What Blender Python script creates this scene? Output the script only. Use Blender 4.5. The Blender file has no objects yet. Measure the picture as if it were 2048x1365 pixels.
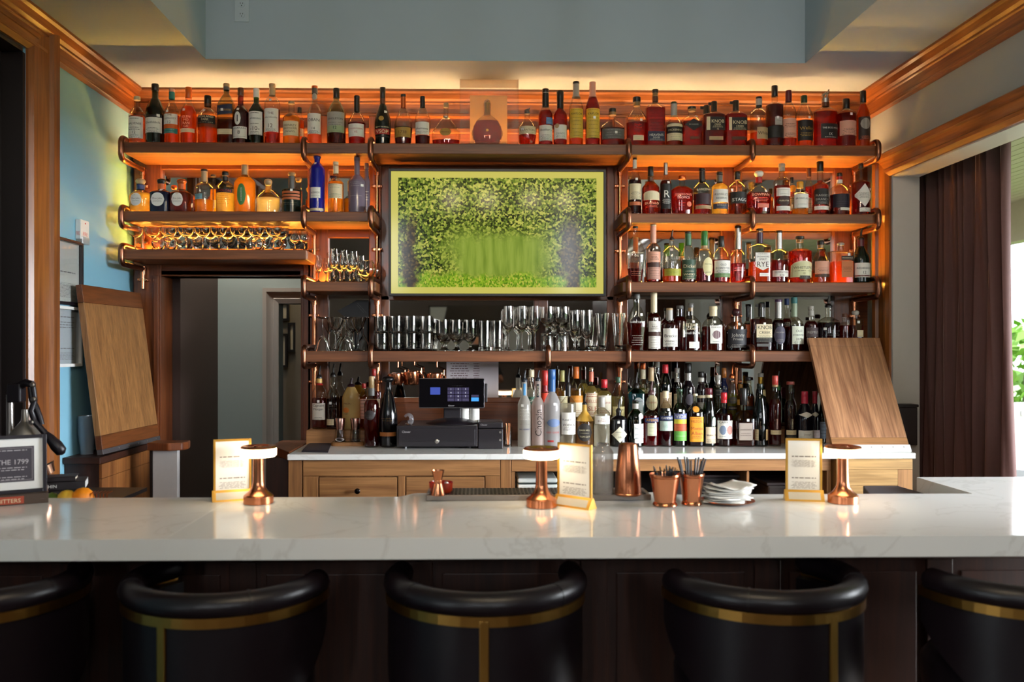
import bpy, math, random
from mathutils import Vector, Matrix
random.seed(7)
sc = bpy.context.scene
C = sc.collection
PI = math.pi

# ------------------------------------------------------------------ camera
F, PX, PY = 1713.0, 990.0, 698.0          # focal length and principal point in pixels of the 2048x1365 frame
YAW, CAMZ = math.radians(1.18), 1.59
cam_d = bpy.data.cameras.new('camera')
cam = bpy.data.objects.new('camera', cam_d)
C.objects.link(cam)
cam.location = (0, 0, CAMZ)
cam.rotation_euler = (PI/2, 0, -YAW)
cam_d.sensor_width = 36.0
cam_d.lens = F/2048*36.0
cam_d.shift_x = (1024-PX)/2048
cam_d.shift_y = (PY-682.5)/2048
cam_d.clip_start = 0.05
cam_d.dof.use_dof = True
cam_d.dof.focus_distance = 4.5
cam_d.dof.aperture_fstop = 2.4
sc.camera = cam

# ------------------------------------------------------------------ world and exposure
sc.view_settings.view_transform = 'Standard'
sc.view_settings.look = 'None'
sc.view_settings.gamma = 1.0
sc.view_settings.use_curve_mapping = False
sc.view_settings.exposure = 0.65
w = bpy.data.worlds.new('overcast_sky')
sc.world = w
w.use_nodes = True
bg = w.node_tree.nodes['Background']
bg.inputs[0].default_value = (0.86, 0.93, 1.0, 1)
bg.inputs[1].default_value = 3.4
sc.cycles.adaptive_threshold = 0.04
sc.cycles.max_bounces = 10
sc.cycles.diffuse_bounces = 4
sc.cycles.glossy_bounces = 4
sc.cycles.transmission_bounces = 10
sc.cycles.transparent_max_bounces = 28
sc.cycles.sample_clamp_indirect = 6.0
sc.cycles.caustics_reflective = False
sc.cycles.caustics_refractive = False

def portal(name, loc, rot, sx, sy):
    d = bpy.data.lights.new(name, 'AREA')
    d.shape = 'RECTANGLE'; d.size = sx; d.size_y = sy
    d.cycles.is_portal = True
    o = bpy.data.objects.new(name, d); C.objects.link(o)
    o.location = loc; o.rotation_euler = rot
    return o
portal('opening_portal', (2.34, 3.38, 1.25), (0, PI/2, 0), 2.5, 2.2)
def daylight(name, loc, rot, sx, sy, power, col):
    d = bpy.data.lights.new(name, 'AREA')
    d.shape = 'RECTANGLE'; d.size = sx; d.size_y = sy; d.energy = power; d.color = col
    o = bpy.data.objects.new(name, d); C.objects.link(o)
    o.location = loc; o.rotation_euler = rot
    return o
# area lamps for daylight at unseen rear windows, added side fill, hazy sun under the veranda roof
daylight('rear_window_daylight', (-1.35, -4.48, 3.05), (PI/2, 0, 0), 0.26, 1.1, 30, (0.93, 0.97, 1.0))
daylight('rear_window_daylight', (1.45, -4.48, 3.05), (PI/2, 0, 0), 0.26, 1.1, 30, (0.93, 0.97, 1.0))
daylight('side_window_fill', (-4.43, -1.8, 1.75), (0, -PI/2, 0), 2.1, 4.0, 28, (0.9, 0.96, 1.0))
sun_d = bpy.data.lights.new('hazy_sun', 'SUN'); sun_d.energy = 22.0; sun_d.angle = math.radians(60); sun_d.color = (0.9, 0.95, 1.0)
sun = bpy.data.objects.new('hazy_sun', sun_d); C.objects.link(sun)
sun.rotation_euler = Vector((-0.85, 0.30, -0.27)).to_track_quat('-Z', 'Y').to_euler()

# ------------------------------------------------------------------ helpers
def lin(h):
    if not isinstance(h, str): return h
    h = h.lstrip('#')
    if len(h) == 3: h = ''.join(c*2 for c in h)
    out = []
    for i in (0, 2, 4):
        c = int(h[i:i+2], 16)/255
        out.append(c/12.92 if c <= 0.04045 else ((c+0.055)/1.055)**2.4)
    return tuple(out)

def P(px, py, y):
    """the point at world depth y that the photograph shows at pixel (px, py)"""
    s, c = math.sin(YAW), math.cos(YAW)
    u = (px-PX)/F
    x = y*(s+u*c)/(c-u*s)
    d = x*s+y*c
    return Vector((x, y, CAMZ-(py-PY)/F*d))
def PXW(px, y): return P(px, PY, y).x
def PZ(py, y, px=1000): return P(px, py, y).z
def PXY(px, x):
    """depth y at which the plane x = const is seen at column px"""
    s, c = math.sin(YAW), math.cos(YAW)
    u = (px-PX)/F
    return x*(c-u*s)/(s+u*c)
def PG(px, py, z):
    """the point at height z that is seen at (px, py)"""
    s, c = math.sin(YAW), math.cos(YAW)
    d = (CAMZ-z)*F/(py-PY)
    r = (px-PX)/F*d
    return Vector((d*s+r*c, d*c-r*s, z))

MATS = {}
def nt(name):
    m = bpy.data.materials.new(name); m.use_nodes = True
    t = m.node_tree; t.nodes.clear()
    out = t.nodes.new('ShaderNodeOutputMaterial')
    return m, t, out
def plain(name, color, rough=0.5, metal=0.0, spec=0.5, emit=0.0, coat=0.0, noise=0.06, nscale=30, bump=0.0):
    if name in MATS: return MATS[name]
    m, t, out = nt(name)
    b = t.nodes.new('ShaderNodeBsdfPrincipled')
    col = lin(color)
    if noise:
        tc = t.nodes.new('ShaderNodeTexCoord'); n = t.nodes.new('ShaderNodeTexNoise')
        n.inputs['Scale'].default_value = nscale; n.inputs['Detail'].default_value = 3
        t.links.new(tc.outputs['Object'], n.inputs['Vector'])
        r = t.nodes.new('ShaderNodeValToRGB')
        r.color_ramp.elements[0].color = tuple(max(0, c*(1-noise)) for c in col)+(1,)
        r.color_ramp.elements[1].color = tuple(min(1, c*(1+noise)) for c in col)+(1,)
        t.links.new(n.outputs['Fac'], r.inputs[0]); t.links.new(r.outputs[0], b.inputs['Base Color'])
        if bump:
            bp = t.nodes.new('ShaderNodeBump'); bp.inputs['Strength'].default_value = bump; bp.inputs['Distance'].default_value = 0.003
            t.links.new(n.outputs['Fac'], bp.inputs['Height']); t.links.new(bp.outputs[0], b.inputs['Normal'])
    else:
        b.inputs['Base Color'].default_value = col+(1,)
    b.inputs['Roughness'].default_value = rough
    b.inputs['Metallic'].default_value = metal
    b.inputs['Specular IOR Level'].default_value = spec
    b.inputs['Coat Weight'].default_value = coat
    if emit:
        b.inputs['Emission Color'].default_value = col+(1,); b.inputs['Emission Strength'].default_value = emit
    t.links.new(b.outputs[0], out.inputs[0])
    MATS[name] = m
    return m
def emitter(name, color, strength):
    if name in MATS: return MATS[name]
    m, t, out = nt(name)
    e = t.nodes.new('ShaderNodeEmission'); e.inputs[0].default_value = lin(color)+(1,); e.inputs[1].default_value = strength
    t.links.new(e.outputs[0], out.inputs[0]); MATS[name] = m
    return m
def glass(tint, key=None, gloss=1.0, haze=0.0, edge=0.55):
    """thin clear or tinted glass: fresnel reflection over a tinted pane that light passes straight through"""
    name = 'glass_'+(key or str(tint))
    if name in MATS: return MATS[name]
    m, t, out = nt(name)
    col = lin(tint)
    tr = t.nodes.new('ShaderNodeBsdfTransparent')
    lw = t.nodes.new('ShaderNodeLayerWeight'); lw.inputs['Blend'].default_value = 0.32
    mixc = t.nodes.new('ShaderNodeMix'); mixc.data_type = 'RGBA'
    mixc.inputs[6].default_value = col+(1,); mixc.inputs[7].default_value = tuple(c*c*edge for c in col)+(1,)
    pw = t.nodes.new('ShaderNodeMath'); pw.operation = 'POWER'; pw.inputs[1].default_value = 2.2
    t.links.new(lw.outputs['Facing'], pw.inputs[0]); t.links.new(pw.outputs[0], mixc.inputs[0])
    t.links.new(mixc.outputs[2], tr.inputs[0])
    gl = t.nodes.new('ShaderNodeBsdfGlossy'); gl.inputs['Roughness'].default_value = 0.05
    gl.inputs[0].default_value = (gloss, gloss, gloss, 1)
    l2 = t.nodes.new('ShaderNodeLayerWeight'); l2.inputs['Blend'].default_value = 0.5
    p5 = t.nodes.new('ShaderNodeMath'); p5.operation = 'POWER'; p5.inputs[1].default_value = 4.0
    t.links.new(l2.outputs['Facing'], p5.inputs[0])
    fr = t.nodes.new('ShaderNodeMath'); fr.operation = 'MULTIPLY_ADD'; fr.inputs[1].default_value = 0.8; fr.inputs[2].default_value = 0.05
    t.links.new(p5.outputs[0], fr.inputs[0])
    mx = t.nodes.new('ShaderNodeMixShader')
    t.links.new(fr.outputs[0], mx.inputs[0]); t.links.new(tr.outputs[0], mx.inputs[1]); t.links.new(gl.outputs[0], mx.inputs[2])
    last = mx
    if haze:
        df = t.nodes.new('ShaderNodeBsdfDiffuse'); df.inputs[0].default_value = tuple(min(1, c) for c in col)+(1,)
        tl = t.nodes.new('ShaderNodeBsdfTranslucent'); tl.inputs[0].default_value = df.inputs[0].default_value
        m1 = t.nodes.new('ShaderNodeMixShader'); m1.inputs[0].default_value = 0.5
        t.links.new(df.outputs[0], m1.inputs[1]); t.links.new(tl.outputs[0], m1.inputs[2])
        m2 = t.nodes.new('ShaderNodeMixShader'); m2.inputs[0].default_value = haze
        t.links.new(mx.outputs[0], m2.inputs[1]); t.links.new(m1.outputs[0], m2.inputs[2])
        last = m2
    t.links.new(last.outputs[0], out.inputs[0])
    MATS[name] = m
    return m
def solid_glass(name, tint):
    if name in MATS: return MATS[name]
    m, t, out = nt(name)
    g = t.nodes.new('ShaderNodeBsdfGlass'); g.inputs['IOR'].default_value = 1.46; g.inputs['Roughness'].default_value = 0.0
    g.inputs[0].default_value = lin(tint)+(1,)
    t.links.new(g.outputs[0], out.inputs[0]); MATS[name] = m
    return m
def liquid(color):
    name = 'liquid_'+str(color)
    if name in MATS: return MATS[name]
    m, t, out = nt(name)
    col = lin(color)
    tr = t.nodes.new('ShaderNodeBsdfTransparent'); tr.inputs[0].default_value = tuple(c**0.42 for c in col)+(1,)
    tl = t.nodes.new('ShaderNodeBsdfTranslucent'); tl.inputs[0].default_value = col+(1,)
    df = t.nodes.new('ShaderNodeBsdfDiffuse'); df.inputs[0].default_value = col+(1,)
    m1 = t.nodes.new('ShaderNodeMixShader'); m1.inputs[0].default_value = 0.25
    t.links.new(tl.outputs[0], m1.inputs[1]); t.links.new(df.outputs[0], m1.inputs[2])
    m2 = t.nodes.new('ShaderNodeMixShader'); m2.inputs[0].default_value = 0.42
    t.links.new(tr.outputs[0], m2.inputs[1]); t.links.new(m1.outputs[0], m2.inputs[2])
    t.links.new(m2.outputs[0], out.inputs[0])
    MATS[name] = m
    return m
def wood(name, c1, c2, axis='x', rough=0.4, scale=1.0, coat=0.0, c3=None):
    if name in MATS: return MATS[name]
    m, t, out = nt(name)
    tc = t.nodes.new('ShaderNodeTexCoord'); mp = t.nodes.new('ShaderNodeMapping')
    s = {'x': (1.2, 18, 18), 'y': (18, 1.2, 18), 'z': (18, 18, 1.2), 'zy': (18, 1.2, 1.2)}[axis]
    mp.inputs['Scale'].default_value = tuple(v*scale for v in s)
    t.links.new(tc.outputs['Object'], mp.inputs[0])
    n = t.nodes.new('ShaderNodeTexNoise'); n.inputs['Scale'].default_value = 1.0; n.inputs['Detail'].default_value = 5; n.inputs['Distortion'].default_value = 1.2
    t.links.new(mp.outputs[0], n.inputs['Vector'])
    mp2 = t.nodes.new('ShaderNodeMapping'); mp2.inputs['Scale'].default_value = tuple(v*scale*(6 if v > 2 else 4) for v in s)
    t.links.new(tc.outputs['Object'], mp2.inputs[0])
    n2 = t.nodes.new('ShaderNodeTexNoise'); n2.inputs['Scale'].default_value = 1.0; n2.inputs['Detail'].default_value = 3
    t.links.new(mp2.outputs[0], n2.inputs['Vector'])
    r = t.nodes.new('ShaderNodeValToRGB')
    r.color_ramp.elements[0].position = 0.28; r.color_ramp.elements[1].position = 0.72
    r.color_ramp.elements[0].color = lin(c1)+(1,); r.color_ramp.elements[1].color = lin(c2)+(1,)
    t.links.new(n.outputs['Fac'], r.inputs[0])
    mx = t.nodes.new('ShaderNodeMix'); mx.data_type = 'RGBA'; mx.blend_type = 'MULTIPLY'; mx.inputs[0].default_value = 0.55
    r2 = t.nodes.new('ShaderNodeValToRGB')
    r2.color_ramp.elements[0].position = 0.3; r2.color_ramp.elements[1].position = 0.6
    r2.color_ramp.elements[0].color = (0.45, 0.42, 0.4, 1); r2.color_ramp.elements[1].color = (1, 1, 1, 1)
    t.links.new(n2.outputs['Fac'], r2.inputs[0])
    t.links.new(r.outputs[0], mx.inputs[6]); t.links.new(r2.outputs[0], mx.inputs[7])
    b = t.nodes.new('ShaderNodeBsdfPrincipled'); b.inputs['Roughness'].default_value = rough; b.inputs['Coat Weight'].default_value = coat
    b.inputs['Coat Roughness'].default_value = 0.15
    t.links.new(mx.outputs[2], b.inputs['Base Color'])
    bp = t.nodes.new('ShaderNodeBump'); bp.inputs['Strength'].default_value = 0.12; bp.inputs['Distance'].default_value = 0.002
    t.links.new(n2.outputs['Fac'], bp.inputs['Height']); t.links.new(bp.outputs[0], b.inputs['Normal'])
    t.links.new(b.outputs[0], out.inputs[0])
    MATS[name] = m
    return m
def stone(name, base, vein, rough=0.12):
    if name in MATS: return MATS[name]
    m, t, out = nt(name)
    tc = t.nodes.new('ShaderNodeTexCoord')
    n = t.nodes.new('ShaderNodeTexNoise'); n.inputs['Scale'].default_value = 1.6; n.inputs['Detail'].default_value = 7; n.inputs['Distortion'].default_value = 2.2
    t.links.new(tc.outputs['Object'], n.inputs['Vector'])
    r = t.nodes.new('ShaderNodeValToRGB')
    e = r.color_ramp.elements
    e[0].position = 0.0; e[0].color = lin(base)+(1,)
    e[1].position = 1.0; e[1].color = lin(base)+(1,)
    a = e.new(0.485); a.color = lin(base)+(1,)
    a = e.new(0.5); a.color = lin(vein)+(1,)
    a = e.new(0.515); a.color = lin(base)+(1,)
    t.links.new(n.outputs['Fac'], r.inputs[0])
    b = t.nodes.new('ShaderNodeBsdfPrincipled'); b.inputs['Roughness'].default_value = rough
    t.links.new(r.outputs[0], b.inputs['Base Color']); t.links.new(b.outputs[0], out.inputs[0])
    MATS[name] = m
    return m

class MB:
    """collects simple shapes into one mesh"""
    def __init__(s): s.v = []; s.f = []
    def add(s, v, f):
        o = len(s.v); s.v += [tuple(p) for p in v]; s.f += [tuple(i+o for i in q) for q in f]; return s
    def box(s, x0, x1, y0, y1, z0, z1):
        if x1 < x0: x0, x1 = x1, x0
        if y1 < y0: y0, y1 = y1, y0
        if z1 < z0: z0, z1 = z1, z0
        v = [(x0,y0,z0),(x1,y0,z0),(x1,y1,z0),(x0,y1,z0),(x0,y0,z1),(x1,y0,z1),(x1,y1,z1),(x0,y1,z1)]
        return s.add(v, [(0,3,2,1),(4,5,6,7),(0,1,5,4),(1,2,6,5),(2,3,7,6),(3,0,4,7)])
    def quad(s, a, b, c, d): return s.add([a, b, c, d], [(0,1,2,3)])
    def lathe(s, prof, seg=24, c=(0,0,0), close=True, sx=1.0, sy=1.0, m=None):
        v = []; f = []; n = len(prof)
        for r, z in prof:
            for k in range(seg):
                a = 2*PI*k/seg
                p = Vector((r*math.cos(a)*sx, r*math.sin(a)*sy, z))
                if m: p = m @ p
                v.append((p.x+c[0], p.y+c[1], p.z+c[2]))
        for i in range(n-1):
            for k in range(seg):
                k2 = (k+1) % seg
                f.append((i*seg+k, i*seg+k2, (i+1)*seg+k2, (i+1)*seg+k))
        if close:
            f.append(tuple(range(seg-1, -1, -1))); f.append(tuple((n-1)*seg+k for k in range(seg)))
        return s.add(v, f)
    def tube(s, pts, r, seg=10, close=True):
        pts = [Vector(p) for p in pts]
        rs = r if isinstance(r, (list, tuple)) else [r]*len(pts)
        v = []; f = []; nrm = None
        for i, p in enumerate(pts):
            t = (pts[min(i+1, len(pts)-1)]-pts[max(i-1, 0)]).normalized()
            if nrm is None:
                a = Vector((0,0,1)) if abs(t.z) < 0.9 else Vector((1,0,0))
                nrm = t.cross(a).normalized()
            else:
                nrm = (nrm-t*nrm.dot(t)).normalized()
            bn = t.cross(nrm)
            for k in range(seg):
                a = 2*PI*k/seg
                v.append(p+(nrm*math.cos(a)+bn*math.sin(a))*rs[i])
        for i in range(len(pts)-1):
            for k in range(seg):
                k2 = (k+1) % seg
                f.append((i*seg+k, i*seg+k2, (i+1)*seg+k2, (i+1)*seg+k))
        if close:
            f.append(tuple(range(seg-1, -1, -1))); f.append(tuple((len(pts)-1)*seg+k for k in range(seg)))
        return s.add(v, f)
    def sweep(s, prof, a, b, u, w_, t0=0.0, t1=0.0):
        """extrude a profile [(p,q)] (p along u, q along w_) from a to b; t0/t1 mitre the ends along p"""
        a, b, u, w_ = map(Vector, (a, b, u, w_)); d = (b-a).normalized()
        n = len(prof)
        v = [a+u*p+w_*q+d*(p*t0) for p, q in prof]+[b+u*p+w_*q-d*(p*t1) for p, q in prof]
        f = [(i, (i+1) % n, n+(i+1) % n, n+i) for i in range(n)]+[tuple(range(n-1, -1, -1)), tuple(range(n, 2*n))]
        return s.add(v, f)
    def prism(s, poly, h0, h1, fn):
        """polygon [(a,b)] extruded between h0 and h1; fn(a,b,h) -> point"""
        n = len(poly)
        v = [fn(a, b, h0) for a, b in poly]+[fn(a, b, h1) for a, b in poly]
        f = [(i, (i+1) % n, n+(i+1) % n, n+i) for i in range(n)]+[tuple(range(n-1, -1, -1)), tuple(range(n, 2*n))]
        return s.add(v, f)
    def build(s, name, m, parent=None, smooth=0, bevel=0.0, loc=None):
        me = bpy.data.meshes.new(name)
        me.from_pydata(s.v, [], s.f)
        me.materials.append(m)
        if smooth:
            me.polygons.foreach_set('use_smooth', [True]*len(me.polygons))
            me.set_sharp_from_angle(angle=math.radians(smooth))
        me.update()
        o = bpy.data.objects.new(name, me); C.objects.link(o)
        if parent: o.parent = parent
        if loc is not None: o.location = loc
        if bevel:
            b = o.modifiers.new('bevel', 'BEVEL'); b.width = bevel; b.segments = 2; b.limit_method = 'ANGLE'; b.harden_normals = False
        return o
def fix_normals(o):
    import bmesh
    bm = bmesh.new(); bm.from_mesh(o.data); bmesh.ops.recalc_face_normals(bm, faces=bm.faces); bm.to_mesh(o.data); bm.free()
    return o
def thing(name, label, cat, loc=(0,0,0), rot=0.0, group=None):
    o = bpy.data.objects.new(name, None); C.objects.link(o)
    o.empty_display_size = 0.05
    o.location = loc; o.rotation_euler = (0, 0, rot)
    return tag(o, label, cat, group)
def tag(o, label, cat, group=None):
    o['label'] = label; o['category'] = cat
    if group: o['group'] = group
    return o
def struct(o, label=None, cat=None):
    o['kind'] = 'structure'
    if label: o['label'] = label
    if cat: o['category'] = cat
    return o
def part(o, label): o['label'] = label; return o
def dup(root, loc, rot=None, label=None):
    r = root.copy(); C.objects.link(r); r.location = loc
    if rot is not None: r.rotation_euler = (0, 0, rot)
    if label: r['label'] = label
    for ch in list(root.children):
        c = ch.copy(); C.objects.link(c); c.parent = r
        for g in list(ch.children):
            d = g.copy(); C.objects.link(d); d.parent = c
    return r

TXT = {}
def text_geo(s):
    """outline of a line of lettering, centred, unit cap height: (verts, faces, width)"""
    if s in TXT: return TXT[s]
    cu = bpy.data.curves.new('lettering', 'FONT'); cu.body = s; cu.resolution_u = 2
    ob = bpy.data.objects.new('lettering', cu)
    me = bpy.data.meshes.new_from_object(ob)
    vs = [v.co.copy() for v in me.vertices]; fs = [tuple(p.vertices) for p in me.polygons]
    bpy.data.objects.remove(ob); bpy.data.curves.remove(cu); bpy.data.meshes.remove(me)
    if not vs:
        TXT[s] = ([], [], 1.0); return TXT[s]
    x0 = min(v.x for v in vs); x1 = max(v.x for v in vs)
    k = 1/0.69
    vs = [((v.x-(x0+x1)/2)*k, v.y*k) for v in vs]
    TXT[s] = (vs, fs, max((x1-x0)*k, 0.05))
    return TXT[s]
def lay(lines, w, h, fill=0.86):
    """lay text lines into a w x h box centred on 0,0; a line may start with 'N:' for its weight, '~n' draws n rows of fine print,
    '_' leaves a gap. returns flat [(verts2d, faces)]"""
    out = []
    items = []
    for ln in lines:
        wt = 1.0
        if len(ln) > 2 and ':' in ln[:4] and ln.split(':')[0].replace('.', '').isdigit():
            a, ln = ln.split(':', 1); wt = float(a)
        items.append((wt, ln))
    tot = sum(a for a, _ in items)
    y = h/2
    for wt, ln in items:
        hh = h*wt/tot; yc = y-hh/2; y -= hh
        if ln == '_': continue
        if ln.startswith('~'):
            n = int(ln[1:] or 1)
            for i in range(n):
                yy = yc+hh/2-hh*(i+0.5)/n; b = min(hh/n*0.16, h*0.011)
                ww = w*fill*(0.36+0.12*((i*37+len(lines)*13) % 5)/4)
                xs = -ww
                k = 0
                while xs < ww-1e-6:
                    seg = min(ww*(0.18+0.1*((k*29+i*17) % 4)), ww-xs)
                    out.append(([(xs, yy-b), (xs+seg, yy-b), (xs+seg, yy+b), (xs, yy+b)], [(0,1,2,3)]))
                    xs += seg+w*0.03; k += 1
            continue
        vs, fs, tw = text_geo(ln)
        sc_ = min(w*fill/tw, hh*0.72)
        out.append(([(vx*sc_, yc+(vy-0.5)*sc_) for vx, vy in vs], fs))
    return out
# ------------------------------------------------------------------ main planes of the room
YW, YF, YS = 4.80, 4.745, 4.45            # back wall, face of its wooden frame, front edge of the shelves
XL, XR = PXW(267, YW), PXW(1735, YW)      # left and right walls
ZC = PZ(187, YW)                          # ceiling over the bar
ZB, BT = 1.07, 0.059                      # bar top and its thickness
ZK = 1.083                                # back counter top
YK = 4.12                                 # its front edge
M_blue = plain('blue_wall_paint', '7fb4cb', 0.6, noise=0.03, nscale=8, bump=0.02)
M_soffit = plain('grey_blue_ceiling_paint', 'a2b2bc', 0.7, noise=0.03, nscale=6)
M_rwall = plain('right_wall_grey', '8f989c', 0.65, noise=0.03, nscale=6)  # one even grey, set apart from the left wall's blue
M_cream = plain('cream_reveal_paint', 'c9c3ba', 0.55, noise=0.02)
M_trim = wood('oiled_trim_wood', '6b3a17', 'a8642b', 'y', 0.38, 1.0, 0.15)
M_trimz = wood('oiled_trim_wood_upright', '6b3a17', 'a06029', 'z', 0.38, 1.0, 0.15)
M_trimx = wood('oiled_trim_wood_across', '6b3a17', 'a8642b', 'x', 0.38, 1.0, 0.15)
M_frame = wood('red_brown_frame_wood', '5a2c14', '8a4a22', 'z', 0.38, 1.0, 0.2)
M_framex = wood('red_brown_frame_wood_across', '5a2c14', '8a4a22', 'x', 0.38, 1.0, 0.2)
M_shelf = wood('walnut_shelf_wood', '62371f', '945a35', 'x', 0.42, 0.9, 0.05)
M_oakx = wood('counter_oak_across', '8a5c34', 'b98451', 'x', 0.45, 1.0)
M_oakz = wood('counter_oak_upright', '8a5c34', 'b07b49', 'z', 0.45, 1.0)
M_darkz = wood('dark_bar_front_wood', '2a1209', '44200f', 'z', 0.45, 1.0, 0.0)
M_darkx = wood('dark_bar_front_wood_across', '2a1209', '44200f', 'x', 0.45, 1.0, 0.0)
M_floor = wood('dark_floor_wood', '3b2415', '5d3b22', 'y', 0.35, 0.8)
M_black = plain('black_paint', '0d0a0b', 0.35, noise=0)
M_white = plain('white_paint', 'e6e6e4', 0.4, noise=0.02)
M_stone = stone('white_quartz', 'eeedea', 'e3e1dd', 0.12)
M_mirror = plain('mirror_silver', 'b9b6b0', 0.02, 1.0, noise=0)
M_copper_pipe = plain('aged_copper_pipe', '8a5b46', 0.3, 1.0, noise=0.15, nscale=40)
M_copper = plain('bright_copper', 'd58a63', 0.2, 1.0, noise=0.05)
M_brass = plain('brushed_brass', 'b98b45', 0.3, 1.0, noise=0.1, nscale=20)
M_steel = plain('brushed_steel', 'b8b4b0', 0.28, 1.0, noise=0.05)
M_paper = plain('white_paper', 'efece6', 0.7, noise=0.02)
M_ink = plain('dark_ink', '2a2420', 0.7, noise=0)
M_leather = plain('dark_aubergine_leather', '140d12', 0.36, 0, 0.4, noise=0.25, nscale=160, bump=0.15)

# ------------------------------------------------------------------ floor and walls
struct(MB().box(-4.6, 2.45, -4.8, 9.2, -0.1, 0).build('floor', M_floor), 'dark wooden plank floor of the bar room', 'floor')
dz0, dz1 = 0.0, PZ(553, YW, 450)          # doorway in the back wall
dx0, dx1 = PXW(322, YW), PXW(606, YW)
mb = MB().box(XL-0.15, dx0, YW, YW+0.15, 0, ZC+0.1).box(dx0, dx1, YW, YW+0.15, dz1, ZC+0.1).box(dx1, XR+0.15, YW, YW+0.15, 0, ZC+0.1)
struct(mb.build('wall_back', M_framex), 'wood panelled back wall behind the bottle shelves', 'wall')
# left wall with a cased doorway
ly1 = PXY(100, XL); ly0 = PXY(51, XL); lz0 = PZ(97, ly0, 51); ldo = ly0-1.3
mb = MB().box(XL-0.15, XL, ly0, YW, 0, ZC+0.1).box(XL-0.15, XL, ldo, ly0, lz0, ZC+0.1).box(XL-0.15, XL, 0.6, ldo, 0, ZC+0.1)
struct(mb.build('wall_left', M_blue), 'light blue painted wall beside the shelves', 'wall')
def casing(name, mat, x, y0, y1, z0, z1, wdt, side, label, z_bottom=0.0, far_only=False):
    """a moulded door or opening casing on a wall x = const; y0..y1 is the opening, the moulding points to side*x"""
    prof = [(0, 0), (0, 0.012), (0.02, 0.026), (wdt*0.28, 0.028), (wdt*0.34, 0.02), (wdt*0.55, 0.024), (wdt*0.68, 0.03), (wdt*0.74, 0.045), (wdt*0.94, 0.05), (wdt, 0.04), (wdt, 0)]
    m = MB()
    m.sweep(prof, (x, y1, z_bottom), (x, y1, z1), (0, 1, 0), (side, 0, 0), 0, -1)
    if not far_only: m.sweep(prof, (x, y0, z_bottom), (x, y0, z1), (0, -1, 0), (side, 0, 0), 0, -1)
    h = MB().sweep(prof, (x, y0, z1), (x, y1, z1), (0, 0, 1), (side, 0, 0), -1, -1)
    o = fix_normals(m.build(name, mat, smooth=25)); struct(o, label, 'trim')
    fix_normals(h.build('head_casing', M_trim, o, smooth=25))
    return o
casing('trim_1', M_trimz, XL, ldo, ly0, 0, lz0, ly1-ly0, 1, 'moulded wooden door casing on the left wall')
# what lies behind the left doorway: a dark recessed door leaf
d1 = MB().box(XL-0.13, XL-0.09, ldo, ly0, 0, lz0).build('door_1', plain('dark_door_paint', '17100f', 0.35, noise=0.05))
struct(d1, 'dark door standing in the left doorway', 'door')
o_ = d1
for a in (0.08, 0.55):
    MB().box(XL-0.092, XL-0.08, ldo+0.12+a, ldo+0.45+a, 0.2, 1.2).build('door_panel', MATS['dark_door_paint'], d1, bevel=0.006)
    MB().box(XL-0.092, XL-0.08, ldo+0.12+a, ldo+0.45+a, 1.35, lz0-0.15).build('door_panel', MATS['dark_door_paint'], d1, bevel=0.006)
struct(MB().box(XL-0.149, XL-0.001, ly0-0.02, ly0-0.0005, 0, lz0-0.021).box(XL-0.149, XL-0.001, ldo, ly0-0.02, lz0-0.02, lz0-0.0005).build('trim_11', MATS['dark_door_paint']), 'dark jamb lining of the left doorway', 'trim')
# right wall: a wide cased opening to the veranda
ry1 = PXY(1783, XR); rz1 = PZ(352, ry1, 1783); ry0 = 2.3
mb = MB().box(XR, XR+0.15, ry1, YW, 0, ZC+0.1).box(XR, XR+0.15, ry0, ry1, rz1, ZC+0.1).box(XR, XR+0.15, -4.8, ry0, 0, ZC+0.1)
struct(mb.build('wall_right', M_rwall), 'grey wall over the wide veranda opening', 'wall')
casing('trim_2', M_trimz, XR, ry0, ry1, 0, rz1, 0.125, -1, 'moulded wooden casing round the veranda opening')
mb = MB().box(XR+0.004, XR+0.148, ry1-0.006, ry1, 0, rz1).box(XR+0.004, XR+0.148, ry0, ry1-0.006, rz1-0.006, rz1)
struct(mb.build('trim_3', M_cream), 'cream painted jamb and head lining of the veranda opening', 'trim')
# rear of the room behind the camera, with three tall windows
M_rear = plain('taupe_rear_wall_paint', '5a4a40', 0.7, noise=0.02)
wz0, wz1 = 2.5, 3.6
mb = MB().box(-4.6, 2.45, -4.7, -4.5, 0, wz0).box(-4.6, 2.45, -4.7, -4.5, wz1, 4.0).box(-4.6, -1.48, -4.7, -4.5, wz0, wz1).box(-1.22, 1.32, -4.7, -4.5, wz0, wz1).box(1.58, 2.45, -4.7, -4.5, wz0, wz1)
struct(mb.build('wall_rear', M_rear), 'taupe rear wall with high windows', 'wall')
mb = MB().box(-4.6, -4.45, -4.7, -3.8, 0, 4.0).box(-4.6, -4.45, -3.8, 0.2, 0, 0.7).box(-4.6, -4.45, -3.8, 0.2, 2.8, 4.0).box(-4.6, -4.45, 0.2, 0.75, 0, 4.0).box(-4.6, XL, 0.6, 0.75, 0, 4.0)
struct(mb.build('wall_side', M_rear), 'taupe side wall of the dining room with added tall windows', 'wall')
for i, (a, b) in enumerate(((-1.48, -1.22), (1.32, 1.58))):
    wf = MB().box(a, a+0.03, -4.64, -4.56, wz0, wz1).box(b-0.03, b, -4.64, -4.56, wz0, wz1).box(a, b, -4.64, -4.56, wz0, wz0+0.05).box(a, b, -4.64, -4.56, wz1-0.05, wz1).build('window_%d' % (i+1), M_white)
    struct(wf, 'white high window in the rear wall', 'window')
    MB().box(a+0.03, b-0.03, -4.603, -4.597, wz0+0.05, wz1-0.05).build('pane', glass('f4f8f8', 'window'), wf)
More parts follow.
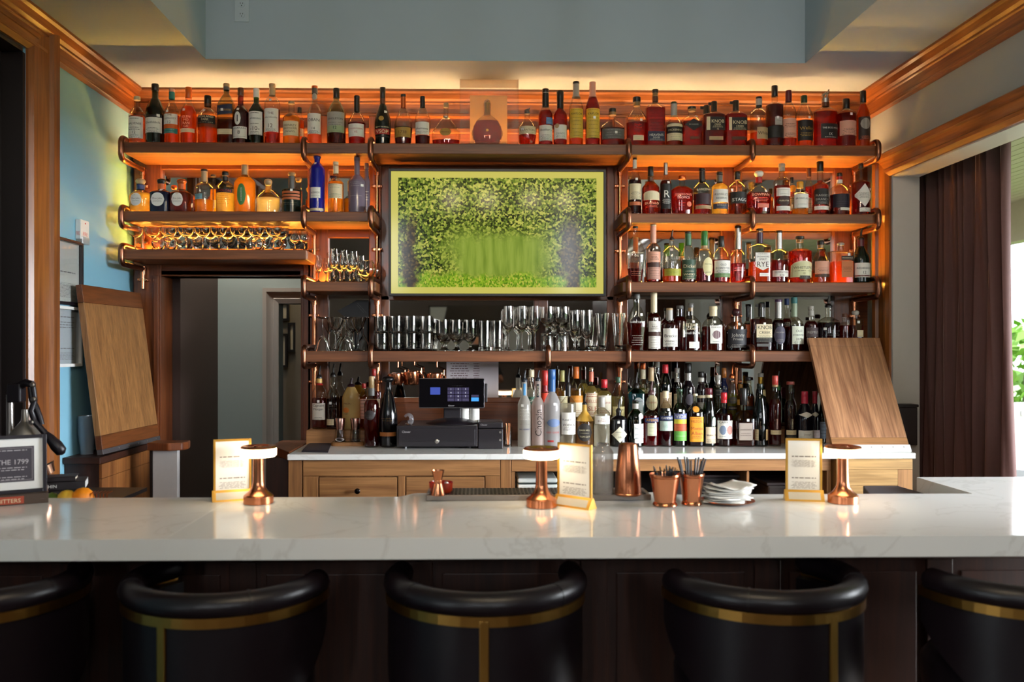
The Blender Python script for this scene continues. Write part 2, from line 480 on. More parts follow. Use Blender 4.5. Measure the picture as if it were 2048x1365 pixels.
# cupboard shape added behind the camera to darken what the mirrors reflect
t = thing('mirror_darkener', 'added dark cupboard shape behind the camera, darkening the mirror reflections', 'cupboard', (XR, -1.8, 0))
MB().box(-0.4, -0.002, -1.9, 2.3, 0, 2.45).build('body', M_darkz, t)
for i in range(4):
    dr2 = MB().box(-0.42, -0.401, -1.88+i*1.045, -0.86+i*1.045, 0.12, 2.4).build('door', M_darkz, t, bevel=0.004)
    MB().box(-0.44, -0.42, -0.93+i*1.045, -0.91+i*1.045, 1.1, 1.25).build('handle', M_brass, dr2)
# panel added on the rear wall for the pale and dark shapes in the mirrors
t = thing('reflection_panel', 'added pale panel with a dark shape, making the shapes reflected in the mirror', 'picture', (0.05, -4.495, 1.35))
MB().box(-0.85, 0.85, 0, 0.02, 0, 0.95).build('frame', M_black, t)
MB().box(-0.82, 0.82, 0.02, 0.03, 0.03, 0.92).build('canvas', plain('pale_panel', 'cfc8bc', 0.7), t)
MB().prism([(-0.55, 0.92), (-0.62, 0.6), (-0.45, 0.38), (0.35, 0.36), (0.55, 0.62), (0.5, 0.92)], 0.0302, 0.031, lambda a, b, h: (a, h, b)).build('dark_shape', M_black, t)
for i in range(3):  # unseen windows added round the side fill lamp
    a = -3.8+4.0*i/3; b = -3.8+4.0*(i+1)/3
    wf = MB().box(-4.55, -4.48, a, a+0.06, 0.7, 2.8).box(-4.55, -4.48, b-0.06, b, 0.7, 2.8).box(-4.55, -4.48, a, b, 0.7, 0.76).box(-4.55, -4.48, a, b, 2.74, 2.8).box(-4.54, -4.49, a, b, 1.75, 1.8).build('window_%d' % (i+4), M_white)
    struct(wf, 'white tall window added for side fill in the dining room wall', 'window')
    MB().box(-4.518, -4.512, a+0.06, b-0.06, 0.76, 1.75).build('pane', glass('f4f8f8', 'window'), wf)
    MB().box(-4.518, -4.512, a+0.06, b-0.06, 1.8, 2.74).build('pane', glass('f4f8f8', 'window'), wf)
# ------------------------------------------------------------------ ceiling: soffit round a raised tray
ty = PG(1000, 122, ZC).y if False else (ZC-CAMZ)*F/(PY-122)*1.0
tx0, tx1 = PXW(411, ty), PXW(1610, ty)
ZT = 3.75
mb = MB().box(XL, XR, ty, YW, ZC, ZC+0.05).box(XL, tx0, 0.6, ty, ZC, ZC+0.05).box(tx1, XR, -4.6, ty, ZC, ZC+0.05)
c0 = struct(mb.build('ceiling', M_soffit), 'grey blue lowered ceiling band round the tray', 'ceiling')
mb = MB().box(tx0-0.05, tx1+0.05, ty, ty+0.05, ZC+0.05, ZT).box(tx0-0.05, tx0, 0.6, ty, ZC+0.05, ZT).box(tx1, tx1+0.05, -4.6, ty, ZC+0.05, ZT).box(-4.6, tx1, -4.6, 0.6, ZT, ZT+0.05).box(tx0, tx1, 0.6, ty, ZT, ZT+0.05)
mb.box(-4.6, tx0-0.05, 0.55, 0.6, ZC, ZT)
struct(mb.build('ceiling_tray', M_soffit), 'raised ceiling tray with upright painted faces', 'ceiling')
# crown mouldings
def crown(name, a, b, u, t0, t1, mat, label):
    prof = [(0, 0), (0.075, 0), (0.075, -0.012), (0.06, -0.02), (0.045, -0.045), (0.03, -0.055), (0.03, -0.065), (0.022, -0.07), (0.02, -0.118), (0.028, -0.124), (0.028, -0.136), (0.012, -0.142), (0, -0.142)]
    o = fix_normals(MB().sweep(prof, a, b, u, (0, 0, 1), t0, t1).build(name, mat, smooth=25))
    return struct(o, label, 'trim')
crown('trim_4', (XL, 0.7, ZC), (XL, YW, ZC), (1, 0, 0), 0, 1, M_trim, 'wooden crown moulding along the left wall')
crown('trim_5', (XR, -4.5, ZC), (XR, YW, ZC), (-1, 0, 0), 0, 1, M_trim, 'wooden crown moulding along the right wall')
crown('trim_6', (XL, YW, ZC), (XR, YW, ZC), (0, -1, 0), 1, 1, M_trimx, 'wooden crown moulding along the back wall')
# horizontal beads on the panel between crown and top shelf
for i, (py, hh) in enumerate(((232, 0.018), (262, 0.03))):
    z = PZ(py, YW-0.02)
    struct(MB().box(XL, XR, YW-0.022, YW, z-hh/2, z+hh/2).build('trim_%d' % (7+i), M_trimx, bevel=0.006), 'narrow wooden bead, %s one above the top shelf' % ('upper' if i == 0 else 'lower'), 'trim')
# socket on the tray face and switch-like marks
so = P(484, 20, ty)
t = thing('wall_socket', 'white double power socket high on the ceiling tray face', 'socket', (so.x, ty, so.z))
M_plate = plain('socket_plate', 'aebcc4', 0.4, noise=0)
MB().box(-0.036, 0.036, -0.006, 0, -0.06, 0.06).build('cover_plate', M_plate, t, bevel=0.002)
for dz in (-0.026, 0.026):
    e = MB().lathe([(0.016, 0), (0.016, 0.002), (0.0, 0.002)], 16, m=Matrix.Rotation(PI/2, 4, 'X')).build('outlet', M_plate, t, loc=(0, -0.006, dz))
    MB().box(-0.007, -0.005, -0.0032, -0.001, 0.001, 0.008).box(0.005, 0.007, -0.0032, -0.001, 0.001, 0.008).box(-0.002, 0.002, -0.0032, -0.001, -0.009, -0.005).build('slot', M_ink, e)

# ------------------------------------------------------------------ back bar: frame, mirrors, shelves, copper brackets
stiles = [(268, 322), (615, 656), (738, 762), (1228, 1256), (1445, 1484), (1669, 1718)]
zs1 = PZ(284.5, YS, 400)
fr = thing('back_bar_frame', 'red brown wooden frame holding the mirrors behind the shelves', 'frame', (0, YF, 0))
for i, (a, b) in enumerate(stiles):
    x0, x1 = PXW(a, YF), PXW(b, YF)
    zb = 0 if i == 0 else ZK
    MB().box(x0, x1, 0, YW-YF, zb, ZC-0.145).build('upright', M_frame, fr, bevel=0.004)
# jamb strip between doorway and mirrors, rails
xj0, xj1 = PXW(606, YF), PXW(622, YF)
MB().box(xj0, xj1, 0, YW-YF, 0, PZ(500, YF)).build('upright', M_frame, fr, bevel=0.004)
def mirror(px0, px1, py0, py1, y=YF+0.03):
    x0, x1 = PXW(px0, y), PXW(px1, y); z1, z0 = PZ(py0, y), PZ(py1, y)
    part(MB().box(x0, x1, y-YF, y-YF+0.008, z0, z1).build('mirror_panel', M_mirror, fr), 'silvered mirror panel')
for q in ((321, 616, 340, 500), (655, 739, 340, 460), (655, 739, 475, 570), (655, 739, 590, 855), (777, 1069, 600, 797), (1095, 1215, 600, 870), (1255, 1446, 340, 870), (1483, 1670, 340, 870)):
    mirror(*q)
for (a, b, c, d) in ((321, 616, 330, 341), (655, 739, 330, 341), (1255, 1446, 330, 341), (1483, 1670, 330, 341), (655, 739, 459, 476), (655, 739, 569, 591),
                     (762, 1228, 592, 601), (321, 616, 499, 553), (762, 1069, 796, 806), (762, 1069, 806, 900), (1095, 1228, 869, 900), (655, 739, 854, 900), (1255, 1446, 869, 900), (1483, 1670, 869, 900)):
    o = MB().box(PXW(a, YF), PXW(b, YF), 0.005, YW-YF, PZ(d, YF), PZ(c, YF)).build('rail', M_framex, fr, bevel=0.003)
MB().box(PXW(762, YF), PXW(778, YF), 0.005, YW-YF, ZK, zs1).build('upright', M_frame, fr, bevel=0.003)
MB().box(PXW(1214, YF), PXW(1229, YF), 0.005, YW-YF, ZK, zs1).build('upright', M_frame, fr, bevel=0.003)
MB().box(PXW(1068, YF), PXW(1096, YF), 0.005, YW-YF, ZK, PZ(600, YF)).build('upright', M_frame, fr, bevel=0.003)
MB().box(PXW(778, YF), PXW(1214, YF), 0.02, YW-YF, PZ(592, YF), zs1).build('backing_panel', M_framex, fr)

SH = {}
def shelf(key, px0, px1, pyt, pyb, label):
    xm = (px0+px1)/2
    zt, zb = PZ(pyt, YS, xm), PZ(pyb, YS, xm)
    SH[key] = zt
    o = MB().box(PXW(px0, YS), PXW(px1, YS), YS, YF, zb, zt).build('shelf_board', M_shelf, bevel=0.004)
    return tag(o, label, 'shelf')
shelf('s1', 246, 1752, 287.5, 309, 'full width top walnut shelf of the back bar')
shelf('s2l', 246, 750, 423, 443, 'walnut shelf of agave spirits beside the blue wall')
shelf('s2r', 1245, 1752, 427.6, 447, 'second walnut shelf on the right of the screen')
shelf('s3l', 246, 612, 499, 519, 'walnut shelf carrying the champagne coupes')
shelf('s3m', 610, 752, 563.5, 583, 'short walnut shelf carrying the nosing glasses')
shelf('s3r', 1245, 1752, 564.7, 585, 'third walnut shelf on the right of the screen')
shelf('s4', 610, 1752, 702.7, 724, 'long low walnut shelf of glassware and bourbon')

def bracket(px, keys_py, label, ymid=None, updown=0.2):
    """a loop of copper pipe round the shelf with an upright on the frame and a clamp"""
    pyt, pyb, key, drop = keys_py
    yf = YS-0.013; r = 0.0145
    x = PXW(px, yf)
    zt = SH[key]+0.022; zb = PZ(pyb, YS, px)-0.024; yb = YF-0.018
    t = thing('shelf_bracket', label, 'bracket', (x, yb, zb), 0, 'copper pipe shelf brackets')
    def L(p): return (p[0]-x, p[1]-yb, p[2]-zb)
    pts = [(x, YF, zt)]
    def arc(c, a0, a1, n=6):
        return [(x, c[0]+math.cos(a0+(a1-a0)*i/n)*0.03, c[1]+math.sin(a0+(a1-a0)*i/n)*0.03) for i in range(n+1)]
    pts += arc((yf+0.03, zt-0.03), PI/2, PI) + arc((yf+0.03, zb+0.03), PI, 1.5*PI) + [(x, YF, zb)]
    MB().tube([L(p) for p in pts], r, 10).build('pipe_loop', M_copper_pipe, t, smooth=40)
    if drop:
        MB().tube([(0, -0.004, 0), (0, -0.004, -drop)], 0.0115, 10).build('pipe_upright', M_copper, t, smooth=40)
        MB().tube([(0, -0.004, 0.012), (0, -0.004, -0.03)], 0.016, 10).build('collar', M_copper, t, smooth=40)
        zc = -min(0.09, drop*0.55)
        for dz in (0,):
            cl = MB().box(-0.03, 0.03, -0.012, 0.018, zc-0.008, zc+0.008).build('pipe_clamp', M_copper, t, bevel=0.003)
            for sx in (-1, 1):
                MB().lathe([(0.006, 0), (0.005, 0.004), (0, 0.005)], 8, (sx*0.023, -0.012, zc), m=Matrix.Rotation(PI/2, 4, 'X')).build('screw', M_copper, cl)
    return t
names = {242: 'next to the blue wall', 607: 'beside the cobalt bottle bay', 741: 'left of the picture screen', 1258: 'right of the picture screen', 1506: 'in the middle of the bourbon bays', 1757: 'next to the veranda opening', 1097: 'under the goblets and flutes'}
def brs(lst, key, pyt, pyb, zlow, what):
    for px in lst:
        drop = (PZ(pyb, YS)-0.024)-zlow
        bracket(px, (pyt, pyb, key, max(0.06, drop) if zlow else 0), 'copper pipe bracket round the %s %s' % (what, names[px]))
brs([242, 607, 741], 's1', 287, 309, SH['s2l']+0.03, 'top shelf')
brs([1258, 1506, 1757], 's1', 287, 309, SH['s2r']+0.03, 'top shelf')
brs([242], 's2l', 423, 443, SH['s3l']+0.03, 'second shelf')
brs([607, 741], 's2l', 423, 443, SH['s3m']+0.03, 'second shelf')
brs([1258, 1506, 1757], 's2r', 427, 447, SH['s3r']+0.03, 'second shelf')
brs([242], 's3l', 499, 519, PZ(570, YS), 'coupe shelf')
names[607] = 'nearest the doorway'
brs([607, 741], 's3m', 563, 583, SH['s4']+0.03, 'short glass shelf')
brs([1258, 1506, 1757], 's3r', 565, 585, SH['s4']+0.03, 'third shelf')
brs([607, 741, 1258, 1506], 's4', 703, 724, ZK+0.12, 'low shelf')
brs([1097], 's4', 703, 724, 0, 'low shelf')

# warm light strips lying at the back of the lit shelves
M_led = emitter('warm_led', (1.0, 0.50, 0.07), 260.0)
M_ledtop = emitter('warm_led_top', (1.0, 0.54, 0.22), 115.0)
M_chan = plain('light_channel', 'b0aaa0', 0.4, 0.6, noise=0)
def led(px0, px1, key, label, mat):
    y = YF-0.03
    x0, x1 = PXW(px0, y), PXW(px1, y); z = SH[key]
    t = thing('light_strip', label, 'light strip', ((x0+x1)/2, y, z), 0, 'light strips at the back of the shelves')
    h = (x1-x0)/2
    MB().box(-h, h, -0.01, 0.01, 0, 0.006).build('channel', M_chan, t)
    MB().box(-h, h, -0.006, 0.006, 0.0062, 0.009).build('diffuser', mat, t)
led(255, 735, 's1', 'warm light strip behind the scotch on the top shelf', M_ledtop)
led(748, 1250, 's1', 'warm light strip behind the cognac on the top shelf', M_ledtop)
led(1262, 1735, 's1', 'warm light strip behind the bourbon on the top shelf', M_ledtop)
led(270, 600, 's2l', 'warm light strip behind the agave spirits', M_led)
led(625, 735, 's2l', 'short warm light strip behind the cobalt blue bottle', M_led)
led(270, 600, 's3l', 'warm light strip behind the champagne coupes', M_led)
led(640, 735, 's3m', 'short warm light strip behind the nosing glasses', M_led)
led(1262, 1500, 's2r', 'warm light strip on the second right shelf, screen side', M_led)
led(1512, 1710, 's2r', 'warm light strip on the second right shelf, wall side', M_led)
led(1262, 1500, 's3r', 'warm light strip on the third right shelf, screen side', M_led)
led(1512, 1710, 's3r', 'warm light strip on the third right shelf, wall side', M_led)

# ------------------------------------------------------------------ doorway and hall behind
o = MB().box(dx0-0.02, dx0+0.01, YF-0.01, YW+0.16, 0, dz1).box(dx1-0.012, dx1+0.012, YW-0.005, YW+0.16, 0, dz1).box(dx0-0.02, dx1, YF+0.005, YW+0.16, dz1, dz1+0.03).build('trim_9', M_frame, bevel=0.004)
struct(o, 'dark wooden jambs lining the hall doorway', 'trim')
hx = PXW(362, 4.96); hy = 5.66
M_hall = plain('hall_grey_paint', '7d8a8c', 0.7, noise=0.02)
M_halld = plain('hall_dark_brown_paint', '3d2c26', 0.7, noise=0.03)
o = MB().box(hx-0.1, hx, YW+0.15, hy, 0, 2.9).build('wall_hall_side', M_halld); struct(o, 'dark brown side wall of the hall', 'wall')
ox0, ox1 = PXW(558, hy), PXW(660, hy); oz = PZ(608, hy)
o = MB().box(hx, ox0, hy, hy+0.12, 0, 2.9).box(ox0, ox1, hy, hy+0.12, oz, 2.9).box(ox1, ox1+0.9, hy, hy+0.12, 0, 2.9).build('wall_hall', M_hall); struct(o, 'grey wall at the end of the hall', 'wall')
M_hcas = plain('hall_casing_paint', '8b8784', 0.45, noise=0.02)
cw = ox0-PXW(527, hy)
prof = [(0, 0), (0, 0.012), (cw*0.3, 0.02), (cw*0.35, 0.012), (cw*0.6, 0.018), (cw*0.75, 0.03), (cw, 0.03), (cw, 0)]
o = fix_normals(MB().sweep(prof, (ox0, hy, 0), (ox0, hy, oz), (-1, 0, 0), (0, -1, 0), 0, -1).sweep(prof, (ox0, hy, oz), (ox1+0.3, hy, oz), (0, 0, 1), (0, -1, 0), -1, 0).build('trim_10', M_hcas, smooth=25))
struct(o, 'grey moulded casing of the inner hall doorway', 'trim')
M_room2 = plain('far_room_paint', '7c7264', 0.7, noise=0.02)
o = MB().box(ox0-0.6, ox1+1.2, 7.0, 7.1, 0, 2.9).box(PXW(592, 6.95), PXW(700, 6.95), 6.93, 7.0, 0, 2.9).build('wall_far_room', M_room2); struct(o, 'dim wall of the room beyond the hall', 'wall')
o = MB().box(hx-0.1, ox1+1.3, YW+0.15, 7.2, 2.9, 2.95).build('ceiling_hall', M_soffit); struct(o, 'hall ceiling', 'ceiling')
o = MB().box(ox1+0.9, ox1+1.0, YW+0.15, hy, 0, 2.9).box(ox0-0.7, ox0-0.6, hy+0.12, 7.0, 0, 2.9).box(ox1+1.2, ox1+1.3, hy, 7.0, 0, 2.9).build('wall_hall_right', M_hall); struct(o, 'hidden right hand wall of the hall', 'wall')
hl = thing('hall_ceiling_light', 'round flush ceiling light in the hall', 'lamp', (PXW(455, 5.3), 5.3, 2.9))
MB().lathe([(0.1, -0.03), (0.1, 0)], 20).build('lamp_base', M_white, hl)
MB().lathe([(0.0, -0.06), (0.06, -0.055), (0.09, -0.03)], 20, close=False).build('lamp_shade', emitter('hall_lamp', (1, 0.92, 0.75), 190.0), hl, smooth=40)
h2 = thing('far_room_light', 'small warm ceiling light in the room beyond the hall', 'lamp', (PXW(585, 6.5), 6.5, 2.9))
MB().lathe([(0.1, -0.03), (0.1, 0)], 20).build('lamp_base', M_white, h2)
MB().lathe([(0.0, -0.06), (0.06, -0.055), (0.09, -0.03)], 20, close=False).build('lamp_shade', emitter('far_lamp', (1, 0.78, 0.45), 50.0), h2, smooth=40)
def frame_pic(px0, px1, py0, py1, y, label, art='c9c0ae'):
    a, b = P(px0, py1, y), P(px1, py0, y)
    t = thing('picture_frame', label, 'picture', ((a.x+b.x)/2, y, a.z))
    w2, h = (b.x-a.x)/2, b.z-a.z; e = 0.018
    MB().box(-w2, -w2+e, -0.03, 0, 0, h).box(w2-e, w2, -0.03, 0, 0, h).box(-w2+e, w2-e, -0.03, 0, 0, e).box(-w2+e, w2-e, -0.03, 0, h-e, h).build('frame', M_black, t)
    MB().box(-w2+e, w2-e, -0.012, -0.002, e, h-e).build('print', plain('print_'+art, art, 0.6, noise=0.15, nscale=12), t)
    return t
frame_pic(559, 579, 605, 642, 7.0, 'small framed print highest on the far hall wall')
frame_pic(559, 576, 668, 735, 7.0, 'tall narrow framed print lowest on the far hall wall')
frame_pic(577, 592, 646, 704, 7.0, 'narrow framed print in the middle of the far hall wall')
# ------------------------------------------------------------------ veranda outside the opening
M_grass = plain('lawn', '5c7a3c', 0.8, noise=0.3, nscale=3)
struct(MB().box(-40, 60, -40, 60, -0.5, -0.45).build('ground', M_grass), 'green lawn outside the veranda', 'ground')
M_deck = wood('veranda_deck', '6a5d52', '8f8072', 'y', 0.6)
struct(MB().box(2.45, 5.3, -4.8, 12, -0.12, -0.02).build('floor_veranda', M_deck), 'weathered plank floor of the veranda', 'floor')
M_vc = plain('veranda_ceiling_paint', 'a59c84', 0.6, noise=0.03)
vc = struct(MB().box(2.37, 5.3, -4.8, 12, 2.99, 3.05).build('ceiling_veranda', M_vc), 'beige plank ceiling of the veranda', 'ceiling')
bd = MB().box(0, 0.082, -4.8, 12, 0, 0.018).build('ceiling_plank', M_vc, vc, loc=(2.4, 0, 2.972))
for i in range(1, 32):
    c_ = bd.copy(); C.objects.link(c_); c_.location.x = 2.4+i*0.09
bm_ = MB().box(5.05, 5.2, -4.8, 12, 2.6, 2.97).build('veranda_beam', plain('beam_paint', '9a8878', 0.6)); tag(bm_, 'painted edge beam carrying the veranda roof', 'beam')
tag(MB().box(2.4, 5.04, 9.2, 9.4, 2.6, 2.96).build('veranda_beam', MATS['beam_paint']), 'painted cross beam at the far end of the veranda', 'beam')
struct(MB().box(2.45, 5.2, -2.7, -2.6, 0, 2.97).build('wall_veranda_blocker', plain('blocker_paint', '6b625a', 0.7)), 'added unseen wall across the near veranda, blocking bright greenery from the mirrors', 'wall')  # added so the mirrors show a dim surface instead of bright greenery
# white railing far out and the plants behind it
def railing(x0, y0, x1, y1, label):
    L = math.hypot(x1-x0, y1-y0)
    t = thing('veranda_railing', label, 'railing', (x0, y0, -0.02), math.atan2(y1-y0, x1-x0))
    MB().box(0, L, -0.04, 0.04, 0.98, 1.03).build('top_rail', M_white, t)
    MB().box(0, L, -0.03, 0.03, 0.1, 0.15).build('bottom_rail', M_white, t)
    n = int(L/0.16)
    b0 = MB().box(-0.02, 0.02, -0.02, 0.02, 0.15, 0.98).build('baluster', M_white, t)
    for i in range(1, n):
        c_ = b0.copy(); C.objects.link(c_); c_.location.x = i*0.16
    for i in range(int(L/2)+1):
        MB().box(i*2-0.05, i*2+0.05, -0.05, 0.05, 0.0, 1.1).build('post', M_white, t)
railing(2.6, 9.3, 5.1, 9.3, 'white wooden railing closing the far end of the veranda')
railing(5.15, -4.0, 5.15, 9.2, 'white wooden railing along the outer edge of the veranda')
M_leaf = [plain('leaf_%d' % i, c_, 0.55, noise=0.3, nscale=2) for i, c_ in enumerate(('6f9a35', '86b540', '567f2c'))]
def bush(x, y, r, h, label, k):
    t = thing('garden_tree', label, 'tree', (x, y, -0.45), 0, 'trees beyond the veranda')
    MB().tube([(0, 0, 0), (0.05, 0, h*0.5), (0, 0, h*0.9)], [0.14, 0.1, 0.04], 8).build('trunk', plain('bark', '4a3a2c', 0.8), t)
    m = MB(); rnd = random.Random(k)
    for i in range(1500):
        a = rnd.uniform(0, 2*PI); b = math.acos(rnd.uniform(-1, 1)); q = r*rnd.uniform(0.72, 1.02)
        p = Vector((q*math.sin(b)*math.cos(a), q*math.sin(b)*math.sin(a), h*0.62+q*math.cos(b)*h*0.42/r))
        u = Vector((rnd.uniform(-1, 1), rnd.uniform(-1, 1), rnd.uniform(-1, 1))).normalized()
        v = u.cross(Vector((rnd.uniform(-1, 1), rnd.uniform(-1, 1), rnd.uniform(-1, 1)))).normalized()
        s_ = rnd.uniform(0.08, 0.16)
        m.quad(p-u*s_, p-v*s_*0.5, p+u*s_, p+v*s_*0.5)
    o = m.build('foliage', M_leaf[k % 3], t); o['kind'] = 'stuff'
for k, (x, y, r, h, lb) in enumerate(((6.9, 10.6, 1.3, 2.3, 'bright green leafy tree seen past the curtain edge'), (9.6, 11.5, 1.5, 3.0, 'light green tree right of the veranda corner'), (9.2, 8.2, 1.4, 2.6, 'rounded green tree outside the veranda rail'), (4.0, 13.0, 1.4, 2.6, 'green tree behind the far end railing'))):
    bush(x, y, r, h, lb, k)
# veranda table with glasses and a chair
vt = P(2040, 950, 5.4)
t = thing('veranda_table', 'dark round metal table on the veranda beyond the curtain', 'table', (3.62, 5.5, -0.02))
M_iron = plain('dark_iron', '2a2625', 0.45, 0.3)
MB().lathe([(0.0, 0.74), (0.42, 0.74), (0.42, 0.765), (0.0, 0.765)], 28, close=False).build('table_top', M_iron, t, smooth=40)
MB().lathe([(0.2, 0), (0.2, 0.02), (0.03, 0.05), (0.03, 0.74)], 16).build('pedestal', M_iron, t, smooth=40)
t = thing('veranda_chair', 'dark metal slat back chair on the veranda beyond the curtain', 'chair', (4.15, 6.7, -0.02), 0.3)
MB().box(-0.22, 0.22, -0.22, 0.22, 0.43, 0.46).build('seat', M_iron, t)
for sx in (-1, 1):
    MB().tube([(sx*0.2, -0.2, 0), (sx*0.2, -0.2, 0.44)], 0.014, 8).build('leg', M_iron, t)
    MB().tube([(sx*0.2, 0.22, 0), (sx*0.2, 0.2, 0.45), (sx*0.2, 0.26, 0.95)], 0.014, 8).build('leg', M_iron, t)
for z in (0.6, 0.7, 0.8, 0.92):
    MB().box(-0.2, 0.2, 0.215+(z-0.45)*0.1, 0.23+(z-0.45)*0.1, z-0.012, z+0.012).build('back_slat', M_iron, t)

# ------------------------------------------------------------------ curtain
M_vel = plain('brown_velvet', '573530', 0.75, noise=0.12, nscale=60)
try:
    for n_ in M_vel.node_tree.nodes:
        if n_.type == 'BSDF_PRINCIPLED':
            n_.inputs['Sheen Weight'].default_value = 0.6; n_.inputs['Sheen Roughness'].default_value = 0.35
            n_.inputs['Sheen Tint'].default_value = (0.75, 0.5, 0.42, 1)
except Exception: pass
cx = XR+0.25; cy1 = 4.9; cy0 = PXY(2006, cx)
nu, nv = 170, 14
v = []; f = []
rnd = random.Random(3)
ph = [rnd.uniform(0, 6.28) for _ in range(6)]
for j in range(nv+1):
    q = j/nv; z = 0.03+(2.62-0.03)*q
    spread = 1+0.06*(1-q)
    for i in range(nu+1):
        p = i/nu
        y = cy1-(cy1-cy0)*spread*p+0.012*math.sin(9*p*PI+ph[1]+2*q)
        amp = 0.028+0.022*(1-q)
        x = cx+amp*math.sin(2*PI*(11*p+0.25*math.sin(5*p+ph[0])+0.12*math.sin(2.5*q+ph[2])))+0.012*math.sin(2*PI*27*p+3*q+ph[3])
        if p > 0.93: x += 0.05*(p-0.93)/0.07
        v.append((x, y, z))
for j in range(nv):
    for i in range(nu):
        a = j*(nu+1)+i
        f.append((a, a+1, a+nu+2, a+nu+1))
cu = thing('velvet_curtain', 'dark brown velvet curtain hanging in the veranda opening', 'curtain', (cx, (cy0+cy1)/2, 0.03))
m_ = MB(); m_.add([(p[0]-cx, p[1]-(cy0+cy1)/2, p[2]-0.03) for p in v], f)
o = m_.build('cloth', M_vel, cu, smooth=80)
sd = o.modifiers.new('thickness', 'SOLIDIFY'); sd.thickness = 0.004
MB().tube([(0.0, -1.1, 2.6), (0.0, 0.55, 2.6)], 0.014, 10).build('curtain_rod', M_iron, cu)

# ------------------------------------------------------------------ bar counter
yb0 = PG(1000, 1076, ZB).y
def bk(py): return PG(1000, py, ZB).y
yl, ym, yr_ = bk(993.5), bk(986.5), bk(991)
yend = PG(1838, 955, ZB).y
xin0, xin1 = PG(1838, 955, ZB).x, PG(1951, 991, ZB).x
xi = (xin0+xin1)/2
xseam = PG(333, 1077, ZB).x
xa, xb = PG(795, 993, ZB).x, PG(835, 987, ZB).x
xc, xd = PG(1318, 987, ZB).x, PG(1340, 991, ZB).x
bt = thing('bar_counter_top', 'long white quartz bar top with a return beside the curtain', 'counter', (0, yb0, ZB-BT))
def fnz(a, b, h): return (a, b-yb0, h)
step = []
for i in range(7):
    q = i/6; s_ = q*q*(3-2*q)
    step.append((xa+(xb-xa)*q, yl+(ym-yl)*s_))
step2 = []
for i in range(5):
    q = i/4; s_ = q*q*(3-2*q)
    step2.append((xc+(xd-xc)*q, ym+(yr_-ym)*s_))
XBL = XL+0.002
poly1 = [(XBL, yb0), (xseam-0.0001, yb0), (xseam-0.0001, yl), (XBL, yl)]
poly2 = [(xseam+0.0001, yb0), (XR+0.6, yb0), (XR+0.6, ry0+0.0 if False else yend), (xi, yend), (xi, yr_)]+step2[::-1]+step[::-1]+[(xseam+0.0001, yl)]
MB().prism(poly1, 0, BT, fnz).build('slab', M_stone, bt, bevel=0.0006)
MB().prism(poly2, 0, BT, fnz).build('slab', M_stone, bt, bevel=0.0006)
yfp = yb0+0.38
bf = thing('bar_cabinet', 'dark panelled wooden front under the bar top', 'bar', (0, yfp, 0))
zt_ = ZB-BT
MB().box(XBL, XR+0.3, 0.012, yl-yfp-0.03, 0, zt_).build('carcass', M_darkz, bf)
MB().box(xi+0.04, XR+0.3, yl-yfp-0.03, yend-yfp-0.03, 0, zt_).build('return_carcass', M_darkz, bf)
MB().box(XBL, XR+0.3, 0, 0.014, zt_-0.1, zt_).build('top_rail', M_darkx, bf, bevel=0.003)
MB().box(XBL, XR+0.3, -0.01, 0.014, 0, 0.16).build('plinth', M_darkx, bf, bevel=0.003)
k = 0
pitch = 0.56
xx = XBL
while xx < XR+0.3:
    x1 = min(xx+0.085, XR+0.3)
    MB().box(xx, x1, 0, 0.0135, 0.16, zt_-0.1).build('stile', M_darkz, bf, bevel=0.003)
    if xx+pitch < XR+0.3:
        MB().box(xx+0.115, xx+pitch-0.03, 0.006, 0.0135, 0.2, zt_-0.14).build('panel', M_darkz, bf, bevel=0.004)
    xx += pitch
# foot rail
# ------------------------------------------------------------------ back counter and cabinets
xk0, xk1 = PXW(574, YK), PXW(1832, YK)
o = MB().box(xk0, xk1, YK, YF+0.004, ZK-0.028, ZK).build('back_counter_top', M_stone, bevel=0.004)
tag(o, 'white quartz back counter under the bottles and register', 'counter')
yc = YK+0.022
def cx_(px): return PXW(px, yc)
def cz_(py): return PZ(py, yc)
cab = thing('drawer_cabinet', 'oak drawer cabinet under the register', 'cabinet', (cx_(574), yc, 0))
x0 = cx_(574)
MB().box(0.006, cx_(1022)-x0, 0.02, YF-yc, 0, ZK-0.028).build('body', M_oakz, cab)
MB().box(0.006, cx_(604)-x0, 0, 0.02, 0, ZK-0.029).build('end_stile', M_oakz, cab, bevel=0.002)
MB().box(cx_(606)-x0, cx_(1000)-x0, 0, 0.02, cz_(952), ZK-0.029).build('top_rail', M_oakx, cab, bevel=0.002)
MB().box(cx_(606)-x0, cx_(636)-x0, 0, 0.02, 0, cz_(952.4)).build('stile', M_oakz, cab, bevel=0.002)
MB().box(cx_(796)-x0, cx_(810)-x0, 0, 0.02, 0, cz_(952.4)).build('stile', M_oakz, cab, bevel=0.002)
MB().box(cx_(970.5)-x0, cx_(1000)-x0, 0, 0.02, 0, cz_(952.4)).build('stile', M_oakz, cab, bevel=0.002)
MB().box(cx_(1001)-x0, cx_(1022)-x0, 0, 0.02, 0, ZK-0.029).build('stile', M_oakz, cab, bevel=0.002)
M_knob = plain('dark_bronze', '1c1614', 0.25, 0.8, noise=0)
for a, b in ((638, 794), (812, 969)):
    for (zt, zb) in ((cz_(955), cz_(955)-0.22), (cz_(955)-0.23, 0.06)):
        d = MB().box(cx_(a)-x0, cx_(b)-x0, 0.001, 0.02, zb, zt).build('drawer', M_oakx, cab, bevel=0.003)
        kx = (cx_(a)+cx_(b))/2-x0
        MB().lathe([(0.006, 0), (0.006, 0.012), (0.013, 0.018), (0.014, 0.026), (0.008, 0.032), (0, 0.033)], 14, (kx, 0.001, max(zt-0.062, zb+0.05)), close=False, m=Matrix.Rotation(PI/2, 4, 'X')).build('knob', M_knob, d, smooth=50)
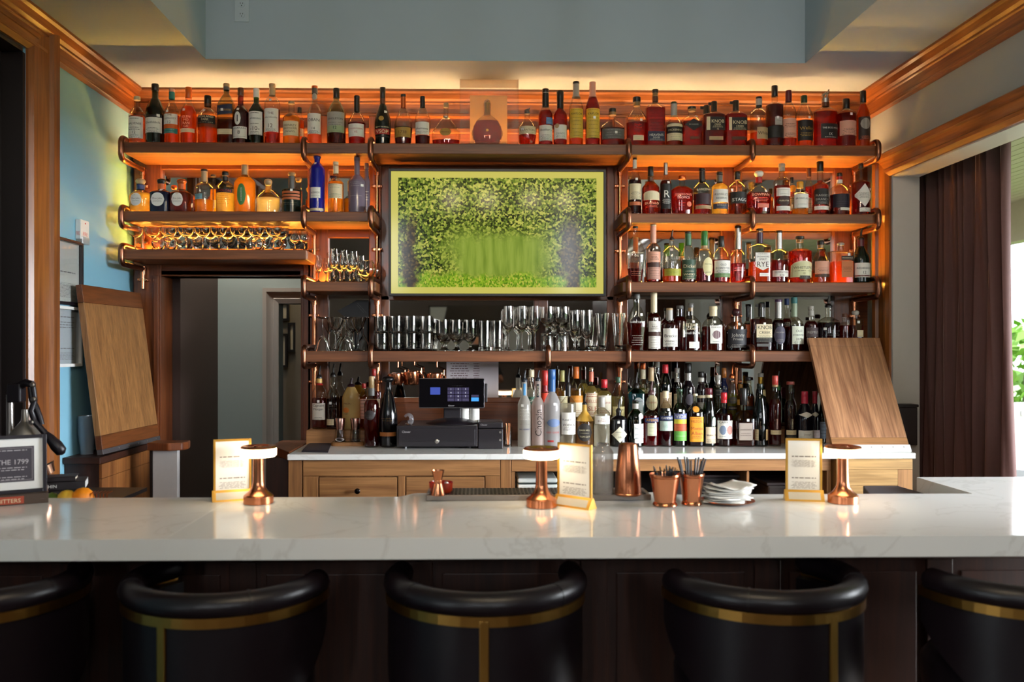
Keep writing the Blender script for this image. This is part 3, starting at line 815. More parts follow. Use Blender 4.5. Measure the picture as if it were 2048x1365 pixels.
oc = thing('open_cabinet', 'open oak cabinet with dark shelves behind the cocktail tins', 'cabinet', (cx_(1023), yc, 0))
x0 = cx_(1023); w_ = cx_(1662)-x0
M_in = plain('dark_cabinet_inside', '241713', 0.6, noise=0.05)
MB().box(0, w_, 0, 0.02, cz_(944), ZK-0.029).build('top_rail', M_oakx, oc, bevel=0.002)
MB().box(0, cx_(1030)-x0, 0.001, YF-yc, 0, cz_(944)-0.001).build('side', M_oakz, oc)
MB().box(cx_(1496)-x0, cx_(1501)-x0, 0.02, YF-yc-0.05, 0, cz_(944)-0.001).build('divider', M_oakz, oc)
MB().box(w_-0.02, w_, 0.001, YF-yc, 0, cz_(944)-0.001).build('side', M_oakz, oc)
MB().box(0.02, w_-0.02, YF-yc-0.05, YF-yc, 0, ZK-0.03).build('back_panel', M_in, oc)
MB().box(0.02, w_-0.021, 0.03, YF-yc-0.05, 0.72, 0.74).build('shelf', M_in, oc)
MB().box(0.02, w_-0.021, 0.03, YF-yc-0.05, 0.1, 0.12).build('shelf', M_in, oc)
# stacked linen/menus in the cabinet
mst = PXW(1034, 4.3)
for i in range(4):
    z = 0.742+i*0.052
    t = thing('menu_folder', 'white folded bar towel with a dark stripe, %s of the stack in the open cabinet' % ('lowest', 'second', 'third', 'topmost')[i], 'towel', (PXW(1072, 4.35), 4.35, z), 0, 'folded towels')
    t.name = 'bar_towel'
    w2 = (PXW(1112, 4.35)-PXW(1034, 4.35))/2
    MB().box(-w2, w2, -0.11, 0.11, 0, 0.02).box(-w2, w2, -0.11, 0.11, 0.026, 0.049).build('cloth', plain('towel_white', 'dfe6e2', 0.8), t, bevel=0.008)
    MB().box(-w2+0.002, w2-0.002, -0.112, 0.1, 0.02, 0.026).build('stripe', plain('towel_stripe', '1d2a28', 0.8), t)
for i, (px, w2, h, nm, colr) in enumerate(((1400, 0.16, 0.2, 'dark plastic tub in the open cabinet behind the napkins', '2a2324'), (1570, 0.13, 0.16, 'dark storage box in the open cabinet behind the menu', '332823'))):
    t = thing('storage_tub', nm, 'box', (PXW(px, 4.4), 4.4, 0.741))
    MB().box(-w2, w2, -0.12, 0.12, 0, h).build('tub', plain('tub_%d' % i, colr, 0.5), t, bevel=0.01)
    MB().box(-w2-0.008, w2+0.008, -0.128, 0.128, h, h+0.015).build('lid', plain('tublid_%d' % i, '3a3030', 0.4), t, bevel=0.004)
rc = thing('end_cabinet', 'pale oak block cabinet carrying the hinged flap by the curtain', 'cabinet', (cx_(1668), yc-0.03, 0))
x0 = cx_(1668); xe = cx_(1819)-x0
M_pale = wood('pale_oak_across', 'a2783f', 'd0a566', 'x', 0.5); M_palez = wood('pale_oak_upright', 'a2703c', 'c48d55', 'z', 0.5)
MB().box(0, xe, 0.02, YF-yc+0.03, 0, ZK-0.029).build('body', M_palez, rc)
MB().box(0, xe, 0, 0.021, cz_(940), ZK-0.029).build('board', M_pale, rc, bevel=0.001)
MB().box(0, cx_(1790)-x0-0.001, 0, 0.021, cz_(972), cz_(940)-0.001).build('board', M_pale, rc, bevel=0.001)
MB().box(cx_(1790)-x0, xe, 0, 0.021, 0.4, cz_(940)-0.001).build('board', M_palez, rc, bevel=0.001)
MB().box(0, cx_(1790)-x0-0.001, 0, 0.021, 0.4, cz_(972)-0.001).build('board', M_pale, rc, bevel=0.001)
# wooden step for the rear bottles
ZST = ZK+0.075
for a, b, lb in ((612, 737, 'oak bottle step on the back counter by the doorway'), (1098, 1662, 'long oak bottle step behind the liqueurs')):
    y0 = 4.55
    t = MB().box(PXW(a, y0), PXW(b, y0), y0, YF-0.002, ZK, ZST).build('bottle_step', M_oakx, bevel=0.003); tag(t, lb, 'riser')

# ------------------------------------------------------------------ hinged flaps
def piano_hinge(t, m, length, mat, n):
    pass
# left flap leaning on the blue wall
fa, fb = P(212, 905, 4.05), P(328, 878, 4.66)
zh = 1.10
A = Vector((-1.745, 4.03, zh)); B_ = Vector((-1.715, 4.66, zh))
TA = P(160, 565, 4.05); TB = P(285, 590, 4.66)
M_flap = wood('flap_wood_board', '7d5430', 'a97745', 'z', 0.4, 1.6); M_flapd = wood('flap_end_board', '5b3014', '7d4620', 'y', 0.4)
fl = thing('counter_flap', 'raised wooden counter flap leaning against the blue wall', 'counter flap', (A.x, A.y, A.z))
ev = (B_-A); ln = ev.length; ev.normalize()
up = ((TA+TB)/2-(A+B_)/2); hl_ = up.length; up.normalize()
nv_ = ev.cross(up).normalized()
if nv_.x < 0: nv_ = -nv_
def FP(a, b, h): return ev*a+up*b+nv_*h
def slab(t, a0, a1, b0, b1, h0, h1, name, mat, bevel=0.002):
    v = [FP(a, b, h) for h in (h0, h1) for a, b in ((a0, b0), (a1, b0), (a1, b1), (a0, b1))]
    m = MB().add(v, [(0,3,2,1),(4,5,6,7),(0,1,5,4),(1,2,6,5),(2,3,7,6),(3,0,4,7)])
    return fix_normals(m.build(name, mat, t, bevel=bevel))
slab(fl, 0, ln, 0.085, hl_-0.085, -0.03, 0, 'main_board', M_flap)
slab(fl, 0, ln, 0.02, 0.0845, -0.03, 0, 'end_board', M_flapd)
slab(fl, 0, ln, hl_-0.0845, hl_, -0.03, 0, 'end_board', M_flapd)
hg = slab(fl, -0.005, ln+0.005, -0.004, 0.02, -0.026, 0.003, 'piano_hinge', plain('dull_steel_hinge', '6f6a6c', 0.4, 0.7))
for i in range(6):
    q = FP(0.05+i*(ln-0.1)/5, 0.009, 0.003)
    MB().lathe([(0.004, 0), (0.003, 0.002), (0, 0.002)], 8, (q.x, q.y, q.z), m=Matrix.Rotation(PI/2, 4, 'Y')).build('screw', M_steel, hg)
# its base cabinet
zb_ = zh-0.012
lb = thing('flap_cabinet', 'low wooden cabinet carrying the raised flap by the blue wall', 'cabinet', (XL+0.004, 3.98, 0))
x_ = A.x-XL-0.004
MB().box(0, x_, 0.02, YF-3.98-0.002, 0, zb_-0.03).build('body', M_darkz, lb)
MB().box(0, x_+0.008, 0.0, YF-3.98-0.002, zb_-0.03, zb_).build('cap', M_darkx, lb, bevel=0.003)
M_flapb = wood('flap_base_planks', '6e3f1a', '9a6130', 'z', 0.45)
yy = 0.01
for i, wv in enumerate((0.16, 0.18, 0.15, 0.14)):
    MB().box(x_, x_+0.012, yy, yy+wv-0.002, 0.3, zb_-0.10).build('plank', M_flapb, lb)
    MB().box(x_, x_+0.012, yy, yy+wv-0.002, zb_-0.098, zb_-0.032).build('plank', M_flapb, lb)
    yy += wv
# small swing gate with a rounded wooden cap
gx0 = PXW(303, 4.3); gz = PZ(900, 4.3, 340); gz2 = PZ(884, 4.3, 340)
t = thing('half_door', 'low white half door with rounded wooden cap in the hall doorway', 'door', (gx0, 4.28, 0))
L_ = PXW(362, 4.3)-gx0
MB().box(0.012, L_-0.01, 0, 0.035, 0.1, gz).build('door_leaf', plain('grey_white_panel', 'a9a5a3', 0.5), t, bevel=0.003)
MB().box(0, 0.012, -0.004, 0.04, 0.0, gz).build('door_edge', M_black, t)
pl = [(-0.005, -0.03), (L_*0.75, -0.05), (L_+0.02, -0.02), (L_+0.035, 0.03), (L_+0.02, 0.1), (-0.005, 0.1)]
MB().prism(pl, gz+0.001, gz2, lambda a, b, h: (a, b, h)).build('cap', M_frame, t, bevel=0.006)
t2 = thing('counter_end_bracket', 'small dark wooden ledge at the doorway end of the back counter', 'ledge', (PXW(552, 4.6), 4.6, 0))
MB().prism([(0, -0.1), (xk0-0.003-PXW(552, 4.6), -0.42), (xk0-0.003-PXW(552, 4.6), 0.13), (0, 0.13)], ZK-0.04, ZK+0.004, lambda a, b, h: (a, b, h)).build('ledge_board', M_frame, t2, bevel=0.003)
MB().box(0.02, xk0-0.003-PXW(552, 4.6), -0.3, 0.13, 0, ZK-0.041).build('ledge_support', M_darkz, t2)
# right flap leaning back against the low shelf
D1 = 4.14
A = P(1666, 893, D1); B_ = P(1820, 893, D1); A.z = B_.z = ZK+0.02
TA = P(1620, 676, 4.455); TB = P(1762, 676, 4.455)
fl = thing('counter_flap', 'raised scuffed wooden flap leaning on the low shelf by the curtain', 'counter flap', (A.x, A.y, A.z))
ev = (B_-A); ln = ev.length; ev.normalize()
up = ((TA+TB)/2-(A+B_)/2); up.x = 0; hl_ = up.length; up.normalize(); nv_ = Vector((0, -up.z, up.y))
M_flap2 = wood('scuffed_flap_wood', '80543a', 'c49068', 'zy', 0.38, 1.8)
slab(fl, 0, ln, 0.06, hl_-0.05, -0.022, 0, 'main_board', M_flap2)
slab(fl, 0, ln, 0.02, 0.0595, -0.022, 0, 'end_board', M_oakx)
slab(fl, 0, ln, hl_-0.0495, hl_, -0.022, 0, 'end_board', M_flap2)
hg = slab(fl, 0, ln+0.004, -0.018, 0.0195, -0.016, 0.003, 'piano_hinge', M_white)
for i in range(7):
    q = FP(0.03+i*(ln-0.06)/6, 0.006, 0.003)
    MB().lathe([(0.004, 0), (0.003, 0.002), (0, 0.002)], 8, (q.x, q.y, q.z), m=Matrix.Rotation(PI/2, 4, 'X')).build('screw', M_steel, hg)
t = thing('dark_speaker', 'dark upright box behind the scuffed flap', 'box', (PXW(1807, 4.5), 4.5, ZK))
MB().box(-0.055, 0.045, -0.06, 0.06, 0.0, 0.20).build('case', plain('dark_box', '2b2020', 0.5), t, bevel=0.004)
MB().box(-0.06, 0.05, -0.065, 0.065, 0.2, 0.215).build('lid', plain('dark_box_lid', '231a1a', 0.5), t, bevel=0.004)

# ------------------------------------------------------------------ bar stools
def stool(px, ang, label, y=2.43):
    R, zt = 0.275, 0.965
    x = PXW(px, 2.25)
    t = thing('bar_stool', label, 'bar stool', (x, y, 0), ang, 'barrel back bar stools')
    def ring(a0, a1, n, fn):
        return [fn(a0+(a1-a0)*i/n) for i in range(n+1)]
    a0, a1 = PI*1.5-math.radians(112), PI*1.5+math.radians(112)
    # shell
    def shell(r0, r1, z0f, z1, n=36):
        v = []; f = []
        for i in range(n+1):
            a = a0+(a1-a0)*i/n
            w = abs(a-1.5*PI)/math.radians(112)
            z0 = z0f(w)
            for r, z in ((r0, z0), (r0, z1), (r1, z1), (r1, z0)):
                v.append((r*math.cos(a), r*math.sin(a), z))
        for i in range(n):
            for k in range(4):
                f.append((i*4+k, i*4+(k+1) % 4, (i+1)*4+(k+1) % 4, (i+1)*4+k))
        f.append((0, 1, 2, 3)); f.append(tuple(n*4+k for k in (3, 2, 1, 0)))
        return fix_normals(MB().add(v, f).build('x', M_leather))
    o = shell(R-0.035, R, lambda w: 0.6+0.22*max(0, (w-0.35)/0.65)**1.5, zt-0.075); o.name = 'back_shell'; o.parent = t
    o.data.polygons.foreach_set('use_smooth', [True]*len(o.data.polygons)); o.data.set_sharp_from_angle(angle=0.6)
    o = shell(R-0.002, R+0.006, lambda w: zt-0.076, zt-0.05); o.name = 'brass_band'; o.parent = t; o.data.materials[0] = M_brass
    # padded roll
    n = 44; pts = []; rs = []
    for i in range(n+1):
        a = a0+(a1-a0)*i/n
        pts.append(((R-0.022)*math.cos(a), (R-0.022)*math.sin(a), zt-0.028)); rs.append(0.034 if 0 < i < n else 0.02)
    o = MB().tube(pts, rs, 12).build('back_roll', M_leather, t, smooth=60)
    for s_ in (-1, 1):
        a = 1.5*PI+s_*math.radians(47)
        c = Vector(((R-0.022)*math.cos(a), (R-0.022)*math.sin(a), zt-0.028)); tt = Vector((-math.sin(a), math.cos(a), 0))
        MB().tube([c-tt*0.003, c+tt*0.003], 0.0352, 16).build('seam', plain('seam_leather', '120d11', 0.4, noise=0), o, smooth=60)
    MB().box(-0.012, 0.012, -R-0.006, -R+0.004, 0.45, zt-0.06).build('brass_strip', M_brass, t, bevel=0.002)
    MB().lathe([(0, 0.6), (R-0.04, 0.6), (R-0.036, 0.62), (R-0.036, 0.68), (R-0.06, 0.71), (0, 0.72)], 32, close=False).build('seat', M_leather, t, smooth=50)
    for k in range(4):
        a = PI/4+k*PI/2
        MB().tube([(0.2*math.cos(a), 0.2*math.sin(a), 0.6), (0.25*math.cos(a), 0.25*math.sin(a), 0)], [0.016, 0.012], 8).build('leg', M_brass, t)
    MB().tube([(0.228*math.cos(2*PI*i/32), 0.228*math.sin(2*PI*i/32), 0.25) for i in range(33)], 0.009, 8).build('foot_ring', M_brass, t, smooth=60)
stool(-118, 0.35, 'dark leather barrel stool cut by the left edge of the photo')
stool(417, -0.34, 'dark leather barrel stool in front of the copper lamp by the doorway')
stool(972, -0.02, 'dark leather barrel stool in the middle of the bar front')
stool(1563, 0.40, 'dark leather barrel stool in front of the napkins')
stool(2110, 0.42, 'dark leather barrel stool cut by the right edge of the photo')

# ------------------------------------------------------------------ picture screen
y0 = 4.60
a, b = P(777, 592, y0), P(1212, 339, y0)
tv = thing('art_screen', 'wide wall screen in a thin black frame showing a green picture', 'screen', ((a.x+b.x)/2, y0, a.z))
w2, h = (b.x-a.x)/2, b.z-a.z; e = 0.013
MB().box(-w2, w2, 0.012, 0.05, 0, h).build('housing', M_black, tv, bevel=0.003)
MB().box(-w2, -w2+e, 0, 0.0125, 0, h).box(w2-e, w2, 0, 0.0125, 0, h).box(-w2+e, w2-e, 0, 0.0125, 0, e).box(-w2+e, w2-e, 0, 0.0125, h-e, h).build('frame', M_black, tv, bevel=0.001)
MB().box(-w2*0.5, w2*0.5, 0.05, YF+0.018-y0, h*0.35, h*0.7).build('wall_mount', M_black, tv)
def screen_mat():
    m, t, out = nt('green_picture')
    N = t.nodes.new
    tc = N('ShaderNodeTexCoord'); sep = N('ShaderNodeSeparateXYZ'); t.links.new(tc.outputs['Generated'], sep.inputs[0])
    def mp(scale):
        n = N('ShaderNodeMapping'); n.inputs['Scale'].default_value = scale; t.links.new(tc.outputs['Generated'], n.inputs[0]); return n
    def ramp(src, els):
        r = N('ShaderNodeValToRGB'); e = r.color_ramp.elements
        e[0].position, e[0].color = els[0][0], lin(els[0][1])+(1,); e[1].position, e[1].color = els[-1][0], lin(els[-1][1])+(1,)
        for p, c in els[1:-1]:
            q = e.new(p); q.color = lin(c)+(1,)
        t.links.new(src, r.inputs[0]); return r
    def mix(f, a, b):
        n = N('ShaderNodeMix'); n.data_type = 'RGBA'; t.links.new(f, n.inputs[0])
        t.links.new(a, n.inputs[6]); t.links.new(b, n.inputs[7]); return n.outputs[2]
    def math_(op, a, b=None, c=None):
        n = N('ShaderNodeMath'); n.operation = op
        for i, x in enumerate((a, b, c)):
            if x is None: continue
            if isinstance(x, (int, float)): n.inputs[i].default_value = x
            else: t.links.new(x, n.inputs[i])
        return n.outputs[0]
    def band(src, lo, hi, soft):
        n = N('ShaderNodeMapRange'); n.interpolation_type = 'SMOOTHSTEP'; n.inputs[1].default_value = lo-soft; n.inputs[2].default_value = lo+soft; t.links.new(src, n.inputs[0])
        n2 = N('ShaderNodeMapRange'); n2.interpolation_type = 'SMOOTHSTEP'; n2.inputs[1].default_value = hi-soft; n2.inputs[2].default_value = hi+soft; t.links.new(src, n2.inputs[0])
        return math_('SUBTRACT', n.outputs[0], n2.outputs[0])
    vo = N('ShaderNodeTexVoronoi'); vo.inputs['Scale'].default_value = 1; t.links.new(mp((115, 1, 66)).outputs[0], vo.inputs['Vector'])
    sp = N('ShaderNodeSeparateColor'); t.links.new(vo.outputs['Color'], sp.inputs[0])
    big = N('ShaderNodeTexNoise'); big.inputs['Scale'].default_value = 1; big.inputs['Detail'].default_value = 3; t.links.new(mp((5, 1, 3)).outputs[0], big.inputs['Vector'])
    k = math_('ADD', math_('MULTIPLY', sp.outputs[0], 0.72), math_('MULTIPLY', big.outputs['Fac'], 0.5))
    leaves = ramp(k, [(0.3, '1c240a'), (0.5, '445215'), (0.66, '74882a'), (0.82, 'aab446'), (1.0, 'd6d060')])
    gn = N('ShaderNodeTexNoise'); gn.inputs['Scale'].default_value = 1; gn.inputs['Detail'].default_value = 2; t.links.new(mp((40, 1, 3)).outputs[0], gn.inputs['Vector'])
    pale = ramp(gn.outputs['Fac'], [(0.3, '78902f'), (0.5, '93a83f'), (0.7, 'a0b24a')])
    gv = N('ShaderNodeTexVoronoi'); gv.inputs['Scale'].default_value = 1; t.links.new(mp((170, 1, 70)).outputs[0], gv.inputs['Vector'])
    sg = N('ShaderNodeSeparateColor'); t.links.new(gv.outputs['Color'], sg.inputs[0])
    grass = ramp(sg.outputs[1], [(0.0, '57801a'), (0.5, '84ac22'), (0.8, 'a8c236'), (1.0, 'cfc451')])
    xo, zo = sep.outputs[0], sep.outputs[2]
    wob = N('ShaderNodeTexNoise'); wob.inputs['Scale'].default_value = 1; wob.inputs['Detail'].default_value = 4; t.links.new(mp((9, 1, 7)).outputs[0], wob.inputs['Vector'])
    xw = math_('ADD', xo, math_('MULTIPLY', math_('SUBTRACT', wob.outputs['Fac'], 0.5), 0.16))
    zw = math_('ADD', zo, math_('MULTIPLY', math_('SUBTRACT', wob.outputs['Fac'], 0.5), 0.2))
    c = mix(math_('MULTIPLY', band(zw, 0.1, 0.5, 0.1), band(xw, 0.28, 0.74, 0.08)), leaves.outputs[0], pale.outputs[0])
    c = mix(band(zw, -0.5, 0.15, 0.03), c, grass.outputs[0])
    dark = ramp(sp.outputs[1], [(0.0, '1d160c'), (0.6, '3a2c16'), (1.0, '6f5a2a')])
    c = mix(math_('MULTIPLY', math_('ADD', band(xw, 0.06, 0.12, 0.015), band(xw, 0.80, 0.89, 0.02)), math_('MULTIPLY', band(zw, -0.5, 0.6, 0.1), 1.0)), c, dark.outputs[0])
    mat_ = N('ShaderNodeRGB'); mat_.outputs[0].default_value = lin('d8cd62')+(1,)
    inside = math_('MULTIPLY', band(xo, 0.033, 0.967, 0.0015), band(zo, 0.052, 0.948, 0.003))
    c = mix(inside, mat_.outputs[0], c)
    em = N('ShaderNodeEmission'); em.inputs[1].default_value = 0.55; t.links.new(c, em.inputs[0])
    gl = N('ShaderNodeBsdfGlossy'); gl.inputs['Roughness'].default_value = 0.12
    fr_ = N('ShaderNodeFresnel'); fr_.inputs[0].default_value = 1.24
    mx = N('ShaderNodeMixShader'); t.links.new(fr_.outputs[0], mx.inputs[0]); t.links.new(em.outputs[0], mx.inputs[1]); t.links.new(gl.outputs[0], mx.inputs[2])
    t.links.new(mx.outputs[0], out.inputs[0])
    return m
MB().box(-w2+e, w2-e, 0.009, 0.012, e, h-e).build('display', screen_mat(), tv)
# ------------------------------------------------------------------ bottles
PAL = dict(k='17120f', w='ece8df', c='e3d3ae', cr='d9c9a4', g='b08a3c', gd='8d6a2a', r='a8231d', o='d8641c', b='27386b', t='2f7f7a', gr='5d5b58', lg='a9a49c', s='b9b6b2',
           pk='e0a48c', gn='2f7a3a', dg='1e3a24', br='5a3018', y='e0b83c', nv='1c2340', pu='4a3350', bu='5a1420', tn='b79a72', co='c46a3e', cl='c8574a', lb='7fb0c0', mt='6d6472', ck='a88558')
def colr(c): return PAL.get(c, c)
LIQ = dict(amber='b8560f', gold='d9a233', pale='e8d68a', red='8c1408', dark='4a0c06', orange='c0560f', deep='6d1006', brown='6a2a0a', pink='d9805a', purple='3a0a14', water='f1efe6', lime='b3b52a', redor='9a2708')
GLS = dict(clear='f2efe6', green='3f7a2a', dgreen='1f3a16', amberg='b0692a', blue='10186e', aqua='8fcbd0', pinkish='f0d8cc', greenish='c4cdb0')
def paper(c): return plain('label_'+colr(c), colr(c), 0.55, noise=0.03)
def inkm(c): return plain('ink_'+colr(c), colr(c), 0.6, noise=0)
def capm(c):
    metal = 1.0 if c in ('s', 'g', 'co') else 0.0
    return plain('cap_'+colr(c), colr(c), 0.35, metal, noise=0.04)
ORD = ['', 'first', 'second', 'third', 'fourth', 'fifth', 'sixth', 'seventh', 'eighth', 'ninth', 'tenth', 'eleventh', 'twelfth', 'thirteenth', 'fourteenth', 'fifteenth', 'sixteenth', 'seventeenth', 'eighteenth', 'nineteenth', 'twentieth']
ROW = {}
ALL = []
def row(ox, oy, s, zkey, Y, place, base_z=None):
    ROW.update(ox=ox, oy=oy, s=s, z=SH[zkey] if base_z is None else base_z, Y=Y, place=place)
def L(y0, y1, col, txt='', tc='k', sh='r', x=None, fill=0.86): return (y0, y1, col, txt, tc, sh, x, fill)

def B(x0, x1, top, sh, nk, nw, gls, liq, lev, cap, labels, desc, n=2.0, br=1.0, dr=1.0, wrap=(), st=None, back=None, bulge=0.0, z=None, y=None):
    """one bottle; every number is a pixel of the enlarged crop that ROW names.
    x0..x1 width, top of stopper, sh shoulder, nk neck start, nw neck width, lev liquid level, cap=(style, colour, lower edge[, width])"""
    R_ = ROW
    gx = lambda v: R_['ox']+v/R_['s']
    gy = lambda v: R_['oy']+v/R_['s']
    Y = y or (R_['Y'] if not back else R_['Y']+0.1)
    cxp = (gx(x0)+gx(x1))/2
    loc = P(cxp, 600, Y); zb = R_['z'] if z is None else z
    wr = (P(gx(x1), 600, Y).x-P(gx(x0), 600, Y).x)/2
    zz = lambda v: P(cxp, gy(v), Y).z-zb
    H = zz(top)
    T = lambda v: max(0.0, min(1.0, zz(v)/H))
    tsh, tnk = T(sh), T(nk); nwr = nw/(x1-x0)
    style, ccol, cbot = cap[0], cap[1], T(cap[2])
    ttop = 1.0-(1.0-cbot)*0.35 if style not in ('p',) else cbot
    d0 = dr
    def prof(t):
        """radius (fraction of half width), half depth fraction, exponent at height t"""
        if t <= tsh:
            q = t/max(tsh, 1e-6)
            if bulge: r = br+(1-br)*math.sin(PI/2*q)**bulge
            else: r = br+(1-br)*q
            return r, r*d0, n
        if t <= tnk:
            q = (t-tsh)/max(tnk-tsh, 1e-6)
            e = 0.5-0.5*math.cos(PI*q)
            e = 0.55*e+0.45*(1-math.sqrt(max(0, 1-q*q)))
            r = 1+(nwr-1)*e
            return r, (d0+(nwr-d0)*e) if d0 < 1 else r, n+(2-n)*q
        return nwr, nwr, 2.0
    def front(u, t):
        r, d, ex = prof(t)
        a = min(abs(u)/r, 0.999)
        return -d*(1-a**ex)**(1/ex)
    ts = [0.0, 0.012, 0.03]+[tsh*q for q in ((0.25, 0.5, 0.75) if bulge or br != 1 else (0.5,))]+[tsh]
    ts += [tsh+(tnk-tsh)*q for q in (0.12, 0.25, 0.4, 0.55, 0.7, 0.82, 0.92, 1.0)]+[(tnk+ttop)/2, ttop]
    SEG = 28
    def ringv(t, k=1.0, off=0.0):
        r, d, ex = prof(t)
        if t < 0.006: r, d = r*0.93, d*0.93
        out = []
        for i in range(SEG):
            a = 2*PI*(i+0.5)/SEG
            ca, sa = math.cos(a), math.sin(a)
            e2 = 2/ex
            X = r*math.copysign(abs(ca)**e2, ca); Yv = d*math.copysign(abs(sa)**e2, sa)
            out.append(((X*wr)*k-off*math.copysign(min(1, abs(X)*3), X), Yv*wr*k-off*math.copysign(min(1, abs(Yv)*3), Yv), t*H))
        return out
    def skin(tl, off=0.0, z0=None):
        v = []; f = []
        for t in tl: v += ringv(t, 1.0, off)
        for j in range(len(tl)-1):
            for i in range(SEG):
                i2 = (i+1) % SEG
                f.append((j*SEG+i, j*SEG+i2, (j+1)*SEG+i2, (j+1)*SEG+i))
        f.append(tuple(range(SEG-1, -1, -1))); f.append(tuple((len(tl)-1)*SEG+i for i in range(SEG)))
        return MB().add(v, f)
    root = thing('liquor_bottle', '', 'bottle', (loc.x, Y, zb), 0, R_['place'])
    ALL.append((root, desc, R_['place'], cxp, back))
    if gls.startswith('!'):
        gm = plain('bottle_'+gls, colr(gls[1:]), 0.12 if not gls.startswith('!mt') else 0.5, noise=0.03)
    elif gls.startswith('~'):
        gm = glass(gls[1:], 'frost'+gls[1:], 0.5, 0.55)
    else: gm = glass(GLS[gls], gls, edge=0.2)
    skin(ts).build('glass', gm, root, smooth=50)
    if liq and not gls.startswith('!'):
        tl = max(0.05, T(lev))
        lt = [0.022]+[t for t in ts[2:] if 0.03 <= t < min(tl, ttop)-0.004]+[min(tl, ttop)]
        skin(lt, 0.0022).build('liquid', liquid(LIQ.get(liq, liq)), root, smooth=50)
    # stopper
    cm = capm(ccol); nr = nwr*wr
    cw = (cap[3]/(x1-x0)*wr) if len(cap) > 3 else nr*1.12
    zc0, zc1 = cbot*H, H
    m = MB()
    if style == 'c':
        m.lathe([(cw*0.97, zc0), (cw, zc0+0.001), (cw, zc1-0.003), (cw*0.9, zc1)], 18).build('cap', cm, root, smooth=40)
    elif style == 's':      # T stopper: disc over a bare cork
        zm = zc0+(zc1-zc0)*0.45
        m.lathe([(nr*0.98, zc0), (nr*0.98, zm)], 18).build('cork', capm('ck'), root, smooth=40)
        MB().lathe([(cw*0.95, zm), (cw, zm+0.002), (cw, zc1-0.003), (cw*0.88, zc1)], 18).build('cap', cm, root, smooth=40)
    elif style == 'b':      # rounded mushroom stopper
        hh = zc1-zc0
        m.lathe([(nr, zc0), (cw*0.8, zc0+hh*0.12), (cw, zc0+hh*0.4), (cw*0.98, zc0+hh*0.65), (cw*0.7, zc0+hh*0.9), (0.0005, zc1)], 18).build('cap', cm, root, smooth=60)
    elif style == 'p':      # pouring spout
        hh = zc1-zc0
        m.lathe([(nr*1.05, zc0-0.004), (nr*1.15, zc0+hh*0.08), (nr*0.8, zc0+hh*0.22), (nr*0.5, zc0+hh*0.3)], 14).build('spout_collar', cm, root, smooth=50)
        MB().tube([(0, 0, zc0+hh*0.25), (0.001, 0, zc0+hh*0.6), (0.006, 0, zc1)], [nr*0.42, nr*0.36, nr*0.28], 10).build('spout', cm if ccol != 'k' else capm('k'), root, smooth=60)
    elif style == 't':      # wax top with a pull tab
        m.lathe([(cw, zc0), (cw*1.02, zc1-0.004), (cw*0.9, zc1)], 18).build('cap', cm, root, smooth=40)
        MB().box(-cw*1.9, -cw*0.6, -0.004, 0.004, zc1-0.02, zc1-0.005).build('pull_tab', cm, root)
    elif style == 'h':      # cast figure stopper on a cork
        hh = zc1-zc0
        m.lathe([(nr*1.05, zc0), (nr*1.1, zc0+hh*0.3), (nr*0.6, zc0+hh*0.36)], 14).build('cap', cm, root, smooth=40)
        f = MB().tube([(-nr*0.8, 0, zc0+hh*0.55), (0, 0, zc0+hh*0.68), (nr*0.7, 0, zc0+hh*0.62)], [nr*0.3, nr*0.42, nr*0.3], 8)
        f.tube([(nr*0.5, 0, zc0+hh*0.65), (nr*0.8, 0, zc0+hh*0.85), (nr*1.0, 0, zc0+hh*0.98)], [nr*0.28, nr*0.24, nr*0.16], 8)
        for sx in (-0.6, -0.3, 0.3, 0.55): f.tube([(nr*sx, 0, zc0+hh*0.3), (nr*sx*0.9, 0, zc0+hh*0.62)], nr*0.12, 6)
        f.tube([(-nr*0.8, 0, zc0+hh*0.6), (-nr*1.1, 0, zc0+hh*0.45)], nr*0.1, 6)
        f.build('figure', cm, root, smooth=60)
    for (wc, a, b) in wrap:
        ta, tb = T(b), T(a)
        v = []; f = []
        tl = [ta+(tb-ta)*q/5 for q in range(6)]
        prf = [(prof(t)[0]*wr+0.0012, t*H) for t in tl]
        MB().lathe(prf, 20, close=False).build('neck_wrap', capm(wc), root, smooth=50)
    # labels and lettering
    def place(u, t, e):
        return (u*wr, front(u, t)*wr-e, t*H)
    hw = (x1-x0)/2; cxm = (x0+x1)/2
    for (y0, y1, col, txt, tc, shp, xr, fill) in labels:
        t0, t1 = T(y1), T(y0)
        rmin = min(prof(t0)[0], prof(t1)[0]) if shp in ('r', 'a', 'p') else prof((t0+t1)/2)[0]
        if xr: ua, ub = (xr[0]-cxm)/hw, (xr[1]-cxm)/hw
        else: ua, ub = -0.9*rmin, 0.9*rmin
        uc, uw = (ua+ub)/2, (ub-ua)/2
        par = None
        if col:
            K, M_ = 12, 4
            v = []; f = []
            for i in range(K+1):
                q = -1+2*i/K; u = uc+uw*q
                lo, hi = 0.0, 1.0
                if shp == 'o':
                    hgt = math.sqrt(max(0.0, 1-q*q)); lo, hi = 0.5-0.5*hgt, 0.5+0.5*hgt
                elif shp == 'd': hgt = 1-abs(q); lo, hi = 0.5-0.5*hgt, 0.5+0.5*hgt
                elif shp == 'a': hi = 0.72+0.28*math.sqrt(max(0, 1-q*q))
                elif shp == 'p': lo = 0.22*abs(q)
                elif shp == 'v': lo, hi = 0.45*abs(q), 1-0.45*abs(q)
                elif shp == 'l': lo, hi = 0.16*(q+1)/2, 0.84+0.16*(q+1)/2     # slanted band
                for j in range(M_+1):
                    t = t0+(t1-t0)*(lo+(hi-lo)*j/M_)
                    v.append(place(max(-0.97*prof(t)[0], min(0.97*prof(t)[0], u)), t, 0.0009))
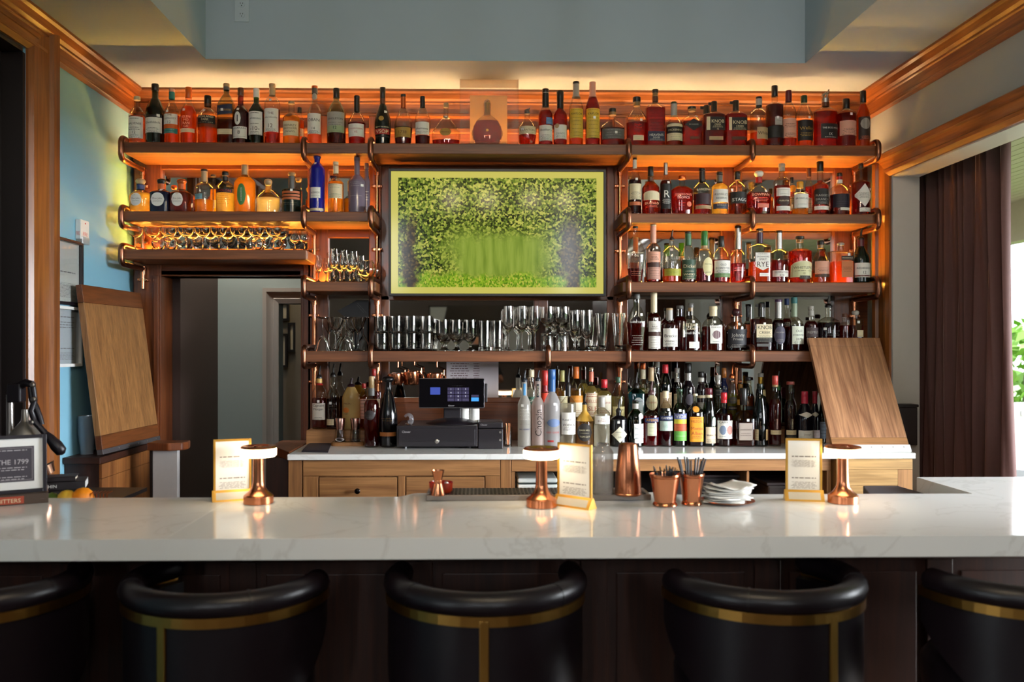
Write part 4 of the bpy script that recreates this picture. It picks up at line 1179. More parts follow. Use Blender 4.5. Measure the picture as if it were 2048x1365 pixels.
            for i in range(K):
                for j in range(M_):
                    a = i*(M_+1)+j
                    f.append((a, a+M_+1, a+M_+2, a+1))
            par = MB().add(v, f).build('label', paper(col), root, smooth=40)
        if txt:
            lines = txt.split('|'); vert = lines[0].startswith('^')
            if vert: lines[0] = lines[0][1:]
            wv, hv = uw*2*wr, (t1-t0)*H
            if shp in ('o', 'd', 'v'): wv, hv = wv*(0.62 if shp == 'd' else 0.8), hv*(0.45 if shp == 'd' else 0.72)
            geo = lay(lines, hv, wv, fill) if vert else lay(lines, wv, hv, fill)
            mb_ = MB(); tm = (t0+t1)/2
            for vs, fs in geo:
                pts = []
                for a, b in vs:
                    if vert: a, b = -b, a
                    u = uc+a/wr; t = tm+b/H
                    t = max(0.0, min(0.999, t)); lim = 0.96*prof(t)[0]
                    pts.append(place(max(-lim, min(lim, u)), t, 0.0015))
                mb_.add(pts, fs)
            if mb_.v: mb_.build('lettering', inkm(tc), par or root)
    if st:
        sx, sy = st; u = (sx-cxm)/hw; t = T(sy); q = 0.0065
        mb_ = MB(); mb_.add([place(u+a/wr, min(0.99, t+b/H), 0.0022) for a, b in ((-q, -q), (q, -q), (q, q), (-q, q))], [(0, 1, 2, 3)])
        mb_.build('price_sticker', M_paper, root)
    return root

# --- top shelf
row(230, 150, 5.12, 's1', 4.515, 'top shelf')
B(143,310,222,420,330,58,'clear','pink',430,('c','cr',262),[L(445,665,'w','~1|1.6:BALVENIE|~2|12|~2','k')],'stout bottle with full cream label and cream stopper')
B(318,505,95,380,240,66,'green','dgreen' and '33601c',260,('c','k',165),[L(430,455,'k'),L(455,610,'w','2:Glenfiddich|~4','k')],'green bottle with white label and dark cap',st=(470,435))
B(505,660,145,410,290,54,'clear','orange',420,('c','pk',178,62),[L(415,520,'w','THE|1.6:GLENLIVET|1.4:12','br'),L(520,565,'o'),L(565,615,'t','~2','w')],'amber bottle with teal capsule and white orange label',wrap=(('t',178,250),),st=(560,390))
B(672,835,128,400,290,60,'clear','orange',330,('c','o',245,66),[L(430,560,None,'GLEN|MO|RAN|GIE','c'),L(565,605,'c','~2','o')],'glowing orange bottle with bright orange capsule',st=(730,375))
B(850,1050,215,430,345,68,'clear','amber',550,('c','k',300,72),[L(435,520,'k','1.2:HIGHLAND|1.2:PARK|~1','c')],'broad pale bottle with black band label',wrap=(('br',300,325),),st=(935,380))
B(1058,1225,90,330,200,58,'greenish','brown',470,('c','tn',125),[L(315,430,'nv','Johnnie','g','l'),L(570,625,'cr','~2','gd')],'square tall bottle with slanted navy label',n=5,dr=0.9,wrap=(('gr',125,160),),st=(1118,375))
B(1208,1368,135,400,315,56,'amberg','brown',330,('c','br',215),[L(395,530,'w','I','k','o',(1240,1308)),L(545,665,'w','LAGAVULIN|1.5:8|~1','k')],'brown bottle with tiny oval and low white label',st=(1278,368))
B(1370,1525,140,385,290,56,'green','3d6a1e',300,('c','w',235),[L(390,630,'w','~1|2:LAPHROAIG|~1|1.6:-10-|~3','k')],'green bottle with tall white label and pale cap',wrap=(('lb',180,210),))
B(1530,1690,92,300,215,58,'clear','redor',360,('c','tn',128),[L(360,600,'w','_|THE|1.4:MACALLAN|_|1.6:12|~4','br')],'broad shouldered bottle with white label and beige capsule',wrap=(('tn',130,215),),st=(1608,275))
B(1720,1895,275,450,395,60,'clear','gold',430,('c','tn',300),[L(405,450,'br','','k','o',(1765,1830)),L(490,640,'c','_|MONKEY|SHOULDER|~2|_','br')],'squat golden bottle with beige label and cork')
B(1840,1940,335,480,420,40,'clear','amber',470,('c','k',390),[L(560,640,'c','~3','k')],'slim dark capped bottle half hidden by the golden one',back='golden',y=4.6)
row(580, 150, 5.12, 's1', 4.515, 'top shelf')
B(178,328,115,400,300,56,'clear','pink',420,('c','co',140),[L(195,262,'lg','','k','o',(228,282)),L(410,620,'w','_|1.6:OBAN|_|14|~4','k')],'slim bottle with dark capsule and pale label',wrap=(('gr',140,195),))
B(378,572,140,410,270,60,'greenish','brown',590,('c','k',240),[L(400,540,'lg','_|1.5:SINGLETON|~2','k'),L(540,610,'9fae86','1.5:12|~2','k')],'broad greenish bottle with grey green label')
B(592,778,215,500,380,54,'clear','red',500,('c','k',240),[L(520,650,'w','_|1.3:COURVOISIER|VS|_','r')],'bell shaped cognac bottle with black neck and white label',wrap=(('k',240,380),),br=0.9)
B(865,1035,130,500,300,50,'!0d120d','dark',300,('c','k',235),[L(440,490,'g','','k','o',(915,970)),L(535,568,None,'1.4:REMY MARTIN','c'),L(570,625,'r','VSOP','c'),L(640,655,'k')],'black frosted cognac bottle with red band',wrap=(('br',245,300),('k',130,245)),br=0.86,bulge=1,st=(985,392))
B(1068,1252,200,520,340,46,'clear','purple',545,('c','k',228,54),[L(555,655,'g','_|1.5:1738|~2','br')],'teardrop cognac bottle with copper neck and gold label',wrap=(('co',228,340),),br=0.88,bulge=1)
B(1275,1440,222,480,335,48,'clear','purple',632,('c','k',250,54),[L(500,630,'w','_|1.3:Hennessy|~3','k')],'clear cognac bottle with black neck and white label',wrap=(('k',250,335),),br=0.9)
B(1450,1745,290,620,440,48,'clear','red',672,('c','tn',335),[L(560,640,'g','Hennessy','br','o',(1535,1655))],'flared clear decanter with small gold label',wrap=(('s',425,445),),bulge=0.6,br=0.86,dr=0.5)
row(900, 150, 5.12, 's1', 4.515, 'top shelf')
B(695,885,335,560,450,54,'clear','redor',620,('h','gr',400),[L(545,625,'c','~1|1.2:BLANTON|~2','br')],'round bottle with cast horse stopper and cream band',br=0.72,bulge=0.5,st=(738,575))
B(905,1052,145,420,330,62,'clear','red',370,('c','k',185),[L(450,520,'5a86b8','~2','w','r',(980,1050)),L(530,690,'w','1.5:Booker\'s|~5','k')],'red bottle with black wax neck, pale script label and blue tag',wrap=(('s',178,188),('k',188,330)))
B(1058,1198,165,420,350,64,'clear','red',350,('c','k',260),[L(525,670,'w','_|~5','k'),L(512,560,'tn','','k','o',(1070,1112))],'red bottle with black wax neck and round wooden seal',wrap=(('k',260,350),))
B(1218,1365,70,350,215,60,'clear','amber',400,('c','k',95),[L(360,470,'y','~1|2:TAYLOR|~1','k'),L(470,660,'d8b448','~5','gd')],'tall bottle with yellow label and dark strip over cap',wrap=(('lg',95,232),))
B(1385,1535,75,350,215,60,'clear','red',240,('c','pk',100),[L(360,470,'y','~1|2:TAYLOR|~1','k'),L(470,660,'d8b448','~5','gd')],'tall red bottle with yellow label and pink strip',wrap=(('pk',100,232),),st=(1470,455))
B(1540,1790,345,545,470,74,'clear','deep',550,('s','k',415,74),[L(565,670,'gr','~4','lg')],'wide squat bottle with dark liquid and grey label',dr=0.6,st=(1690,605))
row(1220, 150, 6.827, 's1', 4.515, 'top shelf')
B(220,510,305,640,470,90,'clear','red',660,('s','k',430,110),[L(560,650,None,'1.2:ELIJAH|CRAIG','g'),L(680,760,None,'Single|Barrel','r'),L(845,915,'c','~2','k','r',(300,445))],'broad red bottle with small cream square low down',dr=0.7,br=0.95,st=(408,637))
B(490,745,200,450,390,76,'clear','red',460,('s','k',290,84),[L(480,780,None,'~7','k'),L(790,920,'nv','_|1.4:HEAVEN\'S|DOOR|~2','w')],'tall rectangular red bottle with dark gate pattern',n=5,dr=0.7,wrap=(('br',300,370),))
B(755,990,370,680,570,80,'clear','brown',720,('c','dg',560,76),[L(690,730,'c','~2','k','a'),L(735,820,'k','2:MCKENNA','c'),L(820,920,'c','~3','k')],'stocky bottle with green strip over the top',wrap=(('lg',400,560),))
B(985,1250,435,620,560,100,'clear','red',650,('s','k',500,112),[L(620,785,'k','IW HARPER','lg','d'),L(865,900,'br','~1','tn','r',(1065,1195))],'square cut glass bottle with black diamond label',n=6,dr=0.8,st=(1160,585))
B(1235,1400,420,600,545,80,'clear','deep',600,('t','k',540,90),[],'dark wax topped bottle half hidden behind the square ones',back='x',n=4,y=4.62)
B(1270,1570,365,565,505,80,'clear','deep',540,('t','k',500,82),[L(590,770,'k','_|2:KNOB|CREEK|~2|12','c','r',(1350,1555)),L(590,770,'cr','','k','r',(1300,1348)),L(855,905,'tn','~2','k','r',(1335,1525))],'wide wax topped bottle, black label with cream edge',n=5,dr=0.5)
B(1570,1865,350,565,495,84,'clear','red',540,('t','k',495,84),[L(595,770,'k','_|2:KNOB|CREEK|~2','c','r',(1645,1862)),L(595,770,'cr','','k','r',(1605,1643)),L(860,905,'br','~2','k','r',(1640,1835))],'wide wax topped red bottle with black label',n=5,dr=0.5)
row(1480, 150, 6.827, 's1', 4.515, 'top shelf')
B(140,375,300,510,455,78,'clear','orange',800,('c','k',330,82),[L(570,700,None,'2:PH|~1','br','r',(230,335)),L(740,900,'tn','_|1.4:White|_','k','r',(200,372))],'peach tinted bottle with engraved monogram',wrap=(('lg',330,420),('k',420,440)))
B(355,590,150,430,380,78,'clear','dark',420,('c','k',300,84),[L(600,710,'lg','~3','k','r',(440,545)),L(720,880,'k')],'tall nearly black bottle with small grey tag',st=(475,610))
B(560,765,215,530,370,78,'clear','redor',880,('c','bu',265,82),[L(615,875,'pk','_|~3|_|~3','br')],'clear bottle with burgundy capsule and pink label',wrap=(('bu',265,370),))
B(760,990,285,580,400,76,'clear','amber',640,('c','dg',385),[L(640,920,'k','_|2:Weller|~3|_','g')],'bottle with black label in gold script',st=(905,610))
B(1005,1330,195,520,440,96,'clear','red',515,('h','s',380),[L(690,890,'k','_|1.6:THE BOSS HOG|_|1.6:IX|~1','w','r',(1068,1325))],'large red bottle with pewter figure stopper',dr=0.7,wrap=(('br',380,435),))
B(1325,1575,330,530,475,84,'clear','deep',540,('c','k',470,90),[L(650,850,'pk','_|~5','k')],'rounded dark bottle with tilted pink label',st=(1465,565))
B(1590,1770,220,570,400,70,'clear','amber',400,('c','k',380,78),[L(590,900,'2a1c16','_|_|_|_|_|~4','co'),L(610,760,'lg','','k','o',(1615,1745))],'amber bottle with dark label and pale round emblem, end of row')
# --- second shelf, left
row(220, 300, 6.827, 's2l', 4.52, 'agave shelf')
B(258,578,390,640,550,104,'clear','pale',590,('b','tn',470,132),[L(600,775,'w','_|1.6:Don Julio|~1|_','br','o',(298,465))],'squat round bottle with pale liquid and blue neck band',wrap=(('b',480,545),),dr=0.55,bulge=0.4,br=0.8)
B(572,845,390,600,550,100,'!141a30','dark',590,('b','k',470,128),[L(605,790,'w','_|1.6:Don Julio|~2|_','br','o',(605,790))],'navy square bottle with red neck band',n=5,wrap=(('o',470,545),),st=(727,560))
B(838,1120,395,620,550,98,'clear','brown',580,('b','co',470,130),[L(605,790,'w','_|1.6:Don Julio|~2|_','br','o',(885,1045))],'brown square bottle with copper stopper',n=4,wrap=(('o',470,545),))
B(815,935,480,620,560,56,'clear','amber',600,('b','co',540,84),[],'copper stoppered bottle peeping out behind the brown one',back='x',y=4.62)
B(1160,1415,265,520,440,82,'clear','gold',690,('c','k',295),[L(545,690,None,'~4','br'),L(620,690,'lb','~2','k','r',(1190,1300))],'clear bottle with painted agave leaves and beige neck',wrap=(('tn',295,440),))
B(1365,1455,340,540,470,60,'clear','gold',540,('c','gr',370,72),[L(690,800,'c','~2','k')],'slim golden bottle in the gap behind the agave bottle',back='x',y=4.63)
B(1450,1700,300,520,425,80,'clear','pale',600,('s','k',390,98),[L(550,600,'k','1.5:ESPOLON','r'),L(610,760,None,'~6','br')],'stout bottle with red lettered black band',wrap=(('k',370,425),))
B(1690,1990,205,460,345,84,'clear','gold',380,('c','tn',265),[L(475,765,'4d8a4f','^HORNITOS','w','o',(1752,1878))],'broad golden bottle with upright green oval label',wrap=(('tn',265,345),),dr=0.6)
row(500, 300, 7.314, 's2l', 4.52, 'agave shelf')
B(90,440,420,720,580,82,'clear','water',710,('b','tn',520,118),[L(770,890,None,'_|PATRON|~1|_','lg')],'squat clear bell bottle with ball cork',bulge=0.5,br=0.95,dr=0.8)
B(470,755,320,600,570,90,'!14211a','dark',620,('b','ck',390,118),[L(622,655,'co'),L(668,700,'co'),L(712,745,'co'),L(780,830,None,'~2','c')],'dark green bottle with three copper bars',wrap=(('gr',395,570),),st=(635,612))
B(655,765,400,600,540,70,'clear','amber',600,('b','tn',470,96),[],'light corked bottle behind the copper barred one',back='x',y=4.63)
B(870,1095,62,300,190,80,'!131a8a','dark',300,('b','131a8a',150,108),[L(565,720,'w','_|1.4:KOMOS|~2','k','r',(900,1047)),L(868,905,'c')],'tall cobalt blue bottle with white square label',st=(965,205),br=1.0)
B(1140,1370,175,500,420,76,'clear','gold',470,('c','c',225,84),[L(515,725,'c','~2|_|~4','5a7a5a')],'slim golden bottle with cream label and stopper',wrap=(('c',235,350),))
B(1440,1690,110,480,370,82,'!mt'[0:1]+'76697a','dark',480,('c','5a5260',170),[L(480,560,None,'~3','w'),L(660,720,None,'~1','w')],'matte grey violet bottle with white writing',st=(1653,535))
B(1655,1755,195,470,400,58,'!6d6272','dark',480,('c','8a8690',280),[L(600,760,None,'~4','w')],'second grey violet bottle almost hidden by the first',back='x',y=4.63)
# --- second shelf, right
row(1230, 310, 7.314, 's2r', 4.52, 'second right shelf')
B(195,385,35,420,210,52,'clear','purple',370,('c','k',70),[L(435,665,'c','_|~6','k'),L(700,750,'co','~1','k')],'tall thin necked bottle with white strip',wrap=(('w',75,200),),st=(300,370))
B(395,650,175,500,390,80,'clear','redor',400,('c','k',315),[L(545,680,'c','','k','a'),L(700,790,None,'1.3:BUFFALO|~2','c')],'orange red bottle with beige animal shaped label',wrap=(('br',330,400),))
B(660,825,115,430,330,56,'clear','dark',380,('c','s',180),[L(440,800,'k','_|2:R|~5|_','w')],'slim dark bottle with silver capsule and white script',wrap=(('s',180,290),),st=(766,415))
B(820,1140,305,530,450,80,'clear','red',470,('c','co',360,104),[L(530,620,None,'_|1.3:JEFFERSON\'S','pk'),L(615,660,None,'TROPICS','w'),L(695,770,'e07a5c','','k','o',(1030,1105)),L(700,770,None,'~2','pk','r',(890,1020))],'rounded red bottle with coral dot',bulge=0.4,br=0.86,dr=0.6)
B(1150,1400,200,480,400,84,'clear','red',580,('c','k',240,94),[L(490,560,None,'1.6:LARCENY','c'),L(585,740,'3a2028','','k'),L(755,805,'tn','~1','k')],'tall bottle with black key collar',wrap=(('k',245,400),))
B(1410,1650,250,480,410,84,'clear','pale',430,('c','k',290),[L(520,710,'w','_|1.8:RUSSELL\'S|RESERVE|_','k'),L(730,805,'3c4258','1.2:SINGLE|~1','lg')],'pale bottle with white label over a slate band',wrap=(('gr',300,400),))
B(1660,1920,245,470,390,78,'clear','brown',560,('s','k',370,90),[L(560,730,'k','_|2:STAGG','w')],'bottle with black antler label over a glowing base',wrap=(('k',290,370),))
row(1490, 310, 7.314, 's2r', 4.52, 'second right shelf')
B(25,380,230,600,460,84,'clear','red',560,('b','w',320,134),[L(560,700,None,'BOWMAN|~3','c'),L(725,785,'e8806a','~2','br','r',(155,325))],'fat oval bottle with white stopper and coral strip',bulge=0.4,br=0.8,dr=0.6,wrap=(('r',330,410),),st=(283,540))
B(425,650,130,400,320,82,'clear','red',460,('c','lg',175,100),[L(500,620,'w','~2','k'),L(615,760,'3a2018','1.3:FILIBUSTER','c','o'),L(765,830,'w','~1','k')],'red bottle with white label and dark oval',wrap=(('lg',180,240),),n=2.6,st=(597,355))
B(640,720,330,520,450,50,'clear','amber',520,('c','k',420),[L(620,820,'c','_|1.4:BR|~3','k')],'black capped slim bottle behind the stubby ones',back='x',y=4.61)
B(645,755,440,620,560,66,'clear','amber',640,('b','e0a030',540,88),[L(650,830,'c','~4','k')],'yellow wax topped stubby bottle tucked behind',back='x',y=4.6)
B(690,920,395,575,545,84,'clear','gold',800,('c','e0a030',490,94),[L(585,790,'w','_|2:IRONCLAD|_|~1|_','k')],'stubby bottle with yellow top and white label',st=(875,555))
B(880,990,195,480,370,62,'clear','red',470,('c','br',325),[L(640,860,'c','~4','br')],'tall brown capped bottle behind the yellow topped ones',back='x',y=4.61)
B(980,1215,100,460,410,82,'clear','redor',380,('c','k',245,96),[L(510,590,'k','','g','a'),L(580,740,'201a1e','1.3:RAGGED|1.3:BRANCH|~3','lg'),L(765,820,'w','~1','k')],'tall bottle with arched black label and grey emblem')
B(1245,1520,265,520,430,76,'clear','purple',590,('c','k',320),[L(590,785,'1a1020','_|~3','pu'),L(790,830,'w','~1','k','r',(1340,1510))],'squat bottle with red neck band and violet black label',wrap=(('r',320,365),('w',368,420)))
B(1565,1825,130,430,370,70,'clear','deep',410,('c','k',200,76),[L(440,780,'w','_|~5|_','k','v'),L(790,850,'w','1.3:12|~1','k','r',(1625,1800))],'slender necked bottle with pale hexagon label',st=(1790,520))
# --- third shelf, right
row(1230, 440, 7.314, 's3r', 4.52, 'third right shelf')
B(150,445,95,520,240,72,'clear','deep',715,('c','k',125),[L(380,420,None,'~1','lg'),L(465,545,None,'1.5:ANGEL\'S ENVY|RYE','c'),L(745,830,None,'~3','c')],'winged clear bottle almost empty, white lettering',br=0.62,dr=0.5,st=(383,553))
B(455,665,65,430,340,80,'pinkish','redor',620,('c','c',95),[L(475,630,'pk','_|~1|1.2:BASIL|HAYDEN|_','br'),L(635,700,'4a2c24','','k'),L(700,880,'c89484','~5','br')],'pink labelled bottle with tall paper neck',wrap=(('pk',95,340),),st=(592,420))
B(695,965,145,470,380,66,'clear','amber',720,('p','k',290),[L(490,700,None,'_|1.5:BULLEIT|RYE|_','lg'),L(725,830,'a8a838','_|~2|_','5a5a20')],'embossed bottle with lime label and pouring spout',st=(800,450))
B(960,1180,170,560,380,86,'clear','brown',600,('c','k',200),[L(590,880,'2c4a38','_|2:Dickel|~1|WHISKY|~2','c')],'dark bottle with green neck and green label',wrap=(('356a44',205,375),))
B(1190,1425,165,520,420,86,'clear','deep',720,('c','gn',380),[L(560,830,'d9cf9c','_|1.4:MICHTER\'S|_|_|~2','k','o',(1255,1422))],'dark bottle with cream oval label and green capsule',wrap=(('tn',380,440),))
B(1425,1680,240,540,410,80,'clear','deep',590,('c','k',405,92),[L(605,790,'w','_|OLD|1.5:FORESTER|~3','k'),L(790,850,'6a8a5a','~1','w')],'stout bottle with white label and green foot strip')
B(1690,1910,90,520,440,86,'clear','red',640,('c','k',125),[L(630,760,None,'_|~4','w')],'tall silver necked bottle with white ornament',wrap=(('s',125,430),))
row(1490, 440, 7.314, 's3r', 4.52, 'third right shelf')
B(65,365,130,400,350,86,'clear','orange',620,('s','k',190,104),[L(490,750,'w','~1|SAGAMORE|SPIRIT|2.6:RYE|_','3a1c18','p',(120,335)),L(785,835,'w','~1','k','r',(180,320))],'square bottle with white shield label and violet neck',n=5,dr=0.7,wrap=(('3a2440',190,345),))
B(370,625,160,480,430,86,'clear','deep',595,('c','k',195),[L(750,840,'w','1.4:TEMPLETON|RYE','bu')],'silver collared bottle with low white label',wrap=(('s',195,425),))
B(635,970,240,470,420,100,'clear','redor',465,('s','k',330,128),[L(615,850,'d6d2a4','_|_|1.8:WHISTLEPIG|~1|1.2:10|_','k','a',(648,962)),L(828,875,'2a2420','~1','c','r',(745,910))],'large round bottle with arched cream label',bulge=0.35,br=0.84)
B(990,1225,305,620,470,96,'clear','amber',780,('s','k',420,104),[L(615,800,'pk','_|~5','br'),L(805,845,'3a2a1c','~1','g')],'cone shouldered bottle with peach label')
B(1240,1560,330,470,450,90,'clear','orange',620,('b','lg',375,104),[L(540,600,'2c1a16','1.4:WOODINVILLE','c','r',(1355,1530)),L(615,850,'c87848','_|~4|_','br','r',(1360,1525))],'square orange bottle with glass stopper',n=7,dr=0.8,st=(1465,520))
B(1570,1820,130,590,400,90,'!0f1a12','dark',600,('p','k',290),[L(640,850,'w','_|1.5:REDBREAST|1.3:12|~1','k'),L(815,838,'r','','k')],'black green bottle with red neck and pouring spout',wrap=(('bu',290,390),))
# --- low shelf, right
row(1230, 580, 7.585, 's4', 4.52, 'low right shelf')
B(175,485,65,520,250,90,'clear','red',490,('c','gr',140),[L(385,425,None,'~1','lg'),L(470,515,None,'1.5:ANGEL\'S ENVY','w'),L(680,850,None,'~5','w')],'winged red bottle with white lettering',br=0.7,dr=0.5,st=(392,378))
B(490,690,45,430,350,90,'clear','deep',360,('c','c',75),[L(480,640,'w','_|~1|1.2:BASIL|HAYDEN|_','br'),L(645,705,'4a2c24','','k'),L(705,895,'w','~5','br')],'white labelled bottle with tall cream paper neck',wrap=(('c',75,345),),st=(605,447))
B(705,950,280,540,470,90,'clear','deep',520,('c','tn',310),[L(590,865,'w','_|2:Breckin|WHISKEY|~3','k')],'stout bottle with white script label',wrap=(('lg',310,460),))
B(880,1090,240,480,400,90,'clear','red',420,('c','gr',290),[],'dark stoppered red bottle behind the script label',back='x',y=4.62)
B(990,1300,205,520,390,80,'clear','red',720,('s','gr',330,100),[L(505,620,None,'1.2:ELIJAH|CRAIG','c'),L(625,690,None,'Small Batch','w'),L(790,885,'w','~3','r','r',(1100,1260))],'broad shouldered bottle with gold letters and pink tag',dr=0.7,st=(1166,485))
B(1320,1660,250,540,410,110,'clear','redor',560,('c','c',300,124),[L(545,815,'w','FOUR ROSES|_|_|_|~1','k','r',(1420,1605)),L(620,745,'5a2038','','k','o',(1450,1580))],'wide bottle with cream label and maroon rosette',dr=0.6,wrap=(('c',300,400),),st=(1487,490))
B(1680,1995,285,560,480,84,'clear','dark',620,('b','3a1418',400,122),[L(600,880,'14101a','_|1.3:Johnny|Private|_|~3','lg')],'black labelled bottle with round ball stopper',dr=0.7,st=(1857,523))
B(1960,2060,240,560,480,50,'clear','redor',600,('c','k',420),[L(530,730,'d8642c','K','k')],'orange labelled bottle glimpsed behind the ball stopper',back='x',y=4.62)
row(1490, 580, 7.314, 's4', 4.52, 'low right shelf')
B(85,385,195,440,400,90,'clear','deep',430,('t','k',395,84),[L(505,700,'c','2:KNOB|1.2:CREEK|~2','k','r',(145,388)),L(700,770,'k','~2','c','r',(145,388)),L(790,830,'gr','~1','k','r',(150,350))],'wide wax topped bottle with cream label',n=5,dr=0.5,st=(262,500))
B(395,585,140,500,420,92,'clear','purple',440,('c','pu',180),[L(530,800,'4a4658','_|MICHTER\'S|_|_|~2','lg','o')],'bottle with slate oval label and silver neck',wrap=(('s',180,415),))
B(590,850,110,500,400,80,'clear','deep',540,('c','356f70',200),[L(535,795,'dfe2d0','_|OLD|1.5:FORESTER|1870|~4','k','r',(650,842))],'teal necked bottle with pale label',wrap=(('8a9a80',200,395),),st=(745,475))
B(540,680,130,480,400,60,'clear','red',420,('c','b',220),[L(540,690,'w','~2','k')],'second teal necked bottle half hidden behind',back='x',y=4.62)
B(870,1065,240,520,440,76,'clear','deep',460,('c','lg',290),[L(555,690,'4a3a3c','_|1.6:REMUS|_','lg'),L(705,745,'lg','~1','k','r',(885,930))],'squat bottle with grey lettered label',wrap=(('lg',300,380),))
B(1060,1380,85,480,400,90,'clear','purple',480,('p','k',250),[L(590,680,None,'~3','lg')],'broad dark bottle with faceted shoulders and spout',br=1.0,st=(1120,575))
B(1385,1530,350,520,470,66,'clear','redor',520,('c','br',400),[],'small reddish bottle above the raised flap')
B(1520,1710,300,440,420,86,'clear','red',520,('b','lg',370,104),[L(595,690,'c','~2','k','r',(1600,1690))],'square shouldered bottle with pale glass stopper above the flap',n=5,st=(1618,475))
# --- back counter, left of the register
row(600, 720, 7.585, 's4', 4.66, 'doorway end of the back counter', ZST)
B(185,400,90,510,370,80,'clear','redor',580,('p','k',280),[L(655,905,'w','1.4:Captain|Morgan|_|_|~2','2a2030')],'spiced rum bottle with white label and yellow collar',wrap=(('d8b060',285,350),('r',355,385)),st=(298,625))
B(405,600,60,560,420,80,'clear','dark',590,('p','k',250),[L(640,760,None,'~3','gr'),L(895,985,'c','~2','k','r',(415,530))],'dark rum bottle with small cream label',st=(478,652))
B(640,910,280,600,410,104,'~f7e3a0','f2d480',420,('p','2a1420',400),[L(620,700,None,'2:MALIBU','br','r',(665,800)),L(720,800,'c8762a','','k','o',(660,760)),L(805,830,None,'1.2:RUM','br','r',(680,740))],'creamy white rum bottle glowing on the step',dr=0.7,y=4.64)
B(900,1040,360,560,470,60,'clear','orange',560,('c','r',430),[L(590,890,'e0b0a0','~6','k')],'pink labelled bottle between the white rum and red bottle',back='x',y=4.68,z=ZST)
row(600, 720, 7.585, 's4', 4.44, 'doorway end of the back counter', ZK)
B(970,1200,250,690,560,96,'clear','7a0a0a',610,('c','tn',430,84),[L(760,905,'2a2426','_|~2','lg','o',(985,1148))],'tall deep red bottle with dark oval label',wrap=(('gr',430,545),),br=0.95)
B(1200,1480,250,900,480,110,'!0a090c','dark',900,('b','0a090c',340,180),[L(1090,1150,'a8632c','','k'),L(870,930,None,'~2','g')],'black ceramic decanter with bell stopper and gilt band',br=0.88,bulge=0.5)
B(1010,1230,140,520,330,60,'clear','redor',480,('c','r',240),[L(590,720,'c','~2','k')],'red topped bottle behind the deep red one',back='x',y=4.6)
# --- back counter, right of the register
row(1000, 730, 8.03, 's4', 4.44, 'back counter front row', ZK)
B(285,497,90,660,500,88,'~e4e0d8','e2ddd4',660,('p','20242c',265),[L(300,490,'4d8fc0','','k','r',(370,412)),L(700,880,None,'~9','w'),L(900,960,None,'~4','gr'),L(1005,1055,None,'1.2:BELVEDERE','b')],'frosted vodka bottle with blue neck strip',st=(355,650))
B(505,715,90,660,520,88,'~e6d6cf','e6cfc4',660,('p','20242c',250),[L(310,520,'20242c','^CHOPIN','c','r',(585,625)),L(680,1170,None,'^Chopin','2a1c1c')],'frosted pinkish vodka bottle with upright black script')
B(705,970,75,640,450,100,'~dfdcdc','e0dad8',640,('c','33619c',235),[L(860,990,'5f7399','','k','o',(745,960)),L(1045,1110,None,'1.3:GREY GOOSE','c0392b'),L(1200,1230,'b03030','','k','r',(755,850))],'frosted vodka bottle with blue capsule and mountain picture',wrap=(('33619c',235,430),),st=(868,625))
B(970,1220,60,640,520,86,'clear','water',620,('p','k',375),[L(760,1110,'w','_|1.8:Ketel One|VODKA|~3|_','2a1c20')],'clear vodka bottle with white label and black collar',wrap=(('k',375,505),))
B(1220,1500,470,920,760,70,'clear','gold',700,('p','k',640),[L(930,1220,'2c2622','_|BARR HILL|~1|1.5:TOM CAT','d9cfa8','o',(1228,1462))],'short golden gin bottle with dark oval label',wrap=(('d8a848',640,900),))
B(1505,1765,520,790,690,70,'clear','water',800,('c','lg',680,110),[L(815,945,'w','_|THE|BOTANIST|_','8a3a2a')],'clear ribbed gin bottle with narrow white label',y=4.4)
row(1200, 710, 7.183, 's4', 4.44, 'back counter front row', ZK)
B(145,390,640,930,870,74,'!0d0b0e','dark',900,('p','k',820),[L(1020,1255,'dcd6bc','1.2:HENDRICK\'S|~1|GIN','3a3430','d')],'stubby black gin bottle with cream diamond label',st=(248,962))
B(395,625,655,900,790,84,'green','3f8a24',820,('c','k',690,80),[L(985,1195,'e8eae6','_|1.3:Tanqueray|_|LONDON|~2','4a5a6a','r',(470,622)),L(1200,1260,'e8eae6','','k','r',(478,612)),L(835,915,'e0d8d8','','k','o',(535,620))],'green gin bottle with white label and round seal',wrap=(('lg',700,775),))
B(625,845,385,870,800,84,'clear','a8101a',880,('p','5a3a3a',560),[L(895,970,'2a3a6a','1.6:APEROL','e0a030','l'),L(975,1155,'c8c8a8','~4','5a6a4a','r',(665,795))],'red orange aperitif bottle with slanted navy band')
B(840,1045,520,840,690,84,'clear','6a0a1e',1090,('c','c',620,88),[L(870,935,'22305c','1.7:CAMPARI','w'),L(945,1085,'bcd0c4','_|~2|_','3a5a4a')],'aperitif bottle with navy band and mint label',wrap=(('c',530,625),),st=(968,785))
B(1045,1245,490,800,690,80,'green','2f5a1a',760,('c','dg',530),[L(840,920,'6f74a8','1.8:VIDA','e0e0d0'),L(920,985,'d8c83a'),L(985,1090,'c85a32','~5','k'),L(1090,1230,'6cb84e','~1','w')],'dark green bottle with rainbow striped label',st=(1130,795))
B(1260,1475,560,830,700,60,'clear','dark',860,('c','d9cfae',590,72),[L(735,820,'e0952c','','k','o',(1310,1405)),L(885,1240,'e89a1c','~1|MEZCAL|_|1.6:Monte|1.6:Alban|~2|_','a83a1c')],'bottle with tall orange label and round orange seal',n=4,st=(1380,850))
B(1465,1660,480,880,620,92,'green','1e3a14',860,('c','bu',570),[L(890,1025,'b8cabc','','k','o',(1585,1655)),L(1030,1265,'e0d2b4','_|1.8:BRANCA|~5','5a3020','r',(1500,1658))],'green bitters bottle with cream label and burgundy cap',wrap=(('c',575,615),))
row(1420, 710, 7.185, 's4', 4.44, 'back counter front row', ZK)
